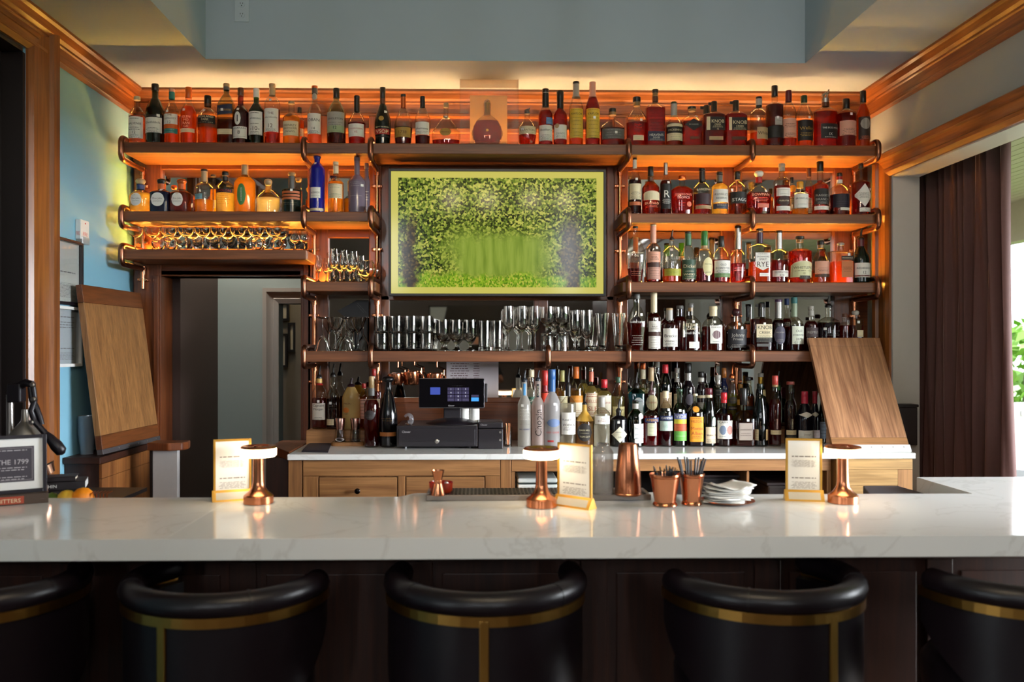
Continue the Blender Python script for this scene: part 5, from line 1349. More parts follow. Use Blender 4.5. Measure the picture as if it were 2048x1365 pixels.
B(80,320,545,870,770,76,'clear','5a1410',850,('c','c8202c',640,88),[L(940,985,'w','1.6:CAPERITIF','2a2024'),L(985,1200,'w','_|_|~1','3a5a7a'),L(1010,1140,'7a8fae','','k','o',(110,200)),L(1010,1140,'b06a5c','','k','o',(210,300))],'dark red bottle with white crested label and red cap',wrap=(('c8202c',645,690),))
B(340,620,480,920,800,84,'clear','7a2a10',960,('c','k',720,100),[L(970,1215,'a99a8e','_|1.5:DISARONNO|~2|_','3a2a24','r',(378,568))],'square amaretto bottle with grey brown label',n=6,st=(502,930))
B(605,830,415,1000,560,76,'dgreen','1c3a0e',600,('c','0f1a10',490),[L(1065,1220,'c9b48c','~4','k','r',(620,665)),L(1065,1220,'b08f60','','k','r',(770,812))],'tall dark green sloping wine bottle')
B(850,1020,300,720,600,76,'clear','8a1414',640,('c','b03a30',430,84),[L(905,1070,None,'^COURAGE','pk'),L(1080,1140,'c9b48c','~1','k')],'red bottle with cork and upright lettering',wrap=(('ck',432,460),))
B(1075,1235,385,740,620,78,'clear','4a1a14',660,('c','8a3a30',430,110),[L(905,1075,None,'^COURAGE','c'),L(1080,1145,'c9b48c','~1','k'),L(1150,1200,'k','~1','w')],'darker corked bottle with upright lettering')
B(1240,1480,525,940,700,88,'!0d0a12','dark',900,('c','b02a3c',600,92),[L(815,900,'d8d0c0','','k','v',(1262,1440)),L(1080,1190,'d9d4c8','_|Joseph|~1','6a5a4a')],'dark wine bottle with crimson foil and star collar',wrap=(('b02a3c',600,700),))
B(1440,1575,525,940,700,60,'!0d0a12','dark',900,('c','b02a3c',600,66),[L(815,890,'c8bfae','','k','v',(1450,1540)),L(1080,1190,'b8a8a4','~2','6a5a4a')],'twin dark wine bottle half hidden by the flap',wrap=(('b02a3c',600,700),),y=4.54)
B(1560,1665,540,940,700,50,'dgreen','1c3a0e',900,('c','lg',600),[L(960,1200,'6a7480','~5','k')],'green wine bottle just beside the raised flap',y=4.56)
# --- back counter, rear row on the step
row(1000, 730, 8.03, 's4', 4.63, 'back counter rear row', ZST)
B(430,580,80,480,300,80,'clear','water',400,('c','c',200),[L(510,640,'3f6a58','_|1.4:GIN|_','w')],'clear bottle with green label behind the frosted vodka',back=1,y=4.63)
B(640,800,90,560,420,90,'clear','redor',520,('c','c8322c',330),[L(450,620,'e8442a','','k','p',(665,800))],'red capped bottle with hanging scarlet seal',back=1,y=4.63,wrap=(('8a1420',330,440),))
B(905,1090,90,430,280,70,'clear','gold',420,('c','a8a060',270),[L(500,690,'d8cfae','~5','5a6a4a')],'gold capped bottle with pale picture label in the rear row',back=1,y=4.62)
B(1110,1340,30,400,230,80,'clear','gold',420,('c','e0742a',220,90),[L(490,600,'d88a2c','_|~1|_','c'),L(600,830,'e8dcc0','_|~4','a85a2c')],'orange capped bottle with apricot label',back=1,y=4.62)
B(1355,1575,45,440,320,70,'clear','pale',340,('c','tn',90,66),[L(450,830,'e0cfb0','~2|1.6:BELLE|1.6:ISLE|~3','a84a30')],'tall bottle with cream label in rust letters',back=1,y=4.61,wrap=(('d8745a',110,270),))
B(1560,1790,235,480,390,74,'clear','pale',420,('c','c8202c',370,98),[L(490,800,'ece4d4','_|BEEFEATER|_|~3','a83030')],'pale gin bottle with red cap',back=1,y=4.6)
row(1200, 710, 7.183, 's4', 4.63, 'back counter rear row', ZST)
B(165,355,320,620,470,70,'clear','pale',600,('c','3a5a44',400),[L(740,880,'e0d39c','1.8:CATHEAD|~3','5a5a30')],'clear bottle with green cap and yellow label',back=1,y=4.61)
B(400,640,255,560,480,80,'aqua','8fd0d8',560,('p','k',470),[L(610,860,'b8c4c8','1.4:BOMBAY|_|~3','2a3a5a','a',(465,600))],'sky blue gin bottle with silver label',back=1,y=4.61,n=4)
B(545,690,115,450,350,70,'clear','lime',480,('c','co',210),[L(500,700,'c9b98a','~3','k')],'yellow green bottle with white neck and copper top',back=1,y=4.68,wrap=(('c',212,350),))
B(640,830,185,480,400,72,'clear','brown',560,('c','tn',380,80),[L(575,790,'ddd0a8','_|1.6:AVERNA|_','c0392b','o')],'gold necked amaro bottle with big round label',back=1,y=4.6)
B(760,880,100,420,330,70,'clear','water',440,('c','lg',180),[],'clear capped bottle between the amaro and green bottle',back=1,y=4.69)
B(845,1030,140,480,270,78,'green','2a6a1c',480,('c','c8202c',265),[L(540,760,'d0b08a','~4','8a2a1c')],'green bottle with long red foil',back=1,y=4.61)
B(1050,1170,190,480,380,66,'clear','brown',480,('c','lg',265),[L(560,800,'c8b48c','~4','k')],'slim bottle with pale collar in the rear row',back=1,y=4.64,wrap=(('lg',340,390),))
B(1190,1345,120,480,390,86,'!120c10','dark',480,('c','k',260),[L(560,720,'5a5460','','k','o',(1215,1330))],'dark bottle with grey medallion and silver collar',back=1,y=4.61,wrap=(('s',265,370),),st=(1283,520))
B(1385,1520,245,520,420,80,'!180e10','dark',480,('c','k',325),[L(580,620,'c','~1','k'),L(680,780,'8a847a','~3','k')],'dark bottle with pale collar and two labels',back=1,y=4.62,wrap=(('lg',328,385),))
B(1630,1760,290,480,420,70,'clear','6a6a2a',470,('c','lg',360),[L(490,590,'1c1a18','~2','c')],'olive liqueur bottle with black collar label',back=1,y=4.63,wrap=(('s',362,440),))
row(1420, 710, 7.185, 's4', 4.63, 'back counter rear row', ZST)
B(245,385,145,580,380,76,'clear','lime',560,('p','co',330),[L(600,700,'3a3424','_|~1|_','g','o'),L(735,790,'1c1a18','1.4:CHARTREUSE','c')],'yellow green liqueur bottle with copper spout',back=1,y=4.61)
B(480,620,320,600,440,70,'clear','amber',600,('c','k',375),[L(735,790,'1c1a18','~1','c')],'amber liqueur bottle with thin necked black cap',back=1,y=4.61)
B(370,510,420,640,560,60,'clear','gold',600,('c','a8742c',500),[L(640,720,'d8a040','~2','br')],'golden carton coloured bottle deep in the rear row',back=1,y=4.69)
B(140,260,190,500,380,60,'!101a44','dark',480,('c','c8762a',330),[L(520,680,'2a3a6a','~2','c')],'navy bottle with orange neck ring in the rear row',back=1,y=4.66)
B(660,800,265,560,430,72,'dgreen','3a4a14',560,('c','lg',320),[L(500,600,'e8d8a0','','k','p',(740,840))],'sparkling wine bottle with gold foil neck in the rear row',back=1,y=4.64,wrap=(('g',322,440),))
B(930,1030,235,640,520,60,'dgreen','1c3a0e',620,('p','k',430),[L(440,510,'3f8a4a','','k')],'green banded bottle with spout behind the corked red one',back=1,y=4.64)

place_words = {'top shelf': 'top shelf', 'agave shelf': 'agave shelf by the blue wall', 'second right shelf': 'second right shelf', 'third right shelf': 'third right shelf', 'low right shelf': 'low right shelf',
               'doorway end of the back counter': 'doorway end of the counter', 'back counter front row': 'counter front row', 'back counter rear row': 'counter rear row'}
for pl_ in place_words:
    fr_row = sorted([a for a in ALL if a[2] == pl_ and (not a[4] or pl_ == 'back counter rear row')], key=lambda a: a[3])
    n_ = len(fr_row)
    for i, a in enumerate(fr_row):
        k1, k2 = i+1, n_-i
        side = 'left' if k1 <= k2 else 'right'; kk = min(k1, k2)
        a[0]['label'] = a[1] if len(a[1].split()) >= 11 else '%s, %s from %s, %s' % (a[1], ORD[kk], side, pl_ if len(a[1].split()) > 7 else place_words[pl_])
    for a in ALL:
        if a[2] == pl_ and a[4] and pl_ != 'back counter rear row': a[0]['label'] = '%s, %s' % (a[1], pl_)
for a in ALL:
    w_ = a[0]['label'].split()
    if len(w_) > 16: a[0]['label'] = a[1]
    a[0]['group'] = 'bottles on the '+a[2]
# ------------------------------------------------------------------ glassware
M_gl = solid_glass('stemware_glass', 'fdfcfa')
def gprof(kind):
    """outer then inner profile (r, z) for unit rim radius and unit height"""
    if kind == 'coupe':
        return [(0.0, 0), (0.72, 0), (0.72, 0.012), (0.12, 0.05), (0.055, 0.1), (0.05, 0.5), (0.1, 0.56), (0.45, 0.6), (0.78, 0.7), (0.95, 0.84), (1.0, 1.0), (0.97, 1.0), (0.9, 0.85), (0.74, 0.73), (0.42, 0.635), (0.0, 0.61)]
    if kind == 'vglass':
        return [(0.0, 0), (0.7, 0), (0.7, 0.012), (0.12, 0.05), (0.06, 0.12), (0.06, 0.48), (0.16, 0.53), (0.6, 0.72), (0.95, 0.93), (1.0, 1.0), (0.97, 1.0), (0.56, 0.73), (0.1, 0.56), (0.0, 0.55)]
    if kind == 'flute':
        return [(0.0, 0), (1.0, 0), (1.0, 0.01), (0.2, 0.04), (0.11, 0.1), (0.11, 0.4), (0.3, 0.44), (0.75, 0.5), (0.98, 0.6), (1.0, 0.8), (0.94, 1.0), (0.9, 1.0), (0.95, 0.8), (0.93, 0.61), (0.7, 0.53), (0.0, 0.48)]
    if kind == 'goblet':
        return [(0.0, 0), (0.85, 0), (0.85, 0.02), (0.25, 0.07), (0.16, 0.14), (0.2, 0.24), (0.55, 0.32), (0.9, 0.44), (1.0, 0.6), (0.97, 1.0), (0.93, 1.0), (0.95, 0.6), (0.85, 0.46), (0.5, 0.36), (0.0, 0.3)]
    if kind == 'tumbler':
        return [(0.0, 0), (0.93, 0), (0.96, 0.03), (0.98, 0.5), (1.0, 1.0), (0.95, 1.0), (0.92, 0.5), (0.88, 0.14), (0.0, 0.11)]
    if kind == 'pilsner':
        return [(0.0, 0), (0.6, 0), (0.62, 0.03), (0.5, 0.06), (0.62, 0.12), (0.8, 0.5), (1.0, 1.0), (0.95, 1.0), (0.74, 0.5), (0.54, 0.15), (0.0, 0.11)]
    if kind == 'tulip':
        return [(0.0, 0), (0.8, 0), (0.8, 0.02), (0.2, 0.07), (0.12, 0.14), (0.12, 0.34), (0.5, 0.4), (0.95, 0.52), (1.0, 0.62), (0.8, 0.85), (0.72, 1.0), (0.68, 1.0), (0.76, 0.85), (0.95, 0.62), (0.88, 0.54), (0.45, 0.43), (0.0, 0.4)]
    if kind == 'snifter':
        return [(0.0, 0), (0.6, 0), (0.6, 0.02), (0.15, 0.07), (0.1, 0.15), (0.4, 0.2), (0.85, 0.36), (1.0, 0.55), (0.9, 0.78), (0.66, 1.0), (0.63, 1.0), (0.86, 0.78), (0.96, 0.55), (0.8, 0.38), (0.36, 0.23), (0.0, 0.21)]
GM = {}
def glass_mesh(kind, r, h):
    key = (kind, round(r, 4), round(h, 4))
    if key not in GM:
        o = MB().lathe([(a*r, z*h) for a, z in gprof(kind)], 28, close=False).build('bowl', M_gl, smooth=55)
        GM[key] = o.data; bpy.data.objects.remove(o)
    return GM[key]
GC = {}
def glassware(kind, px, pw, pt, pb, Y, z0, label, group, flip=False, lying=None):
    a = P(px, pb, Y); s_ = (P(px+pw/2, pb, Y).x-P(px-pw/2, pb, Y).x)/2
    h = P(px, pt, Y).z-z0
    me = glass_mesh(kind, s_, h)
    o = bpy.data.objects.new({'coupe': 'champagne_coupe', 'vglass': 'cocktail_glass', 'flute': 'champagne_flute', 'goblet': 'stemmed_goblet', 'tumbler': 'rocks_tumbler', 'pilsner': 'tall_beer_glass', 'tulip': 'nosing_glass', 'snifter': 'brandy_snifter'}[kind], me)
    C.objects.link(o); o.location = (a.x, Y, z0)
    if flip: o.rotation_euler = (PI, 0, 0); o.location.z = z0+h
    tag(o, label, 'glass', group)
    return o, h
OR2 = ['first', 'second', 'third', 'fourth', 'fifth', 'sixth', 'seventh', 'eighth', 'ninth', 'tenth', 'eleventh', 'twelfth']
z0 = SH['s3l']
for i, px in enumerate((271, 305, 338, 372.5, 405.6, 438, 476, 512.6, 547.5)):
    glassware('coupe', px, 32.5, 455, 499, 4.50, z0, 'clear coupe in the front row of the coupe shelf, %s from the blue wall' % OR2[i], 'standing champagne coupes')
for i, px in enumerate((318, 352, 386, 420, 455, 492, 528, 562)):
    glassware('coupe', px, 32.5, 458, 499, 4.60, z0, 'clear coupe in the second row of the coupe shelf, %s from the blue wall' % OR2[i], 'rear champagne coupes')
for i, px in enumerate((315.6, 341, 512.6, 552)):
    a = P(px, 499, 4.475); r_ = 0.034
    o = bpy.data.objects.new('shot_glass', glass_mesh('tumbler', 0.034, 0.075)); C.objects.link(o)
    o.location = (a.x, 4.475, z0+0.0345); o.rotation_euler = (-PI/2, 0, 0)
    o.location.y = 4.47
    tag(o, 'round glass lying on its side, %s along the coupe shelf' % OR2[i], 'glass', 'glasses lying on the coupe shelf')
for i, px in enumerate((590, 609)):
    glassware('tulip', px, 19, 462, 499, 4.50, z0, 'tulip glass at the doorway end of the coupe shelf, %s one' % ('inner', 'outer')[i], 'tulip glasses')
z0 = SH['s3m']
for i, (px, pw, pt, yy) in enumerate(((637, 14, 511, 4.51), (652, 15, 516, 4.53), (668, 17, 498, 4.5), (688, 17, 501, 4.51), (708, 18, 503, 4.5), (660, 17, 506, 4.6), (680, 17, 506, 4.6), (700, 17, 508, 4.6), (722, 17, 512, 4.61))):
    glassware('tulip', px, pw, pt, 563, yy, z0, 'nosing glass on the short shelf, %s from the doorway in the %s row' % (OR2[i if i < 5 else i-5], 'front' if i < 5 else 'rear'), 'nosing glasses')
glassware('snifter', 733, 36, 521, 563, 4.52, z0, 'round bellied snifter at the screen end of the short shelf', 'snifters')
glassware('snifter', 747, 32, 523, 563, 4.62, z0, 'round bellied snifter half hidden behind another snifter', 'snifters')
z0 = SH['s4']
for i, (px, pw, fl, yy) in enumerate(((645, 34, True, 4.5), (671, 34, False, 4.53), (691, 34, True, 4.5), (716, 34, False, 4.5), (658, 32, False, 4.62), (682, 32, True, 4.62), (705, 32, False, 4.62), (727, 32, True, 4.6))):
    glassware('vglass', px, pw, 635, 703, yy, z0, '%s cocktail glass, %s from the doorway in the %s row of the low shelf' % ('inverted' if fl else 'upright', OR2[i if i < 4 else i-4], 'front' if i < 4 else 'rear'), 'cocktail glasses', flip=fl)
hgt = (P(760, 632, 4.5).z-z0)/2
for r, yy in enumerate((4.5, 4.57, 4.64)):
    for i, px in enumerate((762, 791, 821, 852)):
        for k in range(2):
            a = P(px, 700, yy)
            o = bpy.data.objects.new('rocks_tumbler', glass_mesh('tumbler', 0.0375, hgt-0.001)); C.objects.link(o)
            o.location = (a.x, yy, z0+k*hgt)
            tag(o, '%s tumbler of the %s stack from the doorway side, %s row' % (('lower', 'upper')[k], OR2[i], ('front', 'middle', 'rear')[r]), 'glass', 'stacked rocks tumblers')
for r, yy in enumerate((4.5, 4.6)):
    for i, px in enumerate((885, 912, 940)):
        glassware('goblet', px, 26, 640 if r == 0 else 642, 703, yy, z0, 'short stemmed goblet, %s of three, %s row' % (OR2[i], ('front', 'rear')[r]), 'short stemmed goblets')
for r, yy in enumerate((4.5, 4.6)):
    for i, px in enumerate((969, 994)):
        glassware('tumbler', px, 24, 642, 703, yy, z0, 'wide straight tumbler beside the goblets, %s one in the %s row' % (('first', 'second')[i], ('front', 'rear')[r]), 'wide tumblers')
for r, yy in enumerate((4.5, 4.6)):
    for i, px in enumerate((1017, 1044, 1070)):
        glassware('flute', px, 20, 613, 703, yy, z0, 'slim champagne flute, %s from the tumblers in the %s row' % (OR2[i], ('front', 'rear')[r]), 'champagne flutes')
for r, yy in enumerate((4.5, 4.59)):
    for i, px in enumerate((1094, 1124)):
        o, h = glassware('tumbler', px, 26, 668, 703, yy, z0, 'base tumbler under an upturned goblet, %s from the flutes, %s row' % (OR2[i], ('front', 'rear')[r]), 'tumblers under goblets', flip=True)
        glassware('goblet', px, 30, 614, 668, yy, z0+h+0.001, 'goblet perched on an upturned tumbler, %s from the flutes, %s row' % (OR2[i], ('front', 'rear')[r]), 'goblets on tumblers')
for r, yy in enumerate((4.5, 4.6)):
    for i, px in enumerate((1150, 1173)):
        glassware('goblet' if i else 'flute', px, 24 if i else 20, 621, 703, yy, z0, 'tall stemmed glass beside the beer glasses, %s one, %s row' % (('farther', 'nearer')[i], ('front', 'rear')[r]), 'tall stemmed glasses')
for r, yy in enumerate((4.5, 4.6)):
    for i, px in enumerate((1204, 1237)):
        glassware('pilsner', px, 27, 627, 703, yy, z0, 'tall flared beer glass, %s the winged bottle, %s row' % (('one away from', 'right beside')[i], ('front', 'rear')[r]), 'flared beer glasses')

# ------------------------------------------------------------------ display case with decanter
Y = 4.52
a, b = P(920, 287, Y), P(1036, 167, Y)
z0 = SH['s1']
dc = thing('display_case', 'clear acrylic display case in the middle of the top shelf', 'display case', ((a.x+b.x)/2, Y, z0))
w2 = (b.x-a.x)/2; h = b.z-z0; ac = glass('f8f4ee', 'acrylic', 1.0, 0.0, 0.8); q = 0.004; dd = 0.07
for nm, bx in (('side_pane', (-w2, -w2+q, -dd, dd, 0, h)), ('side_pane', (w2-q, w2, -dd, dd, 0, h)), ('front_pane', (-w2+q, w2-q, -dd, -dd+q, 0, h-q)), ('top_pane', (-w2+q, w2-q, -dd+q, dd, h-q, h))):
    MB().box(*bx).build(nm, ac, dc)
MB().box(-w2+q, w2-q, -dd+q, dd, 0.0, 0.012).build('base_pane', ac, dc)
MB().box(-w2*0.66, w2*0.64, dd-0.012, dd-0.004, 0.012, h*0.86).build('backing_card', glass('e8d4a4', 'translucent_card', 0.2, 0.7), dc)
Yd = 4.515; a = P(974.5, 280, Yd)
r0 = (P(1004.5, 250, Yd).x-P(944.5, 250, Yd).x)/2
zc = z0+0.0125
H = P(974, 194, Yd).z-zc
t = thing('cognac_decanter', 'ornate round decanter with gold neck inside the acrylic case', 'decanter', (a.x, Yd, zc))
hb = P(974, 230, Yd).z-zc; hn = P(974, 207, Yd).z-zc
pr = [(0.0, 0), (r0*0.8, 0.0), (r0*0.98, hb*0.2), (r0, hb*0.38), (r0*0.93, hb*0.6), (r0*0.72, hb*0.8), (r0*0.35, hb*0.96), (r0*0.24, hb)]
MB().lathe(pr, 32, close=False, sy=0.42).build('glass', glass(GLS['clear'], 'clear'), t, smooth=50)
MB().lathe([(x_*0.95, z_*0.97+0.003) for x_, z_ in pr[:6]], 32, sy=0.4).build('liquid', liquid('a51c0c'), t, smooth=50)
MB().lathe([(r0*0.25, hb*0.98), (r0*0.23, hb+0.004), (r0*0.25, hn)], 18).build('gold_neck', plain('gold_collar', 'c79a3c', 0.25, 1.0), t, smooth=40)
st_ = MB()
for k in range(5):
    an = -1.0+k*0.5
    st_.tube([(0, 0, hn), (math.sin(an)*0.016, 0, hn+math.cos(an)*0.02)], [0.003, 0.007], 8)
st_.lathe([(0.006, hn-0.004), (0.008, hn+0.004), (0.003, hn+0.01)], 10)
st_.build('stopper', glass('f5e6c0', 'crystal', 1.0, 0.25), t, smooth=50)
MB().lathe([(0.009, 0), (0.007, 0.003), (0.0, 0.003)], 16, (0, -r0*0.43, hb*0.42), m=Matrix.Rotation(PI/2, 4, 'X')).build('medallion', MATS['gold_collar'], t)
sp_ = MB()
for sgn in (-1, 1):
    for k in range(9):
        an = -0.2+k*0.14
        sp_.lathe([(0.0035, -0.003), (0.0035, 0.003)], 6, (sgn*r0*1.0*math.cos(an*0.9), 0, hb*(0.36+0.34*math.sin(an))))
o = sp_.build('side_beading', MATS['glass_crystal'], t); o['kind'] = 'stuff'

# ------------------------------------------------------------------ table lamps
M_lampc = plain('lamp_copper', 'd0835c', 0.24, 1.0, noise=0.03)
M_glow = emitter('lamp_glow', (1.0, 0.78, 0.5), 7.0)
def table_lamp(px, pyb, pyt, label):
    o = PG(px, pyb, ZB); s_ = (o.x*math.sin(YAW)+o.y*math.cos(YAW))/F
    Hh = (pyb-pyt)*s_; k = Hh/123
    t = thing('table_lamp', label, 'lamp', o, 0, 'cordless copper table lamps')
    MB().lathe([(29*k, 0), (31*k, 1*k), (31*k, 16*k), (28*k, 19*k)], 36).build('base', M_lampc, t, smooth=35)
    MB().lathe([(28*k, 19*k), (20*k, 25*k), (14*k, 34*k), (12*k, 46*k), (11*k, 98*k)], 36).build('stem', M_lampc, t, smooth=50)
    MB().lathe([(11*k, 98*k), (34*k, 98.5*k), (37*k, 102*k), (37*k, 115*k), (35*k, 116*k)], 36, close=False).build('light_ring', M_glow, t, smooth=40)
    MB().lathe([(36.5*k, 116*k), (37*k, 118*k), (34*k, 121*k), (28*k, 121*k), (22*k, 118.5*k), (11*k, 118*k), (9*k, 121*k), (0.0001, 122*k)], 36, close=False).build('head_cap', M_lampc, t, smooth=40)
    MB().lathe([(29*k, 0.1*k), (29.5*k, 0.8*k)], 36).build('foot_ring', M_black, t)
table_lamp(517, 1007, 890, 'copper table lamp on the bar in front of the hall doorway')
table_lamp(1083, 1014, 893, 'copper table lamp in the middle of the bar')
table_lamp(1686, 1006, 890, 'copper table lamp on the bar in front of the scuffed flap')

# ------------------------------------------------------------------ menus in gold stands
M_goldw = plain('gold_stand', 'c9993f', 0.38, 0.55, noise=0.08)
def menu(pl, pr_, pytop, lines, label):
    A = PG(pl[0], pl[1], ZB); B2 = PG(pr_[0], pr_[1], ZB)
    c = (A+B2)/2; d = B2-A; w = d.length; ang = math.atan2(d.y, d.x)
    s_ = (c.x*math.sin(YAW)+c.y*math.cos(YAW))/F
    h = ((pl[1]+pr_[1])/2-pytop)*s_
    t = thing('menu_stand', label, 'menu', c, ang, 'drink menus on the bar')
    e = 0.0075
    MB().box(-w/2, -w/2+e, 0.004, 0.012, 0.008, h).box(w/2-e, w/2, 0.004, 0.012, 0.008, h).box(-w/2+e, w/2-e, 0.004, 0.012, h-e, h).box(-w/2+e, w/2-e, 0.004, 0.012, 0.008, 0.008+e).build('frame', M_goldw, t, bevel=0.001)
    sh = MB().box(-w/2+e, w/2-e, 0.007, 0.0085, 0.008+e, h-e).build('menu_sheet', M_paper, t)
    m = MB(); hz = h-0.045; zc_ = 0.035+hz/2
    for vs, fs in lay(lines, w-2*e, hz*0.94, 0.84): m.add([(x_, 0.0065, zc_+y_) for x_, y_ in vs], fs)
    m.build('lettering', plain('menu_ink', '8a7f78', 0.7, noise=0), sh)['kind'] = 'stuff'
    # slanted foot: gold rim round a clear plate
    hb_ = 0.036
    def ft(a, b): return (a, -0.018+b*0.022/hb_, b)
    m = MB()
    for x0, x1, z0_, z1_ in ((-w/2, -w/2+e, 0, hb_), (w/2-e, w/2, 0, hb_), (-w/2+e, w/2-e, 0, e*0.8), (-w/2+e, w/2-e, hb_-e, hb_)):
        v = [ft(a, b) for a, b in ((x0, z0_), (x1, z0_), (x1, z1_), (x0, z1_))]
        v += [(p[0], p[1]+0.004, p[2]) for p in v]
        m.add(v, [(0,1,2,3),(7,6,5,4),(0,4,5,1),(1,5,6,2),(2,6,7,3),(3,7,4,0)])
    m.build('foot_rim', M_goldw, t)
    MB().quad(*[ft(a, b) for a, b in ((-w/2+e, e*0.8), (w/2-e, e*0.8), (w/2-e, hb_-e), (-w/2+e, hb_-e))]).build('foot_plate', plain('foot_plate', 'cfc6b4', 0.3), t)
    for sx in (-1, 1):
        MB().prism([(-0.018, 0), (0.03, 0), (0.012, hb_), (0.004, hb_)], -0.002, 0.002, lambda a, b, hh: (sx*(w/2+0.0025)+hh, a, b)).build('foot_side', M_goldw, t)
ML = ['_', '1.6:WINE', '~2', '~1', '~2', '~1', '~2', '~1', '~2', '~1', '~2', '_', '1.2:BEER', '~5']
ML = ['1.4:_', '~1', '~12', '_', '~1', '~6']
menu((427, 1004), (503, 999), 879, ML, 'menu in a gold stand beside the lamp nearest the doorway')
menu((1113, 1010), (1181, 1020), 888, ML, 'menu in a gold stand beside the middle lamp')
menu((1572, 1001), (1645, 1003), 878, ML, 'menu in a gold stand beside the lamp nearest the curtain')

# ------------------------------------------------------------------ drip rail and things on the bar
A, B2 = PG(852, 1003, ZB), PG(1302, 1001, ZB)
yr0 = A.y; yr1 = PG(1000, 987.5, ZB).y-0.006
dr_ = thing('drip_rail', 'long brushed steel drip tray along the bar edge', 'tray', ((A.x+B2.x)/2, (yr0+yr1)/2, ZB))
w2 = (B2.x-A.x)/2; d2 = (yr1-yr0)/2
M_rail = plain('rail_steel', '8a8078', 0.35, 0.9, noise=0.1)
MB().box(-w2, w2, -d2, d2, 0, 0.02).build('tray', M_rail, dr_, bevel=0.002)
g0 = MB().box(-0.004, 0.004, -d2*0.85, d2*0.85, 0.0201, 0.0225).build('grate_bar', plain('grate', '3a3230', 0.4, 0.8), dr_)
n_ = int(w2*2/0.014)
for i in range(n_):
    o = g0 if i == 0 else g0.copy()
    if i: C.objects.link(o)
    o.location.x = -w2+0.02+i*(2*w2-0.04)/(n_-1)
zr = ZB+0.0226
def on_rail(px, py): return PG(px, py, zr)
def sz(o): return (o.x*math.sin(YAW)+o.y*math.cos(YAW))/F
o = on_rail(876, 991); k = sz(o)
t = thing('jigger', 'hourglass copper jigger on the end of the drip tray', 'jigger', o)
MB().lathe([(14*k, 0), (14*k, 2*k), (8.5*k, 22*k), (7.5*k, 28*k), (9*k, 34*k), (13*k, 50*k), (12.4*k, 50*k), (8*k, 34*k), (0.001, 31*k)], 24, close=False).build('cups', M_copper, t, smooth=50)
MB().lathe([(8*k, 26*k), (8.4*k, 28*k), (8*k, 30*k)], 24, close=False).build('waist_ring', M_copper, t, smooth=50)
o = on_rail(880, 988); o.y += 0.035; k = sz(o)
t = thing('votive_dish', 'small orange glass dish behind the copper jigger', 'dish', (o.x+0.002, min(o.y, yr1-0.03), zr))
MB().lathe([(0, 0), (20*k, 0), (23*k, 4*k), (24*k, 20*k), (22*k, 20*k), (20*k, 6*k), (0, 4*k)], 28, close=False).build('dish', glass('d8552a', 'orange_dish', 1.0, 0.3), t, smooth=40)
o = on_rail(893, 987); k = sz(o)
t = thing('steel_spoon', 'bar spoon with a steel ball end standing in the dish', 'spoon', (o.x, o.y, zr))
MB().tube([(0, 0, 0.002), (0, 0.004, 0.03)], 0.002, 8).build('handle', M_steel, t)
MB().lathe([(0.0005, 0.026), (0.006, 0.03), (0.007, 0.034), (0.006, 0.038), (0.0005, 0.042)], 14, (0, 0.004, 0)).build('ball', M_steel, t, smooth=60)
o = on_rail(1206, 988); k = sz(o)
t = thing('glass_carafe', 'frosted textured glass carafe behind the middle menu', 'carafe', o)
MB().lathe([(0, 0), (20*k, 0), (21*k, 3*k), (21*k, 82*k), (17*k, 90*k), (12*k, 96*k), (12*k, 100*k), (10.5*k, 100*k), (10.5*k, 96*k), (15*k, 89*k), (19*k, 81*k), (19*k, 4*k), (0, 3*k)], 28, close=False).build('body', glass('eceae8', 'carafe', 0.8, 0.22), t, smooth=50)
MB().lathe([(11*k, 97*k), (12.5*k, 98*k), (12*k, 101*k)], 20, close=False).build('rim', M_gl, t)
o = on_rail(1256, 990); k = sz(o)
t = thing('shaker_tin', 'tall copper cocktail shaker tin upside down on the drip tray', 'shaker', o)
MB().lathe([(26*k, 0), (26.5*k, 2*k), (25*k, 40*k), (19*k, 98*k), (17.5*k, 102*k), (14*k, 103.5*k), (0.0005, 103.5*k)], 36, close=False).build('tin', plain('dark_copper', 'a9694a', 0.25, 1.0, noise=0.06), t, smooth=40)
MB().lathe([(26.6*k, 2.5*k), (27*k, 3.5*k), (26.5*k, 4.5*k)], 36, close=False).build('rolled_rim', M_copper, t, smooth=40)
# julep cups with picks and straws
def julep(px, pyb, pyt, pw, label):
    o = PG(px, pyb, ZB); k = sz(o); h = (pyb-pyt)*k; r = pw/2*k
    t = thing('julep_cup', label, 'cup', o, 0, 'copper julep cups')
    MB().lathe([(0, 0), (r*0.72, 0), (r*0.8, h*0.03), (r*0.76, h*0.09), (r*0.68, h*0.13), (r*0.7, h*0.2), (r*0.95, h*0.93), (r, h*0.95), (r, h), (r*0.94, h), (r*0.9, h*0.9), (r*0.64, h*0.16), (0, h*0.13)], 32, close=False).build('cup', M_copper, t, smooth=40)
    MB().lathe([(r*0.955, h*0.88), (r*0.98, h*0.89), (r*0.965, h*0.9)], 32, close=False).build('bead', M_copper, t, smooth=50)
    return o, r, h
o1, r1, h1 = julep(1330, 1012, 948, 62, 'copper julep cup of cocktail picks')
o2, r2, h2 = julep(1383, 1010, 947, 52, 'copper julep cup of black straws')
rnd = random.Random(11)
M_str = plain('black_straw', '15131a', 0.4, noise=0)
def stick(o, a, rr, lean, length, rad, name, label, cat, group, tipm=None):
    x, y = math.cos(a)*rr, math.sin(a)*rr
    d = Vector((x*lean, y*lean, 1)).normalized()
    base = Vector((o.x+x*0.55, o.y+y*0.55, o.z+0.022))
    t = thing(name, label, cat, base, 0, group)
    MB().tube([(0, 0, 0), tuple(d*length)], rad, 6).build('shaft', M_str, t)
    if tipm:
        MB().lathe([(0.0005, -0.003), (0.003, 0), (0.0005, 0.003)], 8, tuple(d*length)).build('tip', tipm, t)
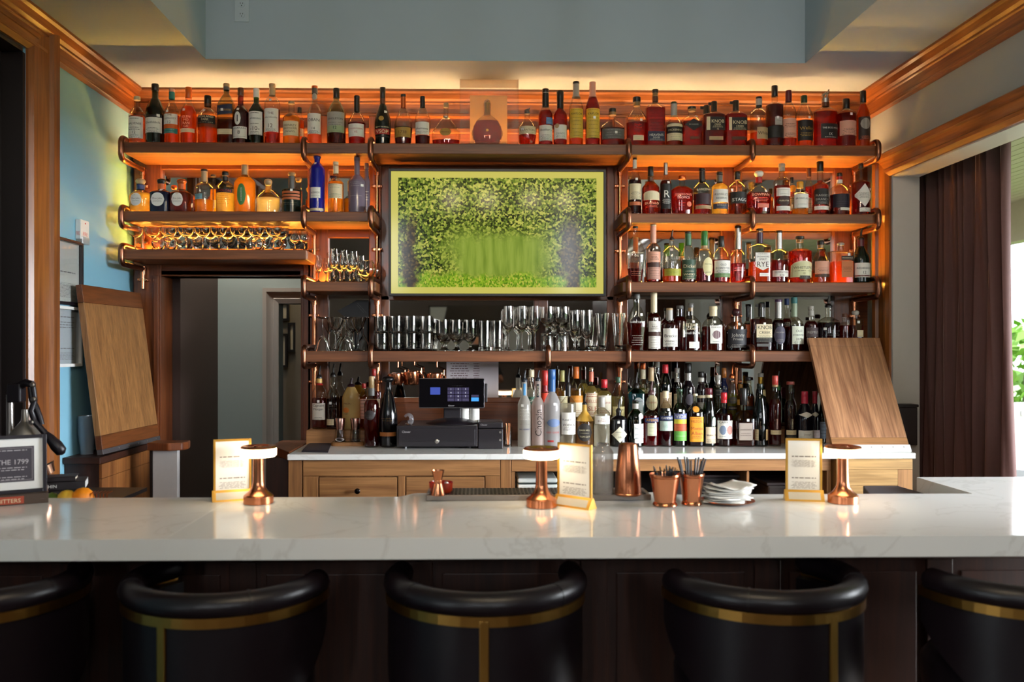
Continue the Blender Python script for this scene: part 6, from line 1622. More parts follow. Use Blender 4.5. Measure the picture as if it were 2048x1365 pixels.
for i in range(16):
    stick(o2, 2*PI*i/16+rnd.uniform(-0.2, 0.2), r2*rnd.uniform(0.25, 0.62), rnd.uniform(5, 15), 0.135+rnd.uniform(-0.008, 0.01), 0.003, 'drinking_straw', 'black straw standing in the copper julep cup', 'straw', 'straws in the julep cup')
for i in range(24):
    stick(o1, 2*PI*i/24+rnd.uniform(-0.2, 0.2), r1*rnd.uniform(0.3, 0.68), rnd.uniform(4, 12), 0.098+rnd.uniform(-0.006, 0.012), 0.0022, 'cocktail_pick', 'black cocktail pick with a bright tip in the copper cup', 'pick', 'picks in the julep cup', M_brass if i % 2 else M_steel)
# napkins on a copper plate
o = PG(1455, 1006, ZB); k = sz(o)
t = thing('napkin_plate', 'round copper plate under the napkins', 'plate', o)
MB().lathe([(0, 0), (38*k, 0), (52*k, 5*k), (53*k, 6*k), (38*k, 2*k), (0, 2*k)], 36, close=False).build('plate', M_copper, t, smooth=40)
MB().lathe([(52*k, 5.2*k), (53.5*k, 5.8*k), (52.5*k, 6.8*k)], 36, close=False).build('rim', M_copper, t, smooth=40)
M_nap = plain('napkin_paper', 'f1efea', 0.8, noise=0.02, nscale=60, bump=0.2)
for i in range(9):
    rr = random.Random(40+i)
    nsz = 0.066; N = 8
    v = []; f = []
    ph1, ph2 = rr.uniform(0, 6), rr.uniform(0, 6)
    for a in range(N+1):
        for b in range(N+1):
            x = -nsz+2*nsz*a/N; y = -nsz*0.9+2*nsz*0.9*b/N
            bend = 0.004*i*0.35*((x/nsz)**2)*(1 if i > 3 else 0.4)
            z = bend+0.0013*math.sin(x*70+ph1)*math.cos(y*60+ph2)+0.0014
            v.append((x, y, z))
    for a in range(N):
        for b in range(N):
            q = a*(N+1)+b; f.append((q, q+1, q+N+2, q+N+1))
    ob = MB().add(v, f).build('paper_napkin', M_nap, smooth=60)
    s_ = ob.modifiers.new('thickness', 'SOLIDIFY'); s_.thickness = 0.0022
    ob.location = (o.x+rr.uniform(-0.012, 0.012), o.y+rr.uniform(-0.01, 0.01), o.z+0.007+i*0.0056)
    ob.rotation_euler = (rr.uniform(-0.03, 0.03)-0.02, rr.uniform(-0.05, 0.05)+0.02*(i % 3-1), rr.uniform(-0.5, 0.7))
    tag(ob, 'white paper napkin, %s from the top of the loose pile' % OR2[8-i], 'napkin', 'napkins on the copper plate')
# dark box beyond the bar, near the curtain
a = P(1725, 962, 3.35); b = P(1893, 962, 3.35)
t = thing('ice_well_lid', 'dark grey ice well cover behind the bar by the return', 'lid', (PXW(1800, 3.28), 3.28, 0))
zt_ = 1.028
MB().prism([(PXW(1726, 3.48)-PXW(1800, 3.28), 0.2), (PXW(1795, 3.48)-PXW(1800, 3.28), 0.2), (xi-0.03-PXW(1800, 3.28), -0.13), (PXW(1735, 3.2)-PXW(1800, 3.28), -0.13)], zt_-0.05, zt_, lambda a, b, hh: (a, b, hh)).build('cover', plain('dark_grey_cover', '33343e', 0.5), t, bevel=0.004)
MB().box(-0.11, 0.2, -0.1, 0.16, 0.0, zt_-0.051).build('well', plain('well_black', '101014', 0.5), t)

# ------------------------------------------------------------------ register
o = PG(875, 899, ZK); k = sz(o)
yq = o.y
def xq(px): return PXW(px, yq)
M_pos = plain('black_register_plastic', '1b171d', 0.35, noise=0.03)
t = thing('cash_drawer', 'black steel cash drawer on the back counter', 'cash drawer', (xq(874), yq, ZK))
w2 = (xq(955)-xq(793))/2; h = (899-852)*k
MB().box(-w2, w2, 0, 0.33, 0.012, h).build('case', M_pos, t, bevel=0.003)
fd = MB().box(-w2+0.012, w2-0.012, -0.006, 0.001, 0.018, h-0.016).build('drawer_front', M_pos, t, bevel=0.002)
MB().lathe([(0.011, 0), (0.011, 0.006), (0.007, 0.008), (0, 0.008)], 18, (0, -0.006, 0.04), close=False, m=Matrix.Rotation(PI/2, 4, 'X')).build('lock', M_steel, fd, smooth=40)
for sx in (-1, 1): MB().box(sx*0.1-0.07, sx*0.1+0.07, -0.0075, -0.006, 0.041, 0.043).build('slot', M_black, fd)
m = MB()
for vs, fs in lay(['Clover'], 0.05, 0.02): m.add([(-w2+0.05+a, -0.0068, h-0.03+b) for a, b in vs], fs)
m.build('lettering', plain('logo_grey', 'a8a4a8', 0.4, noise=0), fd)
for sx in (-1, 1): MB().lathe([(0.01, 0), (0.01, 0.012)], 10, (sx*(w2-0.04), 0.04, 0)).build('foot', M_black, t)
zd = ZK+h
t = thing('receipt_printer', 'black receipt printer beside the cash drawer', 'printer', (xq(981), yq, ZK))
w2 = (xq(1006.5)-xq(956.5))/2; h2 = (901-847)*k
MB().box(-w2, w2, 0, 0.19, 0, h2-0.034).build('case', M_pos, t, bevel=0.004)
ld = MB().box(-w2, w2, 0.003, 0.19, h2-0.032, h2).build('lid', M_pos, t, bevel=0.006)
m = MB()
for vs, fs in lay(['Clover'], 0.04, 0.018): m.add([(-w2+0.03+a, 0.002, h2-0.014+b) for a, b in vs], fs)
m.build('lettering', MATS['logo_grey'], ld)
for zz_ in (0.045, 0.085): MB().lathe([(0.006, 0), (0.006, 0.003), (0, 0.003)], 12, (w2-0.014, 0, zz_), m=Matrix.Rotation(PI/2, 4, 'X')).build('button', M_steel, t)
t = thing('register_screen', 'black touchscreen register with lit number pad', 'register', (xq(903), yq+0.13, zd))
MB().lathe([(0.14, 0), (0.135, 0.006), (0.09, 0.02), (0.04, 0.03)], 32, sy=0.8).build('base', M_pos, t, smooth=40)
MB().box(-0.045, 0.045, 0.0, 0.03, 0.02, 0.12).build('neck', M_pos, t, bevel=0.004)
ys = yq+0.03; ks = (ys/F)
sw = (PXW(966, ys)-PXW(834, ys))/2; szh = (817-757)*ks
zs0 = PZ(817, ys)-zd
hd = MB().box(-sw, sw, -0.1, -0.085, zs0, zs0+szh).build('housing', plain('silver_bezel', '8a868c', 0.35, 0.7), t, bevel=0.008)
MB().box(-0.05, 0.05, -0.086, 0.01, zs0+0.02, zs0+szh-0.03).build('arm', M_pos, t, bevel=0.004)
dp = MB().box(-sw+0.003, sw-0.003, -0.102, -0.1, zs0+0.004, zs0+szh-0.003).build('display', plain('screen_black', '09080c', 0.1, noise=0), t, bevel=0.001)
M_key = emitter('key_glow', '4d4866', 0.55); M_keyb = emitter('key_blue', '4aa0f0', 0.8); M_keyt = emitter('key_text', 'd8d8e8', 0.8)
def sx_(px): return PXW(px, ys)-PXW(903, ys)+0.003
def szv(py): return PZ(py, ys)-zd
for r in range(4):
    for c_ in range(3):
        x0_ = sx_(893.5+c_*14.6); zt__ = szv(775.5+r*7.1)
        kb = MB().box(x0_, x0_+13.6*ks, -0.1032, -0.102, zt__-6.2*ks, zt__).build('key', M_key, dp)
        m = MB()
        for vs, fs in lay([['1', '2', '3', '4', '5', '6', '7', '8', '9', '~1', '0', '~1'][r*3+c_]], 13*ks, 4.5*ks): m.add([(x0_+6.8*ks+a, -0.1036, zt__-3.1*ks+b) for a, b in vs], fs)
        m.build('key_mark', M_keyt, kb)
MB().box(sx_(859), sx_(879), -0.1032, -0.102, szv(789.5), szv(775)).build('icon', emitter('icon_blue', '4a5cb8', 0.6), dp)
MB().box(sx_(941), sx_(956), -0.1032, -0.102, szv(803), szv(795.5)).build('key', M_keyb, dp)
MB().box(sx_(941), sx_(956), -0.1032, -0.102, szv(794.5), szv(790)).build('key', M_key, dp)
m = MB()
for vs, fs in lay(['~1'], 34*ks, 4*ks): m.add([(sx_(915)+a, -0.1032, szv(772)+b) for a, b in vs], fs)
for vs, fs in lay(['Clover'], 14*ks, 6*ks): m.add([(sx_(901)+a, -0.1032, szv(811.5)+b) for a, b in vs], fs)
m.build('lettering', MATS['logo_grey'], dp)
rd = MB().box(sw+0.001, sw+0.014, -0.1, -0.06, zs0+0.03, zs0+szh*0.82).build('card_reader', M_pos, t, bevel=0.003)
for i, px in enumerate((929, 949)):
    yy = 4.5
    rl = thing('paper_roll', 'white till roll behind the register neck, %s one' % ('inner', 'outer')[i], 'paper roll', (PXW(px, yy), yy, zd), 0, 'till rolls')
    rl.location.z = zd
    MB().lathe([(0.008, 0), (0.026, 0), (0.026, 0.075), (0.008, 0.075)], 24, close=False).build('roll', M_paper, rl, smooth=40)
    MB().lathe([(0.006, -0.0), (0.008, 0.0), (0.008, 0.076), (0.006, 0.076)], 14, close=False).build('core', plain('card_core', '8a6a4a', 0.7), rl)
t = thing('glass_ornament', 'curled clear glass ornament on the cash drawer', 'ornament', (xq(815), yq+0.05, zd))
MB().tube([(0.02*math.cos(a_)*(1-0.03*i), 0, 0.028+0.026*math.sin(a_)*(1-0.03*i)) for i, a_ in enumerate([2.6-0.5*j for j in range(9)])], [0.006+0.0012*j for j in range(9)], 12).build('curl', glass('f0eef2', 'ornament', 1.0, 0.15), t, smooth=60)
MB().lathe([(0.018, 0), (0.016, 0.006), (0.008, 0.01)], 16).build('foot', M_gl, t, smooth=50)
o = PG(1016, 893, ZK); k = sz(o)
t = thing('straw_glass', 'straight glass of copper straws beside the printer', 'glass', o)
MB().lathe([(0, 0), (8*k, 0), (8.5*k, 38*k), (7.8*k, 38*k), (7.2*k, 3*k), (0, 2.5*k)], 20, close=False).build('glass', M_gl, t, smooth=50)
for i in range(5):
    MB().tube([(0.003*math.cos(i*1.3), 0.003*math.sin(i*1.3), 3*k), (0.012*math.cos(i*1.3), 0.01*math.sin(i*1.3), 46*k)], 0.0018, 6).build('straw', M_copper, t)
# printed sheet on the mirror
yy = YF+0.024
a, b = P(893, 796, yy), P(997, 722, yy)
t = thing('price_sheet', 'printed white price sheet fixed to the mirror behind the register', 'sheet', ((a.x+b.x)/2, yy, a.z))
w2 = (b.x-a.x)/2; h = b.z-a.z
sh = MB().box(-w2, w2, 0, 0.0015, 0, h).build('sheet', plain('sheet_paper', 'cfc4c8', 0.6, noise=0), t)
m = MB()
for vs, fs in lay(['~14'], w2*0.9, h*0.9): m.add([(-w2*0.5+a_, -0.0006, h/2+b_) for a_, b_ in vs], fs)
for vs, fs in lay(['~14'], w2*0.3, h*0.9): m.add([(w2*0.15+a_, -0.0006, h/2+b_) for a_, b_ in vs], fs)
m.build('lettering', plain('sheet_ink', '6a4a4c', 0.7, noise=0), sh)['kind'] = 'stuff'
# copper mugs hanging under the low shelf
zlow = PZ(724, YS)
for i, (px, yy) in enumerate(((790, 4.66), (823, 4.66), (868, 4.67))):
    x = PXW(px, yy); zz_ = PZ((748, 744, 748)[i], yy)
    t = thing('copper_mug', 'copper mug hanging under the low shelf, %s from the doorway' % OR2[i], 'mug', (x, yy, PZ(770, yy)), 0, 'hanging copper mugs')
    hh = zz_-PZ(770, yy); r = 0.042
    MB().lathe([(0, 0), (r*0.9, 0), (r, 0.006), (r*0.97, hh), (r*0.92, hh), (r*0.94, 0.008), (0, 0.006)], 26, close=False).build('cup', M_copper, t, smooth=40)
    MB().tube([(r*0.97, 0, hh*0.85), (r+0.02, 0, hh*0.8), (r+0.025, 0, hh*0.45), (r*0.98, 0, hh*0.2)], 0.004, 8).build('handle', M_copper, t, smooth=50)
    MB().tube([(r+0.012, 0, hh*0.82), (r+0.012, 0, hh+0.02), (r*0.4, 0, hh+0.035), (r*0.4, 0, zlow-PZ(770, yy))], 0.003, 6).build('hook', M_copper, t)
# small things at the doorway end of the counter
a = [PG(603, 905, ZK), PG(656, 906, ZK), PG(663, 888, ZK), PG(618, 888, ZK)]
c = sum(a, Vector())/4
t = thing('rubber_mat', 'black rubber bar mat at the doorway end of the back counter', 'mat', c)
MB().prism([(p.x-c.x, p.y-c.y) for p in a], 0, 0.006, lambda x, y, hh: (x, y, hh)).build('mat', plain('black_rubber', '1d1722', 0.5), t, bevel=0.001)
MB().prism([((p.x-c.x)*0.86, (p.y-c.y)*0.86) for p in a], 0.0062, 0.0072, lambda x, y, hh: (x, y, hh)).build('raised_pad', plain('black_rubber_pad', '241c2a', 0.55), t)
o = PG(696, 891, ZK); k = sz(o)
t = thing('wooden_tray', 'small oak tray under the two jars', 'tray', o)
pl = []
for i in range(24):
    an = 2*PI*i/24; pl.append((math.copysign(abs(math.cos(an))**0.5, math.cos(an))*33*k, math.copysign(abs(math.sin(an))**0.5, math.sin(an))*0.045))
MB().prism(pl, 0, 7*k, lambda x, y, hh: (x, y, hh)).build('board', M_oakx, t, bevel=0.002)
MB().prism([(x*0.9, y*0.88) for x, y in pl], 7*k+0.0001, 7*k+0.0008, lambda x, y, hh: (x, y, hh)).build('inlay', wood('tray_inlay', '9a6a3c', 'b98a58', 'x', 0.5), t)
zt_ = ZK+7*k+0.0009
for i, px in enumerate((680.5, 711)):
    oo = Vector((PXW(px, o.y), o.y, zt_))
    t = thing('spice_jar', 'glass jar with steel top on the oak tray, %s' % ('the one with an oval tag', 'the plain one')[i], 'jar', oo, 0, 'steel topped jars')
    MB().lathe([(0, 0), (10.5*k, 0), (10.8*k, 2*k), (9.6*k, 22*k), (9*k, 24*k), (9*k, 22*k), (9.6*k, 3*k), (0, 2*k)], 24, close=False).build('glass', M_gl, t, smooth=45)
    MB().lathe([(8.2*k, 24*k), (10.4*k, 46*k), (10*k, 47*k), (0, 47*k)], 24, close=False).build('steel_top', plain('rosy_steel', 'a58378', 0.25, 1.0), t, smooth=45)
    if i == 0:
        MB().prism([(9*k*math.cos(2*PI*j/16), 4.5*k+3.6*k*math.sin(2*PI*j/16)) for j in range(16)], -0.0286, -0.0282, lambda x, y, hh: (x, -math.sqrt(max(0, (10.95*k)**2-x*x))-0.0006, y+0.001)).build('tag', M_paper, t)
t = thing('reflection_card', 'black pointed card with faint white print behind the cocktail glasses, imitating a mirror reflection', 'card', (P(712, 640, 4.69).x, 4.69, SH['s4']))
pts = [P(675, 622, 4.69), P(713, 601, 4.69), P(737, 601, 4.69), P(737, 636, 4.69), P(690, 635, 4.69)]  # solid card put in place of a dark reflection in the mirror
x0, zz0 = t.location.x, SH['s4']
MB().prism([(p.x-x0, p.z-zz0) for p in pts], 0, 0.004, lambda x, y, hh: (x, hh, y)).build('card', plain('reflection_card', '0d0b0d', 0.6, noise=0), t)
m = MB()
cc, ss = math.cos(-0.85), math.sin(-0.85)
pc = P(722, 617, 4.69)
for vs, fs in lay(['~2'], 0.09, 0.02): m.add([(pc.x-x0+a_*cc-b_*ss, -0.0006, pc.z-zz0+a_*ss+b_*cc) for a_, b_ in vs], fs)
m.build('lettering', plain('faint_print', '8a8688', 0.6, noise=0), t)
MB().box(-0.01, 0.06, 0.005, 0.03, 0, 0.2).build('support', M_black, t)

# ------------------------------------------------------------------ left end of the bar
# stack of books under a framed sign
A, B2 = PG(-60, 1018, ZB), PG(97, 1006, ZB)
d = B2-A; ang = math.atan2(d.y, d.x); k = sz(B2)
M_page = plain('book_pages', 'd8cfb8', 0.8, noise=0.08, nscale=80)
def book(w, dep, h, loc, rot, cov, label, spine=None, fx=None):
    t = thing('cocktail_book', label, 'book', loc, rot, 'books at the end of the bar')
    c3 = plain('cover_'+cov, cov, 0.5, noise=0.03)
    MB().box(0, w, 0, dep, 0, 0.003).box(0, w, 0, dep, h-0.003, h).box(0, w, 0, 0.004, 0, h).build('cover', c3, t, bevel=0.001)
    MB().box(0.003, w-0.004, 0.004, dep-0.004, 0.003, h-0.003).build('pages', M_page, t)
    return t
dv = d.normalized()
t = book(d.length, 0.19, 21*k, (A.x, A.y, ZB), ang, '4a3a30', 'thick book with a red spine patch at the bottom of the stack')
w = d.length
rp = MB().box(w*0.3, w*0.68, -0.0012, 0, 0.004, 17*k).build('spine_patch', plain('red_patch', 'a8442c', 0.6, noise=0), t)
m = MB()
for vs, fs in lay(['BITTERS'], w*0.34, 12*k): m.add([(w*0.49+a_, -0.0018, 9*k+b_) for a_, b_ in vs], fs)
m.build('lettering', plain('cream_ink', 'e0cfa8', 0.6, noise=0), rp)
m = MB()
for vs, fs in lay(['~1'], w*0.08, 7*k): m.add([(w*0.92+a_, -0.0012, 9*k+b_) for a_, b_ in vs], fs)
m.build('lettering', plain('pale_ink', 'a8a49c', 0.6, noise=0), t)
zb2 = ZB+21*k
# framed sign leaning on the stack
fw, fh = 0.215, (983-868)*k
t = thing('framed_sign', 'black framed sign with white mount standing on the books', 'sign', (A.x+dv.x*0.01, A.y+dv.y*0.01+0.02, zb2), ang+0.05)
t.rotation_euler = (-0.1, 0, ang+0.05)
fw = w*0.9; e = 0.012
MB().box(0, e, 0, 0.02, 0, fh).box(fw-e, fw, 0, 0.02, 0, fh).box(e, fw-e, 0, 0.02, 0, e).box(e, fw-e, 0, 0.02, fh-e, fh).build('frame', plain('dark_frame', '17121c', 0.35, noise=0), t, bevel=0.001)
MB().box(e, fw-e, 0.008, 0.018, e, fh-e).build('mount', M_white, t)
mw = 0.026
pn = MB().box(e+mw, fw-e-mw, 0.0065, 0.008, e+mw, fh-e-mw).build('panel', plain('slate_panel', '3b3640', 0.5, noise=0.02), t)
i0, i1, j0, j1 = e+mw+0.005, fw-e-mw-0.005, e+mw+0.005, fh-e-mw-0.005
MB().box(i0, i1, 0.0058, 0.0065, j0, j0+0.0015).box(i0, i1, 0.0058, 0.0065, j1-0.0015, j1).box(i0, i0+0.0015, 0.0058, 0.0065, j0, j1).box(i1-0.0015, i1, 0.0058, 0.0065, j0, j1).build('border_line', plain('line_grey', '8a8488', 0.5, noise=0), pn)
m = MB()
for vs, fs in lay(['~1', '_', '2:THE 1799', '~2', '_', '~2'], i1-i0, j1-j0, 0.8): m.add([((i0+i1)/2+a_, 0.0056, (j0+j1)/2+b_) for a_, b_ in vs], fs)
m.build('lettering', plain('pale_sign_ink', 'b8b4b8', 0.5, noise=0), pn)
# black books behind, pages showing
A3, B3 = P(78, 985, 3.02), P(172, 968, 3.14)
dd = B3-A3
book(0.13, 0.1, 0.051, (PXW(92, 3.2), 3.15, 1.021), 0.35, '2a2220', 'thick dark book lowest behind the framed sign')
t = book(0.17, 0.13, 0.03, (PXW(86, 3.2), 3.13, 1.0725), 0.35, '1c171c', 'black book with white page edges behind the framed sign')
MB().box(0.166, 0.1705, 0.004, 0.126, 0.003, 0.027).build('page_edge', M_white, t)
m = MB()
for vs, fs in lay(['TCHIN'], 0.06, 0.018): m.add([(0.05+a_, -0.0008, 0.015+b_) for a_, b_ in vs], fs)
m.build('lettering', M_white, t)
book(0.12, 0.09, 0.016, (PXW(92, 3.2), 3.15, 1.103), 0.3, '241d22', 'thin dark book on top of the black one')
# lever juicer
oj = Vector((PXW(22, 3.32), 3.32, 1.0205))
M_cast = plain('black_cast_iron', '17131a', 0.4, 0.2, noise=0.05)
t = thing('lever_juicer', 'black and steel lever citrus press at the end of the bar', 'juicer', oj)
q = oj.y/F
def J(px, py, dy=0.0):
    p = P(px, py, oj.y+dy); return (p.x-oj.x, dy, p.z-1.0205)
MB().box(-0.055, 0.13, -0.02, 0.14, 0, 0.02).build('base', M_cast, t, bevel=0.006)
MB().tube([J(20, 960, 0.03), J(20, 790, 0.03)], 7*q, 14).build('column', M_steel, t, smooth=40)
b0 = J(12, 806); b1 = J(40, 768)
MB().box(b0[0], b1[0], 0.0, 0.05, b0[2], b1[2]).build('head', M_cast, t, bevel=0.006)
MB().tube([J(36, 775, 0.02), J(52, 766, 0.02), J(66, 770, 0.0)], [9*q, 8*q, 7*q], 10).build('arm', M_cast, t, smooth=50)
MB().tube([J(60, 775, -0.02), J(64, 800, -0.02), J(72, 815, -0.02), J(80, 835, -0.02), J(84, 850, -0.02)], [5*q, 6*q, 6*q, 5.5*q, 5*q], 10).build('crank_link', M_cast, t, smooth=50)
MB().tube([J(66, 772, -0.03), J(70, 800, -0.03), J(62, 822, -0.03), J(70, 845, -0.03), J(95, 872, -0.03)], [5*q, 5*q, 6*q, 6*q, 6*q], 10).build('lever', M_cast, t, smooth=50)
MB().tube([J(92, 868, -0.03), J(100, 877, -0.03), J(113, 892, -0.03), J(123, 904, -0.03), J(127, 908, -0.03)], [6*q, 9*q, 12*q, 11*q, 4*q], 14).build('handle_grip', M_cast, t, smooth=60)
for (px, py) in ((67, 770), (69, 799), (65, 845)):
    c_ = J(px, py, -0.035); MB().lathe([(5*q, 0), (5*q, 6*q), (3*q, 8*q), (0, 8*q)], 12, c_, close=False, m=Matrix.Rotation(PI/2, 4, 'X')).build('bolt', M_steel, t, smooth=40)
c_ = J(50, 870); MB().lathe([(28*q, 0), (27*q, 4*q), (10*q, 24*q), (7*q, 28*q), (6*q, 50*q)], 24, (c_[0], 0.0, c_[2])).build('press_cone', plain('cast_grey', '8f8a84', 0.35, 0.7), t, smooth=50)
c_ = J(60, 925); MB().lathe([(18*q, 0), (30*q, 40*q), (31*q, 46*q)], 24, (c_[0], 0.0, c_[2])).build('funnel', M_cast, t, smooth=50)
t = thing('steel_cup', 'tilted polished strainer cup under the juicer handle', 'cup', (PXW(98, 3.2), 3.19, 1.122))
t.rotation_euler = (0.15, -0.5, 0)
MB().lathe([(0, 0.0), (0.03, 0.002), (0.042, 0.035), (0.04, 0.036), (0.029, 0.005), (0, 0.004)], 26, close=False).build('cup', plain('rosy_polish', 'c79a82', 0.18, 1.0), t, smooth=40)
MB().lathe([(0.042, 0.034), (0.046, 0.037), (0.042, 0.038)], 26, close=False).build('rim', M_steel, t)
# fruit and rack on the work side
t = thing('fruit_shelf', 'dark work shelf behind the end of the bar', 'shelf', (PXW(190, 3.25), 3.25, 0))
MB().box(XL+0.01-t.location.x, 0.08, yl+0.012-3.25, 0.3, 1.005, 1.02).build('board', M_black, t)
MB().box(-0.26, 0.06, -0.1, 0.16, 0, 1.0045).build('support', M_darkz, t)
M_or = plain('orange_peel', 'ef8c12', 0.45, noise=0.08, nscale=300, bump=0.3); M_le = plain('lemon_peel', 'e3b73a', 0.45, noise=0.08, nscale=300, bump=0.3)
def fruit(px, py, r, m, name, label, yy=3.2):
    p = P(px, py, yy)
    t = thing(name, label, 'fruit', (p.x, yy, 1.021))
    MB().lathe([(0.0005, 0), (r*0.5, r*0.13), (r*0.87, r*0.5), (r, r), (r*0.87, r*1.5), (r*0.5, r*1.87), (0.0005, r*2)], 24).build('flesh', m, t, smooth=70)
    MB().lathe([(0.004, r*1.985), (0.003, r*2.02)], 8).build('stem_end', plain('stem_green', '5a6a2a', 0.6), t)
fruit(166, 980, 0.038, M_or, 'orange', 'bright orange at the end of the bar', 3.075)
fruit(134, 984, 0.034, M_le, 'lemon', 'yellow lemon beside the orange', 3.07)
fruit(104, 986, 0.03, plain('lime_peel', '3f5a1c', 0.45, noise=0.1), 'lime', 'dark green lime half hidden by the framed sign', 3.06)
t = thing('wire_rack', 'low steel wire rack beside the orange', 'rack', (PXW(205, 3.12), 3.09, 1.021))
MB().box(-0.045, 0.045, -0.06, 0.1, 0, 0.004).build('base', M_steel, t)
for i in range(8): MB().tube([(-0.042+i*0.012, -0.03, 0.003), (-0.042+i*0.012, -0.03, 0.055), (-0.036+i*0.012, 0.0, 0.06)], 0.0015, 6).build('wire', M_copper, t)
# cup stack behind the left flap
t = thing('plastic_cup_stack', 'stack of clear plastic cups between the blue wall and the flap', 'cups', (XL+0.05, 4.12, zb_+0.0005))
mcl = glass('dfe4ea', 'plastic_cup', 1.0, 0.35)
c0_ = None
for i in range(10):
    if c0_ is None:
        c0_ = MB().lathe([(0, 0), (0.028, 0), (0.04, 0.1), (0.0415, 0.102), (0.0385, 0.1), (0.0265, 0.002), (0, 0.002)], 22, close=False).build('cup', mcl, t, smooth=40)
    else:
        c_ = c0_.copy(); C.objects.link(c_); c_.location.z = i*0.009
# fire alarm and framed notices on the blue wall
y0a, y1a = PXY(150, XL), PXY(167, XL); zt1, zb1 = PZ(441, (y0a+y1a)/2, 158), PZ(489, (y0a+y1a)/2, 158)
t = thing('fire_alarm', 'white fire alarm strobe with red lettering on the blue wall', 'alarm', (XL, (y0a+y1a)/2, zb1))
w2 = (y1a-y0a)/2; h = zt1-zb1
bd_ = MB().box(0, 0.028, -w2, w2, h*0.18, h).build('housing', M_white, t, bevel=0.004)
MB().box(0.0, 0.034, -w2*0.85, w2*0.85, 0, h*0.3).build('strobe', glass('e8eaea', 'strobe', 1, 0.5), t, bevel=0.003)
m = MB()
for vs, fs in lay(['FIRE'], w2*1.9, h*0.22): m.add([(0.0286, a_, h*0.42+b_) for a_, b_ in vs], fs)
m.build('lettering', plain('fire_red', 'd84a4a', 0.5, noise=0), bd_)
m = MB()
for vs, fs in lay(['FIRE'], w2*1.9, h*0.22): m.add([(0.014+a_*0.35, -w2-0.0006, h*0.42+b_) for a_, b_ in vs], fs)
m.build('lettering', MATS['fire_red'], bd_)
MB().lathe([(0.004, 0), (0.003, 0.002), (0, 0.002)], 8, (0.0285, 0, h*0.86), m=Matrix.Rotation(PI/2, 4, 'Y')).build('indicator', MATS['fire_red'], t)
def notice(px1, py_t, py_b, name_lbl, fm, mount, lines, y_left, thick=0.025):
    ya, yb2 = y_left, PXY(px1, XL)
    zt_, zb__ = PZ(py_t, yb2, px1), PZ(py_b, yb2, px1)
    t = thing('framed_notice', name_lbl, 'notice', (XL, (ya+yb2)/2, zb__))
    w2 = (yb2-ya)/2; h = zt_-zb__; e = 0.014
    MB().box(0, thick, -w2, -w2+e, 0, h).box(0, thick, w2-e, w2, 0, h).box(0, thick, -w2+e, w2-e, 0, e).box(0, thick, -w2+e, w2-e, h-e, h).build('frame', fm, t, bevel=0.001)
    sh = MB().box(0.001, 0.008, -w2+e, w2-e, e, h-e).build('notice_sheet', mount, t)
    m = MB()
    for vs, fs in lay(lines, w2*1.5, h*0.78): m.add([(0.0086, a_, h/2+b_) for a_, b_ in vs], fs)
    m.build('lettering', plain('notice_ink', '8a8a90', 0.7, noise=0), sh)['kind'] = 'stuff'
    MB().box(0.012, 0.0125, -w2+e, w2-e, e, h-e).build('glazing', glass('f6f8f8', 'glazing'), t)
notice(157, 486, 613, 'black framed notice on the blue wall under the fire alarm', plain('notice_black', '17121a', 0.35, noise=0), M_paper, ['_', '1.4:~1', '~12'], PXY(101, XL)+0.002)
notice(155, 616, 733, 'white framed licence on the blue wall below the black frame', M_white, plain('licence_paper', 'dfe3ea', 0.7, noise=0), ['~1', '~3', '_', '_', '~1', '~6'], PXY(101, XL)+0.002)
# chandelier behind the camera: four warm globes, mirrored in the screen
ch = thing('globe_chandelier', 'four globe chandelier hanging over the bar stools', 'lamp', (0.3, 0.9, 3.15))
M_glob = emitter('globe_glow', (1.0, 0.78, 0.52), 64.0)
MB().tube([(0, 0, 0.0), (0, 0, ZT-3.15)], 0.01, 8).build('stem', M_brass, ch)
MB().tube([(-0.55, 0, 0), (0.55, 0, 0)], 0.012, 8).build('crossbar', M_brass, ch)
MB().lathe([(0.06, ZT-3.15-0.02), (0.06, ZT-3.15-0.001)], 16).build('ceiling_rose', M_brass, ch)
for x in (-0.55, -0.2, 0.22, 0.55):
    MB().lathe([(0.0005, -0.17), (0.05, -0.155), (0.07, -0.11), (0.05, -0.065), (0.0005, -0.05)], 18, (x, 0, 0)).build('globe', M_glob, ch, smooth=70)
    MB().tube([(x, 0, 0), (x, 0, -0.055)], 0.012, 8).build('socket', M_brass, ch)
# veranda wine glasses
for i, (x, y) in enumerate(((3.5, 5.35), (3.6, 5.3), (3.62, 5.5))):
    o = bpy.data.objects.new('stemmed_goblet', glass_mesh('tulip', 0.035, 0.2)); C.objects.link(o); o.location = (x, y, 0.746)
    tag(o, 'wine glass on the veranda table, %s one' % ('first', 'second', 'third')[i], 'glass', 'veranda wine glasses')

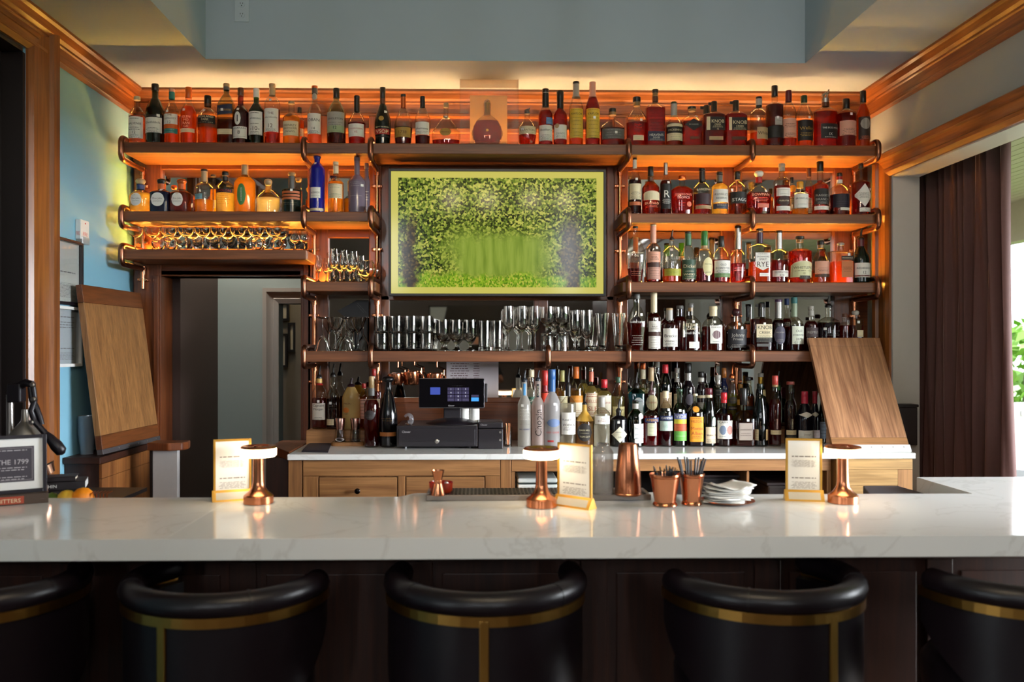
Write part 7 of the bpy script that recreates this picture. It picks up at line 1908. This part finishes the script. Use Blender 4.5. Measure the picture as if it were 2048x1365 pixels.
# ------------------------------------------------------------------ the photographer, glimpsed in the mirror
def person():
    V = [(0, -0.42, 0.95), (0, -0.43, 1.15), (0, -0.42, 1.36), (0, -0.4, 1.46), (0, -0.37, 1.53),           # pelvis chest neck
         (0.19, -0.41, 1.38), (0.275, -0.36, 1.2), (0.15, -0.2, 1.36), (-0.19, -0.41, 1.38), (-0.275, -0.36, 1.2), (-0.15, -0.2, 1.36),
         (0.1, -0.42, 0.9), (0.11, -0.4, 0.5), (0.11, -0.43, 0.1), (0.12, -0.3, 0.04), (-0.1, -0.42, 0.9), (-0.11, -0.4, 0.5), (-0.11, -0.43, 0.1), (-0.12, -0.3, 0.04)]
    E = [(0, 1), (1, 2), (2, 3), (3, 4), (2, 5), (5, 6), (6, 7), (2, 8), (8, 9), (9, 10), (0, 11), (11, 12), (12, 13), (13, 14), (0, 15), (15, 16), (16, 17), (17, 18)]
    Rd = [(0.17, 0.12), (0.15, 0.11), (0.17, 0.1), (0.06, 0.06), (0.055, 0.055), (0.06, 0.06), (0.045, 0.045), (0.03, 0.03), (0.06, 0.06), (0.045, 0.045), (0.03, 0.03),
          (0.09, 0.09), (0.06, 0.06), (0.045, 0.045), (0.04, 0.035), (0.09, 0.09), (0.06, 0.06), (0.045, 0.045), (0.04, 0.035)]
    # palms and fingers closing on the camera
    for s_, w_ in ((1, 7), (-1, 10)):
        V.append((s_*0.1, -0.16, 1.42)); pi_ = len(V)-1; E.append((w_, pi_)); Rd.append((0.032, 0.018))
        for q in range(4):
            V.append((s_*(0.085-0.004*q), -0.125, 1.45-0.018*q)); a_ = len(V)-1; Rd.append((0.009, 0.009)); E.append((pi_, a_))
            V.append((s_*(0.06-0.003*q), -0.105+0.003*q, 1.455-0.018*q)); Rd.append((0.008, 0.008)); E.append((a_, len(V)-1))
        V.append((s_*0.08, -0.17, 1.465)); a_ = len(V)-1; Rd.append((0.011, 0.011)); E.append((pi_, a_))
        V.append((s_*0.06, -0.15, 1.485)); Rd.append((0.009, 0.009)); E.append((a_, len(V)-1))
    t = thing('person', 'standing person in dark clothes holding arms up, seen in the mirror', 'person', (0, -0.42, 0))
    me = bpy.data.meshes.new('body'); me.from_pydata([(a_, b_+0.42, c_) for a_, b_, c_ in V], E, [])
    o = bpy.data.objects.new('body', me); C.objects.link(o); o.parent = t
    sk = o.modifiers.new('skin', 'SKIN'); sk.use_smooth_shade = True
    for i, r_ in enumerate(Rd): me.skin_vertices[0].data[i].radius = r_
    me.skin_vertices[0].data[0].use_root = True
    o.modifiers.new('smooth', 'SUBSURF').levels = 1; o.modifiers['smooth'].render_levels = 1
    sk_m = plain('skin', 'c08a70', 0.5, noise=0.03)
    me.materials.append(sk_m)
    hp = [(0.0005, -0.12), (0.045, -0.11), (0.062, -0.07), (0.072, -0.01), (0.076, 0.04), (0.066, 0.085), (0.04, 0.112), (0.0005, 0.12)]
    h = MB().lathe(hp, 24, (0, 0.07, 1.63), sy=1.18).build('head', sk_m, t, smooth=70)
    MB().lathe([(0.08, 0.02), (0.083, 0.06), (0.07, 0.1), (0.04, 0.122), (0.0005, 0.128)], 24, (0, 0.055, 1.63), close=False, sy=1.15).build('hair', plain('dark_hair', '1c1512', 0.6), t, smooth=70)
    MB().lathe([(0.006, -0.018), (0.013, 0), (0.004, 0.03)], 10, (0, 0.158, 1.62)).build('nose', sk_m, t, smooth=60)
    for sx in (-1, 1):
        MB().lathe([(0.0005, -0.012), (0.012, 0), (0.0005, 0.012)], 12, (sx*0.03, 0.138, 1.645)).build('eye', plain('eye_white', 'd8d4d0', 0.3), t, smooth=60)
        MB().lathe([(0.004, -0.028), (0.012, 0), (0.004, 0.03)], 10, (sx*0.078, 0.06, 1.625), sy=1.6).build('ear', sk_m, t, smooth=60)
    MB().box(-0.024, 0.024, 0.145, 0.152, 1.572, 1.579).build('mouth', plain('lip', '8a4a44', 0.5), t, bevel=0.003)
    cl = MB().lathe([(0.175, 0.86), (0.18, 0.95), (0.16, 1.12), (0.19, 1.3), (0.2, 1.36), (0.15, 1.43), (0.07, 1.47)], 28, (0, -0.005, 0), sy=0.68, close=False).build('shirt', plain('dark_shirt', '17151a', 0.8), t, smooth=60)
    for sx in (-1, 1):
        MB().tube([(sx*0.17, 0.0, 1.4), (sx*0.215, 0.025, 1.32), (sx*0.245, 0.04, 1.265)], [0.075, 0.068, 0.06], 14, close=False).build('sleeve', MATS['dark_shirt'], t, smooth=60)
        MB().tube([(sx*0.09, 0, 0.93), (sx*0.11, 0.02, 0.5), (sx*0.11, -0.01, 0.09)], [0.105, 0.08, 0.065], 16, close=False).build('trouser_leg', plain('dark_trousers', '1e1c22', 0.8), t, smooth=60)
    cb = MB().box(-0.07, 0.07, 0.27, 0.32, 1.54, 1.64).build('held_camera', M_black, t, bevel=0.008)
person()
